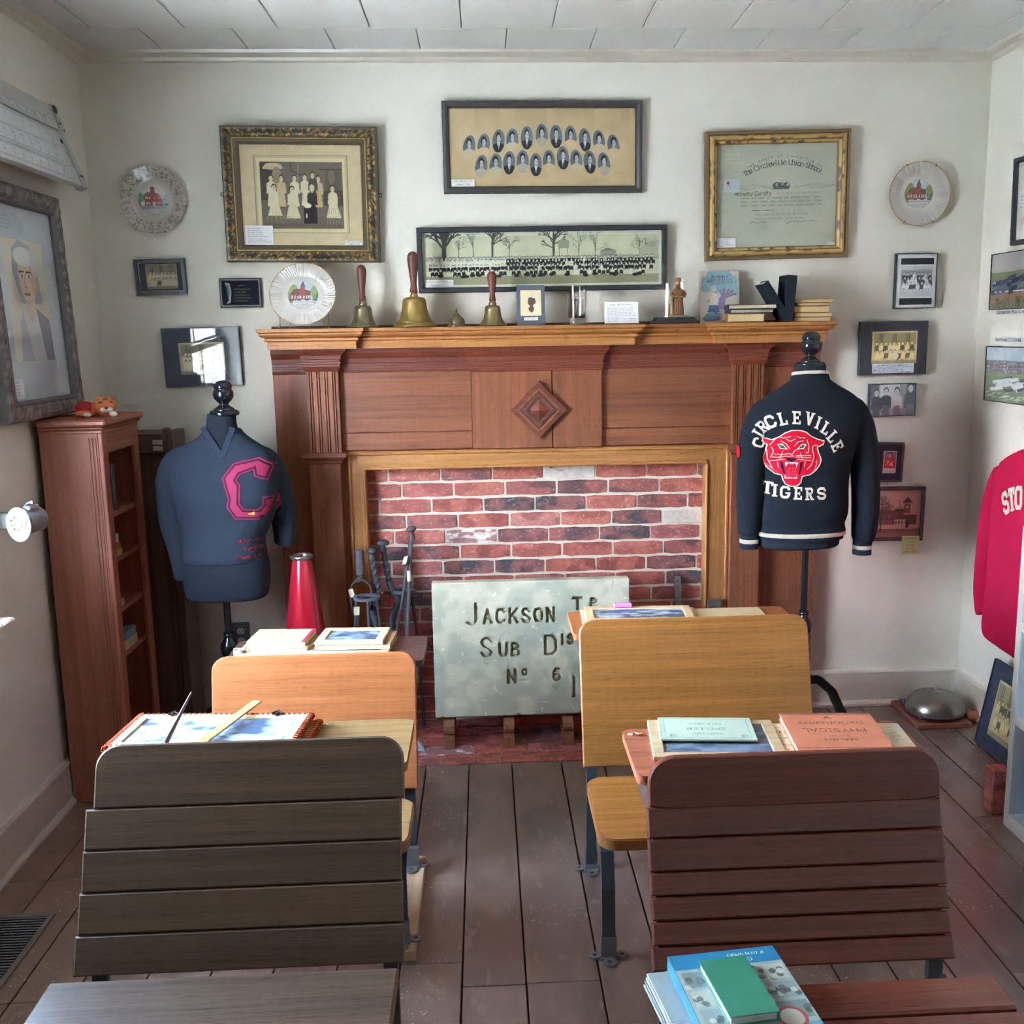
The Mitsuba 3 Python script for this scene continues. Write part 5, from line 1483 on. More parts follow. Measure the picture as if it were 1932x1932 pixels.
# right: the black jacket seen from behind
JX, JY = 1.216, -.40
stand('dress_form', 'black dress form wearing the black lettered jacket in front of the mantelpiece right end', 1.240, -.34, .80,
      [(JX - .03, JY, .795, .140, .085), (JX - .028, JY, .81, .158, .10), (JX - .02, JY, .90, .150, .10), (JX - .01, JY, 1.05, .13, .09), (JX, JY, 1.2, .15, .095), (JX, JY, 1.32, .13, .08), (JX, JY, 1.38, .07, .06), (JX, JY, 1.44, .060, .055), (JX, JY, 1.486, .058, .052)],
      1.486, (JX + .002, JY, 1.484, 1.05))
jb = man(loft(fine([(JX - .022, JY, .842, .170, .112), (JX - .022, JY, .86, .174, .118), (JX - .022, JY, .885, .168, .116), (JX - .018, JY, .93, .176, .122), (JX - .012, JY, 1.03, .170, .116), (JX - .006, JY - .004, 1.14, .176, .118), (JX, JY - .006, 1.24, .190, .114), (JX + .002, JY, 1.325, .200, .096), (JX + .004, JY, 1.372, .165, .080), (JX + .004, JY, 1.410, .100, .070), (JX + .003, JY, 1.432, .071, .064), (JX + .002, JY, 1.448, .066, .060)]), 56))
aL = man(tube(fine([(JX - .11, JY, 1.338), (JX - .162, JY, 1.305), (JX - .200, JY, 1.22), (JX - .218, JY - .01, 1.08), (JX - .222, JY - .02, .94), (JX - .222, JY - .02, .862), (JX - .221, JY - .02, .846)], 7), np.interp(np.linspace(0, 6, 43), range(7), [.042, .056, .059, .053, .048, .042, .032]), 22))
aR = man(tube(fine([(JX + .11, JY, 1.340), (JX + .164, JY, 1.308), (JX + .202, JY, 1.22), (JX + .222, JY - .01, 1.08), (JX + .226, JY - .02, .93), (JX + .222, JY - .02, .83), (JX + .220, JY - .02, .812)], 7), np.interp(np.linspace(0, 6, 43), range(7), [.042, .057, .060, .055, .051, .044, .033]), 22))
jk = soften(jb + aL + aR, .012, 40)
jk = folds(folds(jk, .0035, 8, 14, .7), .001, 40, 5)
J = thing('letter_jacket', 'black wool jacket lettered CIRCLEVILLE TIGERS around a red tiger head', 'jacket')
add('wool', jk, 'm_cloth', J, (17, 18, 22), True)
def band(cx, cy, z0, z1, rx, ry, n=56, w_=0.0):
    g = fine([(cx, cy, z0, rx - .003, ry - .003), (cx, cy, z0 + .002, rx, ry), (cx, cy, z1 - .002, rx, ry), (cx, cy, z1, rx - .003, ry - .003)], 2)
    return loft(g, n)
CREAM = (206, 198, 178)
add('waistband', band(JX - .022, JY, .829, .845, .166, .112), 'm_cloth', J, (20, 22, 28), 40)
add('waist_stripe', band(JX - .022, JY, .845, .862, .1755, .1205), 'm_cloth', J, CREAM, 40)
add('waistband', band(JX - .022, JY, .862, .878, .171, .117), 'm_cloth', J, (19, 21, 27), 40)
for s, x, z in ((-1, JX - .221, .846), (1, JX + .219, .812)):
    for k, (a, b, r, c) in enumerate(((-.014, .006, .0345, (19, 21, 27)), (-.030, -.014, .0355, CREAM), (-.052, -.030, .0345, (20, 22, 28)))):
        add('cuff' if k != 1 else 'cuff_stripe', band(x, JY - .02, z + a, z + b, r, r, 32), 'm_cloth', J, c, 40)
add('neckband', loft(fine([(JX + .002, JY, 1.415, .073, .066), (JX + .002, JY, 1.436, .070, .064), (JX + .002, JY, 1.448, .066, .060)], 3), 40), 'm_cloth', J, (16, 17, 21), 40)
v, f = loft(fine([(JX + .002, JY, 1.446, .068, .062), (JX + .002, JY, 1.458, .067, .061)], 2), 40)
v[:, 2] += (v[:, 1] - JY) * -.12
add('neck_stripe', (v, f), 'm_cloth', J, CREAM, 40)
dj = Drape(jk, JX - .245, JX + .2, .86, 1.36)
for s, pts in (('CIRCLEVILLE', [(1.014, 1.203, -72), (1.012, 1.236, -58), (1.026, 1.262, -44), (1.052, 1.281, -26), (1.092, 1.292, -13), (1.141, 1.296, 3), (1.189, 1.292, 14), (1.219, 1.277, 24), (1.247, 1.257, 32), (1.272, 1.226, 48), (1.292, 1.190, 62)]),
               ('TIGERS', [(1.050, 1.034, 4), (1.072, 1.026, 3), (1.107, 1.021, 2), (1.150, 1.017, 1), (1.192, 1.015, 0), (1.239, 1.015, 0)])):
    for ch, (x, z, a) in zip(s, pts):
        g, w_ = block(ch)
        g = affinity.translate(affinity.scale(g, .043, .047, origin=(0, 0)), -w_ * .0215, -.0235)
        g = affinity.translate(affinity.rotate(g, -a, origin=(0, 0)), x, z)
        add('felt_letter', dj(patch(g, .0016, .007), .0008), 'm_vc', J, (214, 208, 192))
def tiger(cv):
    P = lambda pts: [((x - 350) / 850, (y - 455) / 835) for x, y in pts]
    cream, red, dark = (222, 204, 184), (190, 24, 44), (40, 18, 32)
    out = P([(350, 570), (480, 600), (560, 560), (640, 500), (730, 465), (850, 465), (930, 490), (1010, 555), (1090, 590), (1195, 620), (1180, 680), (1095, 720), (1112, 780), (1155, 890), (1132, 975), (1080, 1050), (1000, 1112), (895, 1135), (880, 1220), (830, 1275), (740, 1282), (660, 1250), (620, 1180), (605, 1120), (520, 1100), (430, 1020), (385, 930), (375, 860), (410, 770), (420, 690), (370, 650)])
    g = Polygon(out)
    m = cv.mask(g)
    q = affinity.scale(g, cv.w, cv.h, origin=(0, 0))
    inner = affinity.scale(q.buffer(-.0045), 1 / cv.w, 1 / cv.h, origin=(0, 0))
    cv.put(cv.mask(inner), red)
    L = lambda pts, w_=.0021, c=cream: cv.line(P(pts), w_, c)
    for s in ([(575, 565), (620, 585), (660, 570), (720, 562)], [(660, 600), (715, 630), (780, 590)], [(800, 555), (840, 578), (910, 580)], [(520, 600), (455, 690)], [(590, 625), (660, 665), (700, 725)], [(770, 690), (820, 630), (885, 622)], [(480, 720), (505, 770), (475, 865)],
              [(935, 610), (965, 690), (960, 780), (935, 800), (928, 770)], [(1090, 690), (1030, 690), (1010, 720), (1040, 850), (1010, 960), (950, 1020)], [(510, 815), (620, 818), (690, 800), (740, 815), (770, 760), (815, 735)], [(495, 860), (600, 855), (640, 838), (760, 835)], [(470, 918), (640, 880)], [(620, 765), (580, 890)],
              [(790, 828), (1000, 830)], [(790, 850), (1000, 860)], [(810, 880), (1000, 905)], [(845, 785), (875, 865)], [(555, 935), (575, 1000)], [(920, 915), (910, 985)], [(430, 765), (445, 900), (500, 1020)]):
        L(s)
    for i in range(9):
        L([(1020 + 14 * i - 5 * i * i * .2, 1095 - 22 * i), (1040 + 14 * i - 5 * i * i * .2, 1070 - 22 * i)], .0016); L([(400 + 20 * i, 950 + 16 * i), (425 + 18 * i, 955 + 16 * i)], .0014)
    for x, y, s in ((612, 702, 1), (865, 700, -1)):
        cv.poly(P([(x - 70 * s, y - 35), (x, y - 38), (x + 68 * s, y + 42), (x - 30 * s, y + 34)]), cream); cv.poly(P([(x - 52 * s, y - 24), (x - 4, y - 26), (x + 46 * s, y + 30), (x - 24 * s, y + 24)]), (58, 92, 72)); cv.ell(*P([(x, y)])[0], .012, .024, (30, 36, 34)); cv.ell(*P([(x - 4, y - 8)])[0], .006, .008, (220, 226, 214))
    cv.poly(P([(650, 862), (815, 862), (770, 905), (735, 925), (695, 905)]), dark)
    cv.poly(P([(588, 915), (625, 930), (665, 1120), (640, 1090), (600, 1000)]), dark); cv.poly(P([(885, 915), (850, 930), (835, 1110), (860, 1080), (880, 990)]), dark)
    cv.poly(P([(630, 925), (845, 925), (815, 1010), (825, 1150), (650, 1150), (670, 1010)]), (156, 26, 46)); cv.poly(P([(680, 1000), (800, 1000), (805, 1120), (672, 1120)]), (206, 40, 58)); L([(735, 1000), (735, 1110)], .0012, dark); L([(690, 1040), (790, 1040)], .0012, dark)
    for x0, x1, y0, y1 in ((645, 820, 925, 960), (655, 815, 1125, 1160)):
        for i in range(8):
            x = x0 + (x1 - x0) * i / 8
            cv.poly(P([(x, y0), (x + (x1 - x0) / 8 - 3, y0), (x + (x1 - x0) / 16, y1)] if y0 < 1000 else [(x, y1), (x + (x1 - x0) / 8 - 3, y1), (x + (x1 - x0) / 16, y0)]), (230, 222, 206))
    for pts in ([(645, 925), (675, 925), (668, 1000)], [(795, 930), (822, 930), (798, 1008)], [(650, 1160), (672, 1160), (652, 1090)], [(800, 1160), (820, 1160), (808, 1088)]):
        cv.poly(P(pts), (236, 230, 214))
    return m
cv = Cv(.222, .217, (222, 204, 184), 950)
m = tiger(cv)
(v, f), c = cv.mesh()
f = f[m.ravel()[f].all(1)]
v = np.stack([v[:, 0] + 1.134, v[:, 1] + 1.147, v[:, 2] + .0016], 1)
v, f = dj((v, f), .0012)
add('tiger_patch', (v, f[:, ::-1] if False else f), 'm_vc', J, c, True, label='red felt tiger head patch')
add('sleeve_patch', patch(affinity.scale(Point(0, 0).buffer(1), .010, .018), .002)[0:2] if False else (lambda q: (np.stack([JX - .268 + q[0][:, 2] * .3, JY - .01 + q[0][:, 0], 1.165 + q[0][:, 1]], 1), q[1]))(patch(affinity.scale(Point(0, 0).buffer(1), .022, .024), .006)), 'm_vc', J, (190, 30, 44))

# the red sweater on the right wall
R1 = thing('red_sweater', 'bright crimson sweater lettered STO hanging on the right wall behind the pale shelf', 'sweater')
RYc, RX = -.80, 1.935
rb = man(loft(fine([(RX + .005, RYc, .43, .045, .36), (RX, RYc, .47, .060, .375), (RX, RYc, .75, .062, .36), (RX, RYc, 1.0, .066, .35), (RX + .01, RYc, 1.10, .060, .34), (RX + .02, RYc, 1.155, .05, .26), (RX + .03, RYc, 1.20, .045, .13), (RX + .035, RYc, 1.222, .04, .09)], 6), 48))
ra = man(tube(fine([(RX + .02, RYc + .33, 1.07), (RX + .02, RYc + .395, .95), (RX + .025, RYc + .44, .75), (RX + .03, RYc + .455, .58), (RX + .035, RYc + .445, .49)], 6), np.interp(np.linspace(0, 4, 25), range(5), [.045, .048, .045, .042, .036]), 18))
rs = folds(soften(rb + ra, .018, 10), .006, 5, 22, .5)
rs.vertices[:, 0] = np.minimum(rs.vertices[:, 0], XR - .004)
add('knit', rs, 'm_cloth', R1, (172, 18, 48), True)
q = [s for s in 'STO']
for ch, y, z, a in zip(q, (-.655, -.700, -.748), (.985, 1.005, 1.018), (28, 18, 8)):
    g, w_ = block(ch)
    g = affinity.translate(affinity.scale(g, .062, .085, origin=(0, 0)), -w_ * .03, -.04)
    g = affinity.rotate(g, a, origin=(0, 0))
    v, f = patch(g, .003, .012)
    tree_ = rs.vertices[(rs.vertex_normals[:, 0] < -.2)]
    xx = np.array([tree_[np.argmin((tree_[:, 1] - (y - a_)) ** 2 + (tree_[:, 2] - (z + b_)) ** 2), 0] for a_, b_ in v[:, :2]])
    add('felt_letter', (np.stack([xx.min() - .0005 - v[:, 2] + (xx - xx.min()) * .6, y - v[:, 0], z + v[:, 1]], 1), f), 'm_vc', R1, (222, 208, 180))
add('hanger_hook', tube([(XR - .02, RYc, 1.22), (XR - .02, RYc, 1.27), (XR - .008, RYc, 1.285)], .003, 6), 'm_vc_metal', R1, (90, 86, 80), True)

# ==== on the mantel shelf (z = 1.6445) ======================================================================================
SZ = 1.6447
ez = Fr((-.683, -.150, SZ))
t = thing('plate_easel', 'thin gold wire easel holding the plate on the mantel shelf', 'easel')
for s in (-1, 1):
    add('wire', tube([(s * .095, .02, .0015), (s * .093, -.015, .004), (s * .0925, -.034, .002), (s * .090, -.040, .014), (s * .091, -.024, .012), (s * .093, -.008, .052), (s * .095, .012, .098)], .0016, 7), 'm_vc_metal', t, (196, 164, 96), True, ez)
add('wire', tube([(-.095, .012, .098), (0, .0125, .1), (.095, .012, .098)], .0016, 7), 'm_vc_metal', t, (196, 164, 96), True, ez)
add('wire', tube([(-.07, .055, .0015), (-.05, .012, .098), (.05, .012, .098), (.07, .055, .0015)], .0016, 7), 'm_vc_metal', t, (196, 164, 96), True, ez)
plate('plate', 'white fluted plate with a red school, standing on a gold wire easel on the mantel', Fr((-.683, -.155, SZ + .124), (1, 0, 0), (0, .34, .94), (0, -.94, .34)), 0, clips=False)

def handbell(label, x, y, R, hb, hh, brass, wood_c, tone):
    k = thing('handbell', label, 'bell', 'brass handbells on the mantel shelf')
    fr = Fr((x, y, SZ))
    pr = [(.86, .0), (1.0, .015), (1.0, .05), (.90, .12), (.78, .22), (.66, .38), (.59, .58), (.55, .80), (.53, .90), (.46, .97), (.30, 1.0), (0, 1.0)]
    v, f = lathe([(R * a, hb * b) for a, b in pr], 40)
    col = lin(brass) * (.75 + .5 * meshkit.fbm(v * 60, 3, 3))[:, None]
    add('bell', (v, f), 'm_vc_metal', k, col, True, fr)
    add('rim_band', lathe([(R * .845, hb * .16), (R * .86, hb * .175), (R * .82, hb * .19)], 40), 'm_vc_metal', k, brass, True, fr)
    add('ferrule', lathe([(.014, hb), (.016, hb + .006), (.012, hb + .012), (.011, hb + .02)], 24), 'm_vc_metal', k, brass, True, fr)
    L = hh - hb - .012
    hp = [(.010, 0), (.011, .03), (.0145, .06), (.012, .09), (.0125, .12), (.010, .2), (.011, .35), (.015, .58), (.0185, .78), (.018, .9), (.012, .97), (.006, 1.0), (0, 1.0)]
    s = 1.0 if R < .07 else 1.15
    wood('handle', lathe([(a * s, hb + .012 + b * L) for a, b in hp], 28), tone, 2, k, fr, False, True)
handbell('medium brass handbell with turned brown handle nearest the easel plate', -.462, -.13, .060, .085, .238, (112, 98, 74), None, 4)
handbell('largest and brightest brass handbell with long wooden handle', -.263, -.14, .084, .114, .285, (158, 126, 70), None, 4)
handbell('brass handbell with slender dark red handle beside the silhouette card', .039, -.13, .055, .080, .208, (128, 108, 74), None, 2)
t = thing('call_bell', 'small domed brass call bell between the two handbells', 'bell')
add('dome', lathe([(.036, 0), (.037, .004), (.033, .007), (.031, .012), (.031, .018), (.027, .030), (.018, .038), (.013, .042), (.012, .047), (.006, .050), (.0035, .056), (.0045, .060), (.002, .066), (0, .069)], 36), 'm_vc_metal', t, (96, 80, 60), True, Fr((-.101, -.14, SZ)))
# silhouette card
fr = Fr((.188, -.145, SZ), (1, 0, 0), (0, .12, .993), (0, -.993, .12))
t = thing('silhouette_card', 'grey standing card with a small dark profile silhouette on cream paper', 'card')
add('mount', bx(-.055, .055, 0, .155, -.004, 0, .0008), 'm_vc', t, (84, 84, 88), fr=fr)
cv = Cv(.081, .099, (214, 192, 152), 1300)
cv.grain(.06, 40, 2)
q = [(.60, .30), (.50, .27), (.40, .30), (.36, .36), (.37, .42), (.33, .46), (.36, .48), (.37, .55), (.43, .58), (.45, .64), (.38, .70), (.40, .80), (.55, .88), (.62, .80), (.66, .70), (.60, .62), (.63, .55), (.72, .52), (.74, .42), (.70, .33)]
cv.poly(q, (88, 66, 64))
(v, f), c = cv.mesh()
add('paper', (v + np.array([0, .0865, .0006]), f), 'm_vc', t, c, True, fr)
q = Cv(.054, .0115, (222, 220, 212), 1400)
q.text(.5, .5, .0052, 'Francis Brown', (90, 88, 86))
(v, f), c = q.mesh()
add('caption', (v + np.array([0, .0255, .0006]), f), 'm_vc', t, c, True, fr)
# drinking glass
t = thing('drinking_glass', 'tall clear straight sided drinking glass with white lettering on the mantel', 'glass')
gp = [(0, 0), (.0318, 0), (.0325, .002), (.034, .03), (.0385, .148), (.0380, .1495), (.0362, .148), (.0322, .034), (.030, .027), (0, .025)]
add('tumbler', lathe(gp, 48), 'm_glass', t, None, True, Fr((.366, -.15, SZ)))
for s, z, h in (('Circleville', .112, .0085), ('High School', .098, .0085), ('Class of', .085, .006), ('1958', .075, .006)):
    v, f = lettering(s, h, .0004)
    v, f = trimesh.remesh.subdivide_to_size(v * np.array([.82, 1, 1]), f, .004)
    R = .0371 + (z + v[:, 1] - .075) * .038 - .0004 + v[:, 2]
    a = v[:, 0] / .037
    add('lettering', (np.stack([R * np.sin(a), -R * np.cos(a) - .0004, z + v[:, 1]], 1), f), 'm_vc', t, (222, 222, 222), fr=Fr((.366, -.15, SZ)))
# text card in an acrylic stand
fr = Fr((.543, -.140, SZ), (1, 0, 0), (0, .16, .987), (0, -.987, .16))
t = thing('text_card', 'white printed information card in a clear stand left of the glass dome', 'card')
cv = Cv(.132, .086, (226, 228, 232), 1300)
cv.text(.5, .15, .0045, 'JOHNNY APPLESEED FIGURINE', (96, 96, 104)); cv.rows(.08, .26, .94, .94, 10, (120, 122, 130), .7, .2, 3)
(v, f), c = cv.mesh()
add('paper', (v + np.array([0, .045, .0008]), f), 'm_vc', t, c, True, fr)
add('backing', bx(-.067, .067, 0, .0885, -.002, 0, .0005), 'm_vc_semi', t, (216, 218, 220), fr=fr)
add('foot', bx(-.066, .066, 0, .002, -.002, .02), 'm_vc_semi', t, (216, 218, 220), fr=fr)
# the glass dome with a carved group
t = thing('glass_dome', 'clear glass dome on a black oval base over a carved figurine', 'dome')
fr = Fr((.753, -.125, SZ))
add('base', lathe([(0, .024), (.080, .024), (.082, .020), (.084, .016), (.092, .010), (.095, .004), (.094, 0), (0, 0)], 48), 'm_vc_gloss', t, (18, 16, 16), 30, fr)
a = np.linspace(0, np.pi / 2, 14)
add('shade', lathe([(.0765, .024), (.0765, .15)] + [(.0765 * math.cos(q), .15 + .0765 * math.sin(q)) for q in a[1:]], 56), 'm_pane', t, None, True, fr)
G = thing('figurine', 'small carved bearded man in brown robe with children, under the glass dome', 'figurine')
fr = Fr((.768, -.120, SZ + .0242))
add('ground', lathe([(0, .010), (.03, .010), (.052, .004), (.055, 0)], 20), 'm_vc', G, (150, 126, 92), True, fr.at((-.012, 0, 0)))
robe = soften(man(loft(fine([(0, 0, .006, .024, .020), (0, 0, .03, .022, .018), (0, 0, .07, .019, .016), (0, 0, .09, .021, .015), (0, 0, .104, .020, .013), (0, 0, .114, .010, .009), (0, 0, .120, .008, .008)], 4), 28)) +
              man(tube([(-.018, 0, .102), (-.026, -.004, .088), (-.020, -.016, .080), (-.006, -.021, .080)], [.007, .0075, .0065, .005], 12)) + man(tube([(.018, 0, .102), (.028, -.004, .088), (.022, -.016, .080), (.008, -.021, .080)], [.007, .0075, .0065, .005], 12)), .004, 3)
robe.vertices += robe.vertex_normals * (.0012 * np.sin(np.arctan2(robe.vertices[:, 1], robe.vertices[:, 0]) * 14) * (robe.vertices[:, 2] < .075))[:, None]
add('robe', robe, 'm_vc', G, (112, 78, 54), True, fr)
add('head', soften(man(loft(fine([(0, -.001, .116, .006, .006), (0, -.002, .124, .0095, .0098), (0, -.001, .134, .0098, .0105), (0, 0, .142, .006, .007)], 4), 20)), .003, 2), 'm_vc', G, (190, 142, 106), True, fr)
add('beard', soften(man(loft(fine([(0, -.011, .104, .003, .003), (0, -.009, .114, .008, .005), (0, -.007, .123, .0092, .0062), (0, -.006, .128, .007, .004)], 4), 16)), .003, 2), 'm_vc', G, (78, 48, 34), True, fr)
add('hat', lathe([(.0105, .136), (.012, .138), (.0105, .139), (.0115, .152), (0, .153)], 20), 'm_vc', G, (140, 104, 66), 40, fr)
add('pipe_handle', tube([(.010, -.004, .140), (.024, -.010, .135)], .0012, 6), 'm_vc', G, (80, 56, 40), True, fr)
add('open_book', cat(bx(-.014, 0, -.026, -.016, .078, .082, .001), bx(0, .014, -.026, -.016, .078, .082, .001)), 'm_vc', G, (150, 104, 60), fr=fr)
for x, y, k, c in ((-.028, -.010, .55, (176, 150, 116)), (-.042, -.016, .36, (186, 160, 130)), (-.024, .004, .68, (150, 128, 98))):
    b = loft(fine([(x, y, .006, .018 * k, .015 * k), (x, y, .07 * k, .015 * k, .013 * k), (x, y, .105 * k, .016 * k, .011 * k), (x, y, .114 * k, .008 * k, .008 * k), (x, y - .002, .126 * k, .011 * k, .011 * k), (x, y - .002, .140 * k, .010 * k, .010 * k), (x, y, .148 * k, .003, .003)], 3), 18)
    add('child', b, 'm_vc', G, c, True, fr)
# picture book
fr = Fr((.948, -.072, SZ), (1, 0, 0), (0, .18, .984), (0, -.984, .18))
t = thing('picture_book', 'tall picture book titled JOHNNY APPLESEED leaning on the wall above the mantel', 'book')
add('cover', bx(-.081, .081, 0, .208, -.008, 0, .001), 'm_vc_semi', t, (206, 196, 182), fr=fr)
cv = Cv(.160, .206, (218, 204, 190), 1000)
blue = (140, 174, 190)
for x, y, r in ((.5, .13, .33), (.25, .2, .2), (.75, .2, .22), (.15, .33, .12), (.86, .34, .13), (.5, .24, .3), (.9, .42, .09)):
    cv.ell(x, y, r, r * .62, blue)
for i in range(26):
    a_, r_ = i * 2.4, .10 + .28 * ((i * 37 % 26) / 26)
    cv.ell(.5 + r_ * math.cos(a_) * 1.2, .18 + r_ * math.sin(a_) * .62, .016, .014, (100, 140, 170))
for i, (x, y) in enumerate(((.52, .38), (.62, .34), (.74, .36), (.84, .38), (.9, .44), (.7, .42))):
    cv.line([(.52, .68), (.60, .52), (x, y)], .009, (140, 118, 156))
cv.poly([(.42, .74), (.5, .5), (.66, .46), (.62, .72)], (140, 118, 156)); cv.line([(.3, .44), (.42, .42), (.44, .52), (.2, .58)], .006, (120, 100, 140))
cv.ell(.36, .34, .06, .055, (226, 210, 190)); cv.ell(.35, .315, .075, .035, (190, 196, 200)); cv.poly([(.26, .42), (.44, .42), (.46, .66), (.24, .66)], (232, 220, 204)); cv.line([(.28, .46), (.17, .58)], .008, (220, 200, 180))
cv.poly([(.24, .66), (.46, .66), (.5, .8), (.2, .8)], (74, 96, 140)); cv.ell(.34, .88, .22, .09, (110, 136, 156)); cv.ell(.2, .92, .14, .06, (126, 150, 166)); cv.line([(.2, .78), (.3, .74), (.42, .82)], .006, (52, 66, 100))
cv.text(.5, .115, .0125, 'JOHNNY', (48, 46, 58)); cv.text(.5, .19, .0135, 'APPLESEED', (48, 46, 58)); cv.rows(.3, .235, .72, .255, 1, (70, 80, 100), .8, 0, 2)
cv.rect(.5, .74, .98, .98, (212, 196, 182), .5)
(v, f), c = cv.mesh()
add('cover_print', (v + np.array([0, .104, .0004]), f), 'm_vc_semi', t, c, True, fr)
# books right of it
AGED = (196, 164, 118)
book('worn brown leather book lying lowest, right of the picture book', 1.022, -.150, SZ, .148, .10, .035, -3, (124, 84, 52), AGED, None, ct=.004, group=None)
book('lower of two black books lying on the brown leather book', 1.046, -.145, SZ + .0352, .172, .10, .0155, -2, (22, 22, 25), (150, 140, 124), None)
book('upper of two black books lying on the brown leather book', 1.050, -.146, SZ + .0509, .19, .105, .0175, -5, (22, 22, 25), (190, 172, 140), None)
fr = Fr((1.1815, -.135, SZ), (-.855, 0, .519), (0, 1, 0), (-.519, 0, -.855))
k = thing('book', 'black book leaning to the left between the lying and upright black books', 'book')
A = np.array([1.178, -.135, SZ]); U = np.array([-.55, 0, .835]); N = np.array([.835, 0, .55])
fr = Fr(A, tuple(N), (0, 1, 0), tuple(U))
add('cover', cat(bx(0, .003, -.055, .055, 0, .172, .001), bx(.025, .028, -.055, .055, 0, .172, .001), bx(0, .028, -.058, -.055, 0, .172, .001)), 'm_vc', k, (26, 28, 32), fr=fr)
add('pages', bx(.003, .025, -.055, .050, .003, .169), 'm_vc', k, (176, 164, 142), fr=fr)
fr = Fr((1.190, -.130, SZ)).at((0, 0, 0), ry=4)
k = thing('book', 'black book standing upright against the stack of tan books', 'book')
add('cover', cat(bx(-.019, -.016, -.06, .06, 0, .178, .001), bx(.016, .019, -.06, .06, 0, .178, .001), bx(-.019, .019, -.063, -.060, 0, .178, .0015)), 'm_vc', k, (26, 28, 32), fr=fr)
add('pages', bx(-.016, .016, -.06, .054, .003, .175), 'm_vc', k, (170, 158, 136), fr=fr)
z = SZ
for i, (h, w_, dx, rot, c) in enumerate(((.0165, .142, 0, 0, (170, 128, 84)), (.0175, .146, .003, 2, (150, 106, 66)), (.0245, .138, -.003, -2, (178, 136, 88)), (.013, .130, .001, 1, (96, 66, 46)), (.013, .150, .004, -1, (176, 132, 82)))):
    book(['lowest tan book of the five stacked at the mantel right end', 'second tan book from the bottom of the mantel stack', 'thick middle tan book of the mantel stack', 'thin dark brown book, second from the top of the mantel stack', 'topmost tan book of the mantel stack'][i],
         1.292 + dx, -.128, z + .0002, w_, .10, h, rot, c, AGED, None, roundb=True, group='five old books stacked on the mantel')
    z += h + .0003

# ==== by the fireplace ======================================================================================================
STK = {'J': ([[(.45, 1.1), (.45, .2), (.34, .03), (.14, .0), (0, .1)]], .5), 'A': ([[(0, 0), (.28, 1), (.56, 0)], [(.12, .36), (.44, .36)]], .58), 'C': ([[(.58, .8), (.45, .98), (.15, .98), (0, .75), (0, .25), (.15, .02), (.45, .02), (.58, .2)]], .6),
       'K': ([[(0, 0), (0, 1)], [(.55, 1), (.02, .42)], [(.2, .6), (.58, 0)]], .58), 'S': ([[(.52, .82), (.40, .98), (.12, .98), (0, .80), (.1, .58), (.42, .44), (.54, .24), (.42, .02), (.12, .02), (0, .2)]], .54), 'O': ([[(.1, .06), (0, .3), (0, .7), (.1, .94), (.46, .94), (.56, .7), (.56, .3), (.46, .06), (.1, .06)]], .56),
       'N': ([[(0, 0), (0, 1), (.52, 0), (.52, 1)]], .52), 'T': ([[(-.05, .97), (.65, .97)], [(.3, .97), (.3, 0)]], .6), 'P': ([[(0, 0), (0, 1), (.42, 1), (.54, .85), (.54, .65), (.42, .5), (0, .5)]], .54), 'U': ([[(0, 1), (0, .2), (.12, .02), (.42, .02), (.54, .2), (.54, 1)]], .54),
       'B': ([[(0, 0), (0, 1), (.4, 1), (.5, .88), (.5, .66), (.4, .54), (0, .54)], [(.4, .54), (.54, .42), (.54, .12), (.42, 0), (0, 0)]], .54), 'D': ([[(0, 0), (0, 1), (.36, 1), (.56, .8), (.56, .2), (.36, 0), (0, 0)]], .56), 'I': ([[(0, 0), (0, 1)]], .02), '6': ([[(.46, .92), (.2, .98), (.02, .6), (.02, .25), (.14, .02), (.4, .02), (.5, .25), (.4, .5), (.14, .5), (.03, .3)]], .5), '1': ([[(0, 0), (0, 1)]], .02)}
# slab: local x right, y up, z out; face at z = 0
SLf = Fr((-.2255, -.300, .1085), (1, 0, 0), (0, .045, .999), (0, -.999, .045))
sw_, sh_ = .782, .5465
slab = man(bx(0, sw_, 0, sh_, -.062, 0, .004))
P0 = lambda px, py: ((px - 821) / 473.5, (1351 - py) / 461)
cuts = []
def carve(s, x, y, h, w_, d=.018, sp=1.0):
    for ch in s:
        st, adv = STK[ch]
        for p in st:
            q = LineString([(x + a * h * sp, y + b * h) for a, b in p]).buffer(w_, cap_style=3, join_style=1, quad_segs=3)
            cuts.append(man(ext(q, .03, -d)))
        x += (adv + .42) * h * sp
for s, px, py, hp in (('J', 886, 1176, 34), ('ACKSON', 917, 1175, 25), ('T', 1086, 1153, 21), ('P', 1118, 1152, 17), ('S', 911, 1237, 34), ('UB', 945, 1237, 23), ('D', 1031, 1236, 34), ('I', 1063, 1218, 17), ('S', 1074, 1218, 17), ('N', 960, 1288, 24), ('O', 987, 1275, 12), ('6', 1045, 1287, 24), ('1', 1084, 1317, 35)):
    x, y = P0(px, py)
    carve(s, x, y, hp / 461, .0056 if hp > 13 else .0040, sp=1.0 if s != 'ACKSON' else .93)
x, y = P0(984, 1283)
cuts.append(man(ext(LineString([(x, y), (x + .026, y)]).buffer(.0022), .03, -.005)))
for px, py, r in ((1054, 1296, .022), (920, 1247, .014), (1165, 1105, .018), (840, 1242, .004), (900, 1185, .004), (930, 1190, .006)):
    x, y = P0(px, py)
    g = np.random.default_rng(int(px))
    P = Polygon([(x + r * g.uniform(.5, 1.1) * math.cos(a), y + r * g.uniform(.5, 1.1) * math.sin(a)) for a in np.linspace(0, 6.0, 13)])
    cuts.append(man(ext(P.buffer(0), .03, -.0035)))
for px, r in ((978, .012), (1100, .016), (835, .008)):
    x, y = P0(px, 1351)
    cuts.append(man(trimesh.creation.icosphere(1, r)).translate((x, 0, 0)))
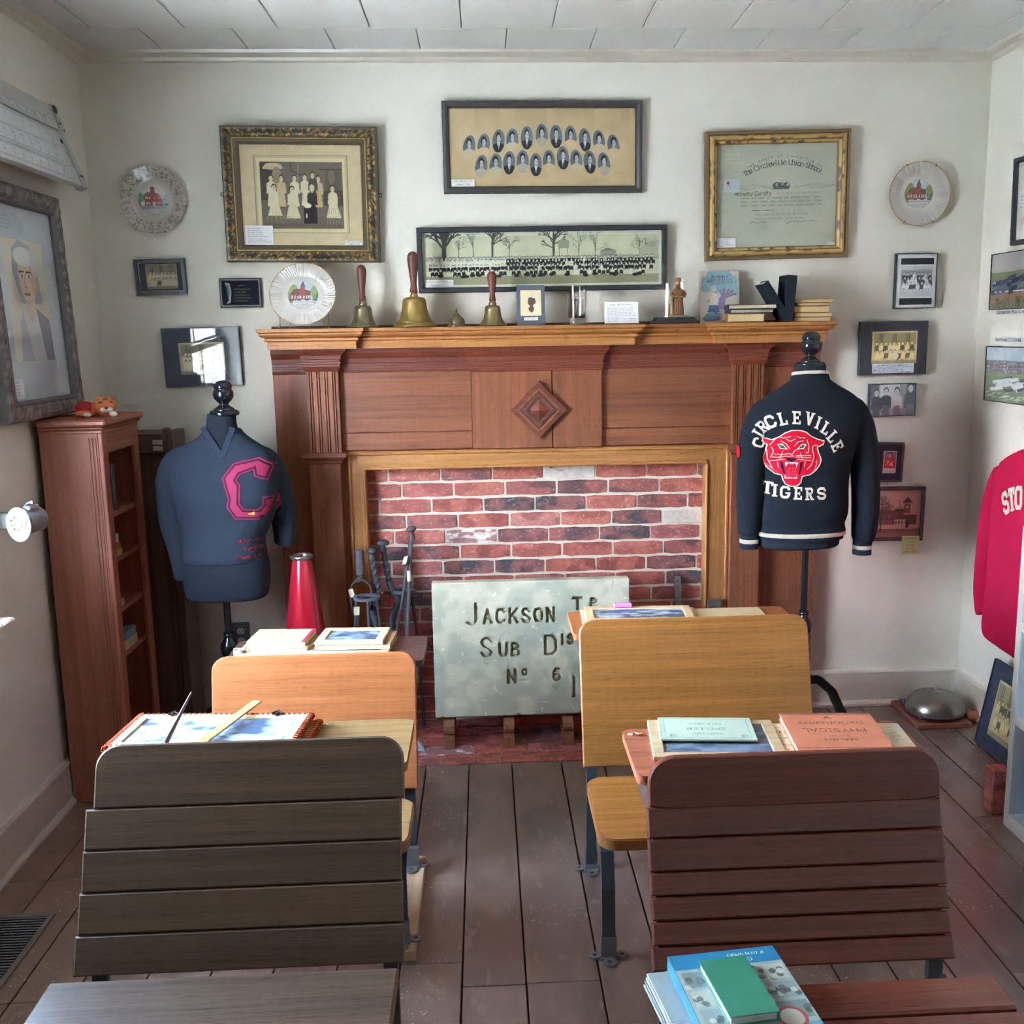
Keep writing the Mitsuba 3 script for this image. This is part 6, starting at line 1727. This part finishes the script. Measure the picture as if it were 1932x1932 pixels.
slab = slab - m3.Manifold.batch_boolean(cuts, m3.OpType.Add)
t = thing('stone_tablet', 'pale carved stone tablet reading JACKSON TP SUB DIS No 6 in front of the fireplace', 'stone sign')
v, f = split_edges(*vf(slab))
add('slab', (v, f), 'm_stone', t, fr=SLf)
t = thing('tablet_rack', 'low dark oak rack with shaped feet carrying the stone tablet', 'rack')
foot = Polygon([(-.362, 0), (-.12, 0), (-.12, .098), (-.300, .098), (-.330, .100), (-.352, .092), (-.358, .075), (-.352, .062), (-.340, .055), (-.352, .046), (-.364, .040)])
for x in (-.171, .066, .302, .52):
    wood('foot', yz(foot, x - .021, x + .021), 11, 2, t, smooth=30)
wood('rail', bx(-.19, .54, -.20, -.165, .0985, .128, .003), 11, 0, t)
wood('rail', bx(-.19, .54, -.235, -.20, .0985, .107, .002), 11, 0, t)

t = thing('megaphone', 'red painted cone megaphone with a metal mouthpiece left of the fireplace', 'megaphone')
fr = Fr((-.706, -.37, 0))
v, f = lathe([(.112, .19), (.113, .20), (.108, .21), (.0345, .770), (.033, .772), (.030, .770)], 48)
v2, f2 = lathe([(.113, .19), (.112, .20), (.1085, .25), (.09, .39), (.071, .53), (.0525, .67), (.0345, .790)], 48)
add('cone', (v2 - np.array([0, 0, .185]), f2), 'm_vc_gloss', t, (176, 22, 36), True, fr.at((0, 0, .185 - .0)))
add('mouthpiece', lathe([(.033, .786), (.040, .786), (.0435, .793), (.042, .801), (.036, .803), (.031, .797), (.031, .78)], 36), 'm_vc_metal', t, (130, 108, 98), True, fr)
t = thing('stool', 'small dark wooden stool under the red megaphone', 'stool')
wood('seat', bx(-.80, -.590, -.475, -.265, .168, .1850, .004), 9, 0, t)
for a, b in ((-.79, -.465), (-.63, -.465), (-.79, -.305), (-.63, -.305)):
    wood('leg', bx(a, a + .03, b, b + .03, 0, .168, .003), 9, 2, t)

IRON = (44, 40, 40)
def twist(p0, p1, w_, turns, n=40):
    p0, p1 = np.array(p0, float), np.array(p1, float)
    d = (p1 - p0) / np.linalg.norm(p1 - p0)
    a = np.cross(d, [0, 1, .1]); a /= np.linalg.norm(a); b = np.cross(d, a)
    v, f = [], [(0, 1, 2), (0, 2, 3)]
    for i in range(n + 1):
        q = 2 * np.pi * turns * i / n
        for k in range(4):
            e = q + k * np.pi / 2
            v.append(p0 + (p1 - p0) * i / n + w_ * (math.cos(e) * a + math.sin(e) * b))
    for i in range(n):
        for k in range(4):
            j = (k + 1) % 4
            f += [(i * 4 + k, i * 4 + 4 + k, i * 4 + 4 + j), (i * 4 + k, i * 4 + 4 + j, i * 4 + j)]
    m = n * 4
    return np.array(v), np.array(f + [(m, m + 2, m + 1), (m, m + 3, m + 2)])
for i, (x, y, zt, s, lb) in enumerate(((-.458, -.215, .768, 1, 'front twisted iron andiron with a small mushroom cap beside the fireplace'), (-.418, -.165, .790, 1.3, 'rear twisted iron andiron with a broad mushroom cap beside the fireplace'))):
    t = thing('andiron', lb, 'andiron', None)
    add('cap', lathe([(0, .022), (.010 * s, .021), (.018 * s, .015), (.0195 * s, .008), (.016 * s, .003), (.009, 0), (.009, -.008), (.012, -.012), (.012, -.026), (.009, -.03)], 20), 'm_iron', t, IRON, True, Fr((x, y, zt)))
    add('shaft', twist((x, y, zt - .028), (x + .018, y, zt - .155), .0125, 1.1), 'm_iron', t, IRON)
    pts = [(x + .018, y, zt - .15), (x + .030, y, zt - .185), (x + .045 + .01 * i, y, zt - .225), (x + .036, y, zt - .27), (x + .022, y, zt - .305), (x + .026, y, zt - .34)] if i else [(x + .018, y, zt - .15), (x + .005, y, zt - .19), (x - .01, y, zt - .23), (x + .004, y, zt - .285), (x + .012, y, zt - .33)]
    add('scroll', tube(fine(pts, 5), .0125, 10), 'm_iron', t, IRON, True)
    e = np.array(pts[-1])
    add('post', lathe([(.014, 0), (.017, -.01), (.013, -.02), (.017, -.028), (.011, -.045), (.011, -e[2] + .02), (.016, -e[2] + .004), (.016, -e[2])], 16), 'm_iron', t, IRON, True, Fr(e))
    add('billet_bar', bar([(e[0], e[1], .06), (e[0] + .002, e[1] + .14, .06), (e[0] + .002, e[1] + .145, .002)], .014, .014, (.1, 0, 1)), 'm_iron', t, IRON)
    g = np.linspace(0, 5.2 * np.pi, 40)
    if not i:
        add('spiral', tube(np.c_[x + .012 + (.004 + .0012 * g) * np.cos(g), np.full(40, y - .02), zt - .19 + (.004 + .0012 * g) * np.sin(g)], .0042, 6), 'm_iron', t, IRON, True)
t = thing('ring_trivet', 'iron ring on three splayed legs in front of the andirons', 'trivet')
g = np.linspace(0, 2 * np.pi, 33)
add('ring', bar(np.c_[-.478 + .044 * np.cos(g), -.285 + .044 * np.sin(g), 0 * g + .607], .016, .010), 'm_iron', t, (74, 72, 74))
for a in (160, 280, 40):
    d = np.array([math.cos(math.radians(a)), math.sin(math.radians(a)), 0])
    c = np.array([-.478, -.285, 0])
    add('leg', tube([c + d * .044 + [0, 0, .604], c + d * .07 + [0, 0, .35], c + d * .095 + [0, 0, .005]], .006, 8), 'm_iron', t, IRON, True)
tagm = lambda key, fr: add('paper_tag', bx(-.011, .011, -.034, 0, -.0008, .0008), 'm_vc', key, (206, 188, 156), fr=fr)
tagm(t, Fr((-.512, -.338, .585), (.97, .2, 0), (.05, 0, 1), (0, -1, 0)))
t = thing('roller_iron', 'old iron tool with a dark cylindrical handle and an open hoop by the casing', 'tool')
add('grip', lathe([(0, .786), (.0155, .786), (.0175, .780), (.0175, .70), (.016, .690), (.007, .683), (.007, .672)], 22), 'm_iron', t, (66, 56, 52), 30, Fr((-.505, -.235, 0)))
add('hoop', bar(fine([(-.540, -.235, .545), (-.545, -.235, .58), (-.547, -.235, .62), (-.535, -.235, .655), (-.505, -.235, .671), (-.476, -.235, .655), (-.463, -.235, .62), (-.468, -.235, .58), (-.478, -.235, .545)], 4), .030, .005, (.05, 0, 1) if False else (1, .02, .3)), 'm_iron', t, (62, 56, 52))
add('shank', tube([(-.520, -.235, .55), (-.530, -.235, .3), (-.535, -.235, .005)], .007, 8), 'm_iron', t, IRON, True)
tagm(t, Fr((-.545, -.252, .635), (.9, -.3, .3), (-.25, 0, .97), (0, -1, 0)))
t = thing('fire_tongs', 'long iron fire tongs with a knob at the top leaning by the bricks', 'tongs')
KT = np.array([-.302, -.20, .858])
add('knob', lathe([(0, .012), (.012, .011), (.020, .005), (.021, 0), (.015, -.006), (.008, -.010), (.009, -.022), (.010, -.03), (.007, -.045)], 20), 'm_iron', t, (80, 62, 54), True, Fr(KT).at((0, 0, 0), ry=-8))
add('arm', tube([KT + [0, 0, -.02], KT + [-.012, 0, -.09], (-.342, -.21, .60), (-.385, -.22, .40), (-.43, -.23, .012)], [.007, .006, .0055, .0055, .008], 8), 'm_iron', t, (70, 60, 58), True)
add('arm', tube([KT + [0, 0, -.02], KT + [-.008, 0, -.12], (-.320, -.21, .60), (-.334, -.22, .40), (-.345, -.23, .012)], [.007, .007, .0075, .0075, .009], 8), 'm_iron', t, (76, 66, 64), True)
add('sticker', lathe([(.0085, 0), (.0085, -.045)], 12), 'm_vc', t, (206, 208, 214), True, Fr((-.3165, -.2082, .695)))
tagm(t, Fr((-.325, -.222, .755), (.8, -.3, .3), (.25, 0, .97), (0, -1, 0)))
t = thing('trivet_stand', 'iron ring stand with a forked spatula hanging through it', 'stand')
add('ring', bar(np.c_[-.345 + .040 * np.cos(g), -.155 + .035 * np.sin(g), 0 * g + .598], .016, .010), 'm_iron', t, (70, 68, 70))
add('cross_bar', bar([(-.425, -.165, .597), (-.40, -.16, .592), (-.383, -.157, .597)], .018, .010), 'm_iron', t, IRON)
add('blade', bx(-.353, -.318, -.160, -.155, .53, .585, .002), 'm_iron', t, IRON)
add('stem', tube([(-.335, -.158, .53), (-.340, -.158, .50), (-.340, -.16, .3), (-.340, -.17, .005)], .007, 8), 'm_iron', t, (84, 78, 78), True)
add('stem', tube([(-.315, -.135, .595), (-.300, -.11, .40), (-.285, -.09, .005)], .006, 8), 'm_iron', t, IRON, True)
t = thing('iron_bar', 'flat grey iron strap with a hole at its top leaning on the bricks at right', 'iron bar')
P = Polygon([(-.013, 0), (.013, 0), (.014, .6), (.010, .613), (-.010, .613), (-.014, .6)]).difference(Point(0, .592).buffer(.004))
add('strap', ext(P, .012, -.006), 'm_iron', t, (120, 108, 104), fr=Fr((.792, -.16, .001), (1, 0, 0), (0, .21, .978), (0, -.978, .21)))
t = thing('iron_block', 'small dark metal box standing against the casing behind the honey coloured desk', 'box')
add('box', bx(.905, .962, -.115, -.085, 0, .515, .003), 'm_vc_metal', t, (110, 98, 90))
t = thing('stone_chip', 'small grey wedge of stone lying on the left of the hearth', 'stone')
v = np.array([(0, 0, 0), (.05, -.012, 0), (.044, .034, 0), (.004, .03, 0), (.020, .008, .038), (.034, .016, .03)])
add('wedge', trimesh.convex.convex_hull(v), 'm_vc', t, (138, 136, 140), fr=Fr((-.315, -.36, .0002)))

# the outlet
t = thing('wall_outlet', 'dark double wall outlet beside the left dress form pole', 'outlet')
fr = Fr((-1.038, -.002, .388), **BACK)
add('plate', ext(rpoly(.072, .116, .008), .006), 'm_vc_semi', t, (52, 50, 50), fr=fr)
for s in (-1, 1):
    o = add('socket', ext(Point(0, 0).buffer(.0155, quad_segs=8).intersection(sbox(-.02, -.013, .02, .013)), .0025, .006), 'm_vc_semi', t, (206, 198, 178), fr=fr.at((0, s * .0205, 0)))
    add('slot', cat(bx(-.0075, -.0055, -.003, .006, .0085, .0090), bx(.0055, .0075, -.003, .006, .0085, .0090), bx(-.002, .002, -.0105, -.0065, .0085, .0090)), 'm_vc', o, (30, 28, 28), fr=fr.at((0, s * .0205, 0)))
add('screw', lathe([(0, .008), (.0028, .0075), (.003, .006)], 10), 'm_vc_metal', t, (120, 110, 96), True, fr)

# ==== the bookcase in the left corner ========================================================================================
bX0, bX1, bY0, bY1 = XL + .024, -1.292, -.734, -.365
t = thing('bookcase', 'tall narrow reddish bookcase with open shelves against the left wall', 'bookcase')
wood('side', bx(bX0, bX1, bY0, bY0 + .020, 0, 1.31, .002), 8, 2, t)
wood('side', bx(bX0, bX1, bY1 - .020, bY1, 0, 1.31, .002), 8, 2, t)
wood('back', bx(bX0, bX0 + .008, bY0 + .02, bY1 - .02, 0, 1.31), 9, 2, t)
wood('stile', bx(bX1 - .001, bX1 + .014, bY0 - .001, bY0 + .050, 0, 1.31, .003), 8, 2, t)
wood('stile', bx(bX1 - .001, bX1 + .014, bY1 - .050, bY1, 0, 1.31, .003), 8, 2, t)
wood('rail', bx(bX1 - .001, bX1 + .013, bY0 + .05, bY1 - .05, 1.235, 1.31, .002), 8, 1, t)
wood('kickboard', bx(bX1 - .001, bX1 + .013, bY0 + .05, bY1 - .05, 0, .08, .002), 8, 1, t)
wood('flute', cat(*[bx(bX1 - .034 + .011 * i, bX1 - .028 + .011 * i, bY0 - .0035, bY0, .04, 1.29, .0015) for i in range(3)]), 8, 2, t)
shz = [.075, .50, .665, .845, 1.005]
for q in shz:
    wood('shelf', bx(bX0 + .008, bX1 - .004, bY0 + .021, bY1 - .021, q, q + .018, .001), 8, 1, t)
wood('cornice', cat(bx(bX0, bX1 + .016, bY0 - .004, bY1 + .004, 1.305, 1.318, .003), bx(bX0, bX1 + .024, bY0 - .012, bY1 + .012, 1.318, 1.330, .005), bx(bX0, bX1 + .034, bY0 - .020, bY1 + .020, 1.330, 1.352, .006)), 8, 1, t)
def vbook(label, y, z, w_, d, h, cover, ry=0, title=None, fr0=None):
    k = thing('book', label, 'book')
    fr = Fr((bX1 - .012 - d, y, z), (0, 1, 0), (1, 0, 0), (0, 0, 1)).at((0, 0, 0), ry=ry)
    add('cover', cat(bx(0, .003, 0, d, 0, h, .001), bx(w_ - .003, w_, 0, d, 0, h, .001), bx(0, w_, d - .003, d, 0, h, .0012)), 'm_vc_semi', k, cover, fr=fr)
    add('pages', bx(.003, w_ - .003, .004, d - .004, .003, h - .003), 'm_vc', k, (196, 180, 146), fr=fr)
    return k
b1 = vbook('tall dark green book standing on the top shelf of the bookcase', -.676, 1.0232, .028, .13, .198, (60, 66, 52))
fr = Fr((bX1 - .0119, -.662, 1.075), (0, 0, 1), (0, -1, 0), (1, 0, 0))
v, f = lettering('LES MISC', .011, .0005, False)
add('spine_title', (v - np.array([0, .0055, 0]), f), 'm_vc', b1, (172, 156, 110), fr=fr)
vbook('dark red book leaning on the green book on the bookcase top shelf', -.640, 1.0232, .020, .12, .190, (128, 48, 42), -6)
vbook('black book beside the leaning red book on the bookcase top shelf', -.600, 1.0232, .030, .12, .165, (44, 42, 44))
for lb, y, z, w_, h, c in (('yellow patterned book lowest of the pile on the second bookcase shelf', -.645, .8634, .11, .022, (196, 178, 92)), ('orange brown book in the pile on the second bookcase shelf', -.650, .8860, .10, .026, (172, 92, 58)), ('cream book topmost of the pile on the second bookcase shelf', -.658, .9126, .08, .030, (206, 192, 168)),
                           ('pale thin book lying on the third bookcase shelf', -.655, .6834, .08, .026, (190, 180, 150)), ('cream book lying on the fourth bookcase shelf', -.600, .5184, .18, .034, (196, 180, 130)), ('dark grey book on the cream one on the fourth bookcase shelf', -.605, .5530, .17, .030, (70, 72, 78))):
    k = thing('book', lb, 'book')
    add('cover', cat(bx(bX1 - .125, bX1 - .008, y - w_ / 2 + .02, y + w_ / 2 + .02, z, z + .003, .001), bx(bX1 - .125, bX1 - .008, y - w_ / 2 + .02, y + w_ / 2 + .02, z + h - .003, z + h, .001), bx(bX1 - .011, bX1 - .007, y - w_ / 2 + .02, y + w_ / 2 + .02, z, z + h, .001)), 'm_vc_semi', k, c)
    add('pages', bx(bX1 - .124, bX1 - .011, y - w_ / 2 + .022, y + w_ / 2 + .018, z + .003, z + h - .003), 'm_vc', k, (206, 192, 160))
# plush tiger lying on top
t = thing('plush_toy', 'small orange and white plush tiger lying on top of the bookcase', 'plush toy')
fr = Fr((-1.335, -.585, 1.3525)).at((0, 0, 0), rz=20)
OR, WH = (198, 112, 66), (222, 212, 204)
E3 = lambda x, y, z, a, b, c: man(trimesh.creation.icosphere(2, 1)).scale((a, b, c)).translate((x, y, z))
def pl(key, m, c, length=.006):
    add(key, folds(soften(m, length, 4), .001, 90, 3), 'm_cloth', t, c, True, fr)
pl('body', E3(-.02, .02, .024, .058, .036, .024) + E3(.03, -.02, .012, .030, .013, .012) + E3(-.045, -.022, .012, .032, .013, .012), OR)
pl('head', E3(.024, -.012, .036, .036, .030, .028) + E3(.006, .0, .060, .009, .006, .009) + E3(.046, .002, .060, .009, .006, .009), OR)
pl('muzzle', E3(.018, -.036, .024, .013, .011, .010) + E3(.034, -.034, .024, .013, .011, .010), WH)
pl('red_shirt', E3(-.040, .016, .026, .034, .038, .0265), (150, 42, 44))
pl('nose', E3(.026, -.045, .031, .006, .005, .004), (60, 34, 36), .003)
for a in (-1, 1):
    pl('paw', E3(.005 + .042 * a, -.040, .009, .014, .012, .009), WH)
for i, (x, z) in enumerate(((.008, .052), (.024, .063), (.040, .052))):
    add('stripe', tube([(x - .006, -.036 + .004 * i, z - .006), (x, -.034, z), (x + .007, -.036, z - .005)], .0022, 6), 'm_vc', t, (64, 40, 36), True, fr)

# the tall dark wooden case behind
t = thing('tall_case', 'tall narrow dark wooden case with two paper labels beside the bookcase', 'case')
cx0, cx1 = -1.405, -1.200
wood('stile', bx(cx0, cx0 + .028, -.205, -.04, 0, 1.262, .003), 9, 2, t)
wood('stile', bx(cx1 - .030, cx1, -.205, -.04, 0, 1.262, .003), 9, 2, t)
wood('top_rail', bx(cx0 + .028, cx1 - .030, -.205, -.04, 1.18, 1.258, .003), 9, 0, t)
wood('panel', bx(cx0 + .028, cx1 - .030, -.178, -.16, .06, 1.18, .001), 9, 2, t)
wood('bottom_rail', bx(cx0 + .028, cx1 - .030, -.205, -.04, 0, .06, .003), 9, 0, t)
wood('finial', bx(cx1 - .040, cx1 - .018, -.20, -.16, 1.262, 1.276, .004), 9, 0, t)
for z in (1.214, 1.190):
    add('paper_label', bx(-1.278, -1.240, -.2062, -.205, z, z + .018), 'm_vc', t, (206, 206, 204))

# pencil sharpener on the wall beside the window
t = thing('pencil_sharpener', 'steel pencil sharpener with a round dial of holes on the left wall', 'sharpener')
C0 = np.array([-1.392, -1.150, 1.080])
D = np.array([-.22, -.97, 0]); D /= np.linalg.norm(D)
S_ = np.cross([0, 0, 1], D) * -1
if S_[0] < 0:
    S_ = -S_
fr = Fr(C0, tuple(S_), (0, 0, 1), tuple(np.cross(S_, [0, 0, 1])))
if fr.M[2] @ D < 0:
    fr.M[2] *= -1
STEEL = (196, 194, 190)
add('face_plate', ext(affinity.scale(Point(0, -.004).buffer(1, quad_segs=12), .040, .052), .006), 'm_vc_metal', t, (222, 220, 212), fr=fr)
add('receptacle', cat(lathe([(0, -.085), (.034, -.085), (.038, -.078), (.038, 0)], 36)), 'm_vc_semi', t, (128, 128, 132), 40, fr.at((.004, 0, 0)))
dd = add('dial', lathe([(0, .013), (.026, .013), (.0275, .011), (.0275, .005)], 36), 'm_vc_metal', t, (226, 212, 206), 30, fr)
for i in range(8):
    a = i * math.pi / 4 + .3
    r = .0022 + .0004 * (i % 4)
    add('hole', lathe([(0, .0137), (r, .0137), (r, .013)], 12), 'm_vc', dd, (70, 52, 46), False, fr.at((.0185 * math.cos(a), .0185 * math.sin(a), 0)))
add('hub', lathe([(0, .0165), (.005, .016), (.0085, .013)], 20), 'm_vc_metal', dd, (190, 160, 150), True, fr)
add('bracket', cat(bx(-.012, .030, -.02, .02, -.085, -.060, .003), bx(.004, .03, .035, .048, -.06, -.01, .003)), 'm_vc_metal', t, STEEL, fr=fr)
add('mount', bx(XL, -1.40, -1.115, -1.085, 1.055, 1.105, .003), 'm_vc_metal', t, (150, 150, 150))
add('clip', cat(tube([(0, .046, -.03), (.012, .056, -.03), (.024, .058, -.03)], .003, 8), trimesh.creation.icosphere(2, .006, ).apply_translation((.026, .058, -.03))), 'm_vc_semi', t, (110, 106, 108), True, fr)

# floor register at the left
t = thing('floor_register', 'dark metal floor register with thin bars in the lower left corner', 'floor vent')
x0, x1, y0, y1 = -1.47, -1.257, -1.96, -1.478
add('frame', cat(bx(x0, x1, y0, y0 + .018, 0, .006, .002), bx(x0, x1, y1 - .018, y1, 0, .006, .002), bx(x0, x0 + .016, y0 + .018, y1 - .018, 0, .006, .002), bx(x1 - .016, x1, y0 + .018, y1 - .018, 0, .006, .002)), 'm_vc_semi', t, (92, 84, 80))
add('pan', bx(x0 + .016, x1 - .016, y0 + .018, y1 - .018, 0, .0008), 'm_vc', t, (26, 26, 28))
n = 34
for i in range(n):
    y = y0 + .024 + (y1 - y0 - .048) * i / (n - 1)
    add('bar', bx(x0 + .016, x1 - .016, y - .003, y + .003, .0015, .0050, .001), 'm_vc_semi', t, (74, 72, 74))

# ==== right hand side ========================================================================================================
# the gong on its board
t = thing('electric_gong', 'large round metal gong bell on a wooden board on the floor by the corner', 'gong')
fr = Fr((1.850, -.178, 0)).at((0, 0, 0), rz=0)
wood('board', bx(-.118, .112, -.142, .150, 0, .022, .004), 8, 1, t, fr)
add('iron_plate', bx(-.085, .085, -.095, .13, .0222, .032, .003), 'm_vc_semi', t, (44, 42, 44), fr=fr)
add('dome', lathe([(.117, .040), (.120, .046), (.120, .056), (.112, .078), (.094, .098), (.070, .110), (.04, .117), (.012, .119), (0, .119)], 56), 'm_vc_metal', t, (112, 96, 82), True, fr.at((.005, -.02, 0)))
add('dome_rim', lathe([(.112, .034), (.118, .035), (.120, .042), (.117, .046)], 56), 'm_vc_metal', t, (96, 84, 76), True, fr.at((.005, -.02, 0)))
add('post', lathe([(.02, .03), (.02, .1)], 16), 'm_vc_metal', t, (90, 84, 80), True, fr.at((.005, -.02, 0)))
add('nut', lathe([(.020, .1185), (.018, .121), (.008, .124), (.007, .133), (.004, .138), (0, .139)], 20), 'm_vc_metal', t, (130, 118, 110), True, fr.at((.005, -.02, 0)))
add('terminal', cat(bx(-.095, -.075, .07, .09, .032, .05, .003), bx(-.098, -.085, .095, .11, .032, .044, .002)), 'm_vc_semi', t, (40, 38, 40), fr=fr)
wood('coil_bobbin', (lambda q: (np.stack([q[0][:, 2], q[0][:, 1], q[0][:, 0]], 1), q[1][:, ::-1]))(lathe([(0, -.03), (.020, -.03), (.022, -.02), (.022, .02), (.020, .03), (0, .03)], 24)), 13, 0, t, Fr((1.992, -.250, .0225)), smooth=40)

# framed photograph leaning on the right wall
Y = np.array([.20, .03, .98]); Y /= np.linalg.norm(Y)
fr = Fr((1.915, -.62, .004), (0, -1, 0), tuple(Y), tuple(np.cross([0, -1, 0], Y))).at((0, .17, 0))
if fr.M[2][0] > 0:
    fr.M[2] *= -1
picture('framed_photograph', 'dark matted group photograph standing on the floor against the right wall', fr, .30, .34, flat_frame(.018, .004), blk, lambda cv: pr_group(cv, (36, 38, 46), 41, (206, 188, 130), 2, 6, .05, (.22, .18, .9, .84)), .0038, .012, base=(44, 46, 58), res=480)

# the pale grey shelf unit
t = thing('shelf_unit', 'pale grey open shelf unit at the right edge of the picture', 'shelf unit')
GR = (206, 214, 216)
sx0, sx1, sy1, sy0, sz = 1.672, XR - .03, -1.16, -2.0, 1.0
add('side', bx(sx0, sx1, sy1 - .03, sy1, .0, sz, .002), 'm_vc_semi', t, GR)
add('side', bx(sx0, sx1, sy0, sy0 + .03, .0, sz, .002), 'm_vc_semi', t, GR)
add('back', bx(sx1 - .008, sx1, sy0 + .03, sy1 - .03, 0, sz), 'm_vc_semi', t, (150, 156, 158))
add('divider', bx(sx0 + .004, sx1 - .008, (sy0 + sy1) / 2 - .012, (sy0 + sy1) / 2 + .012, .05, sz - .03, .001), 'm_vc_semi', t, GR)
for z0, z1 in ((.0, .05), (.355, .385), (.665, .695), (sz - .03, sz)):
    add('shelf', bx(sx0 + (.002 if z0 else 0), sx1 - .008, sy0 + .03, sy1 - .03, z0, z1, .002), 'm_vc_semi', t, GR)
t = thing('straw_hat', 'cream ribbed straw hat resting on top of the pale shelf unit', 'hat')
add('crown', lathe([(.135 - .022 * (k / 9) ** 2 + .002 * (k % 2), .012 + .014 * k) for k in range(10)] + [(.09, .145), (0, .148)], 48), 'm_vc', t, (206, 186, 150), True, Fr((1.845, -1.345, sz)))
add('brim', lathe([(.10, .004), (.165, .003), (.168, .006), (.165, .009), (.12, .011)], 48), 'm_vc', t, (176, 140, 84), True, Fr((1.845, -1.345, sz)))
for i in range(7):
    h, c = .20 + .025 * ((i * 5) % 4), [(50, 76, 92), (70, 60, 54), (36, 48, 60), (120, 108, 92), (46, 44, 48), (90, 60, 52), (60, 74, 84)][i]
    k = thing('book', ['slate blue', 'brown', 'navy', 'grey tan', 'black', 'dull red', 'steel blue'][i] + ' upright book on the lowest shelf of the pale unit', 'book')
    y = sy1 - .075 - .046 * i
    add('cover', cat(bx(1.80, 1.97, y - .016, y - .013, .0502, .0502 + h, .001), bx(1.80, 1.97, y + .013, y + .016, .0502, .0502 + h, .001), bx(1.798, 1.801, y - .016, y + .016, .0502, .0502 + h, .001)), 'm_vc_semi', k, c)
    add('pages', bx(1.801, 1.966, y - .013, y + .013, .053, .0475 + h), 'm_vc', k, (190, 176, 150))
t = thing('red_brick', 'old red brick set on end beside the pale shelf unit', 'brick')
v, f = split_edges(*bx(1.665, 1.73, -1.09, -1.03, .0003, .155, .004))
add('block', (v, f), 'm_brick', t, uv=np.stack([v[:, 0] - 1.7 + 50 * 4 + 25, v[:, 2] - .1 + 50 * 7 + 25], 1))

# ---- the whole: pieces that are repeated carry no labels; all things have theirs --------------------------------------------
for k, d in labels.items():
    if 'label' in d:
        w_ = d['label'].split()
        if len(w_) > 16:
            d['label'] = ' '.join(w_[:16])
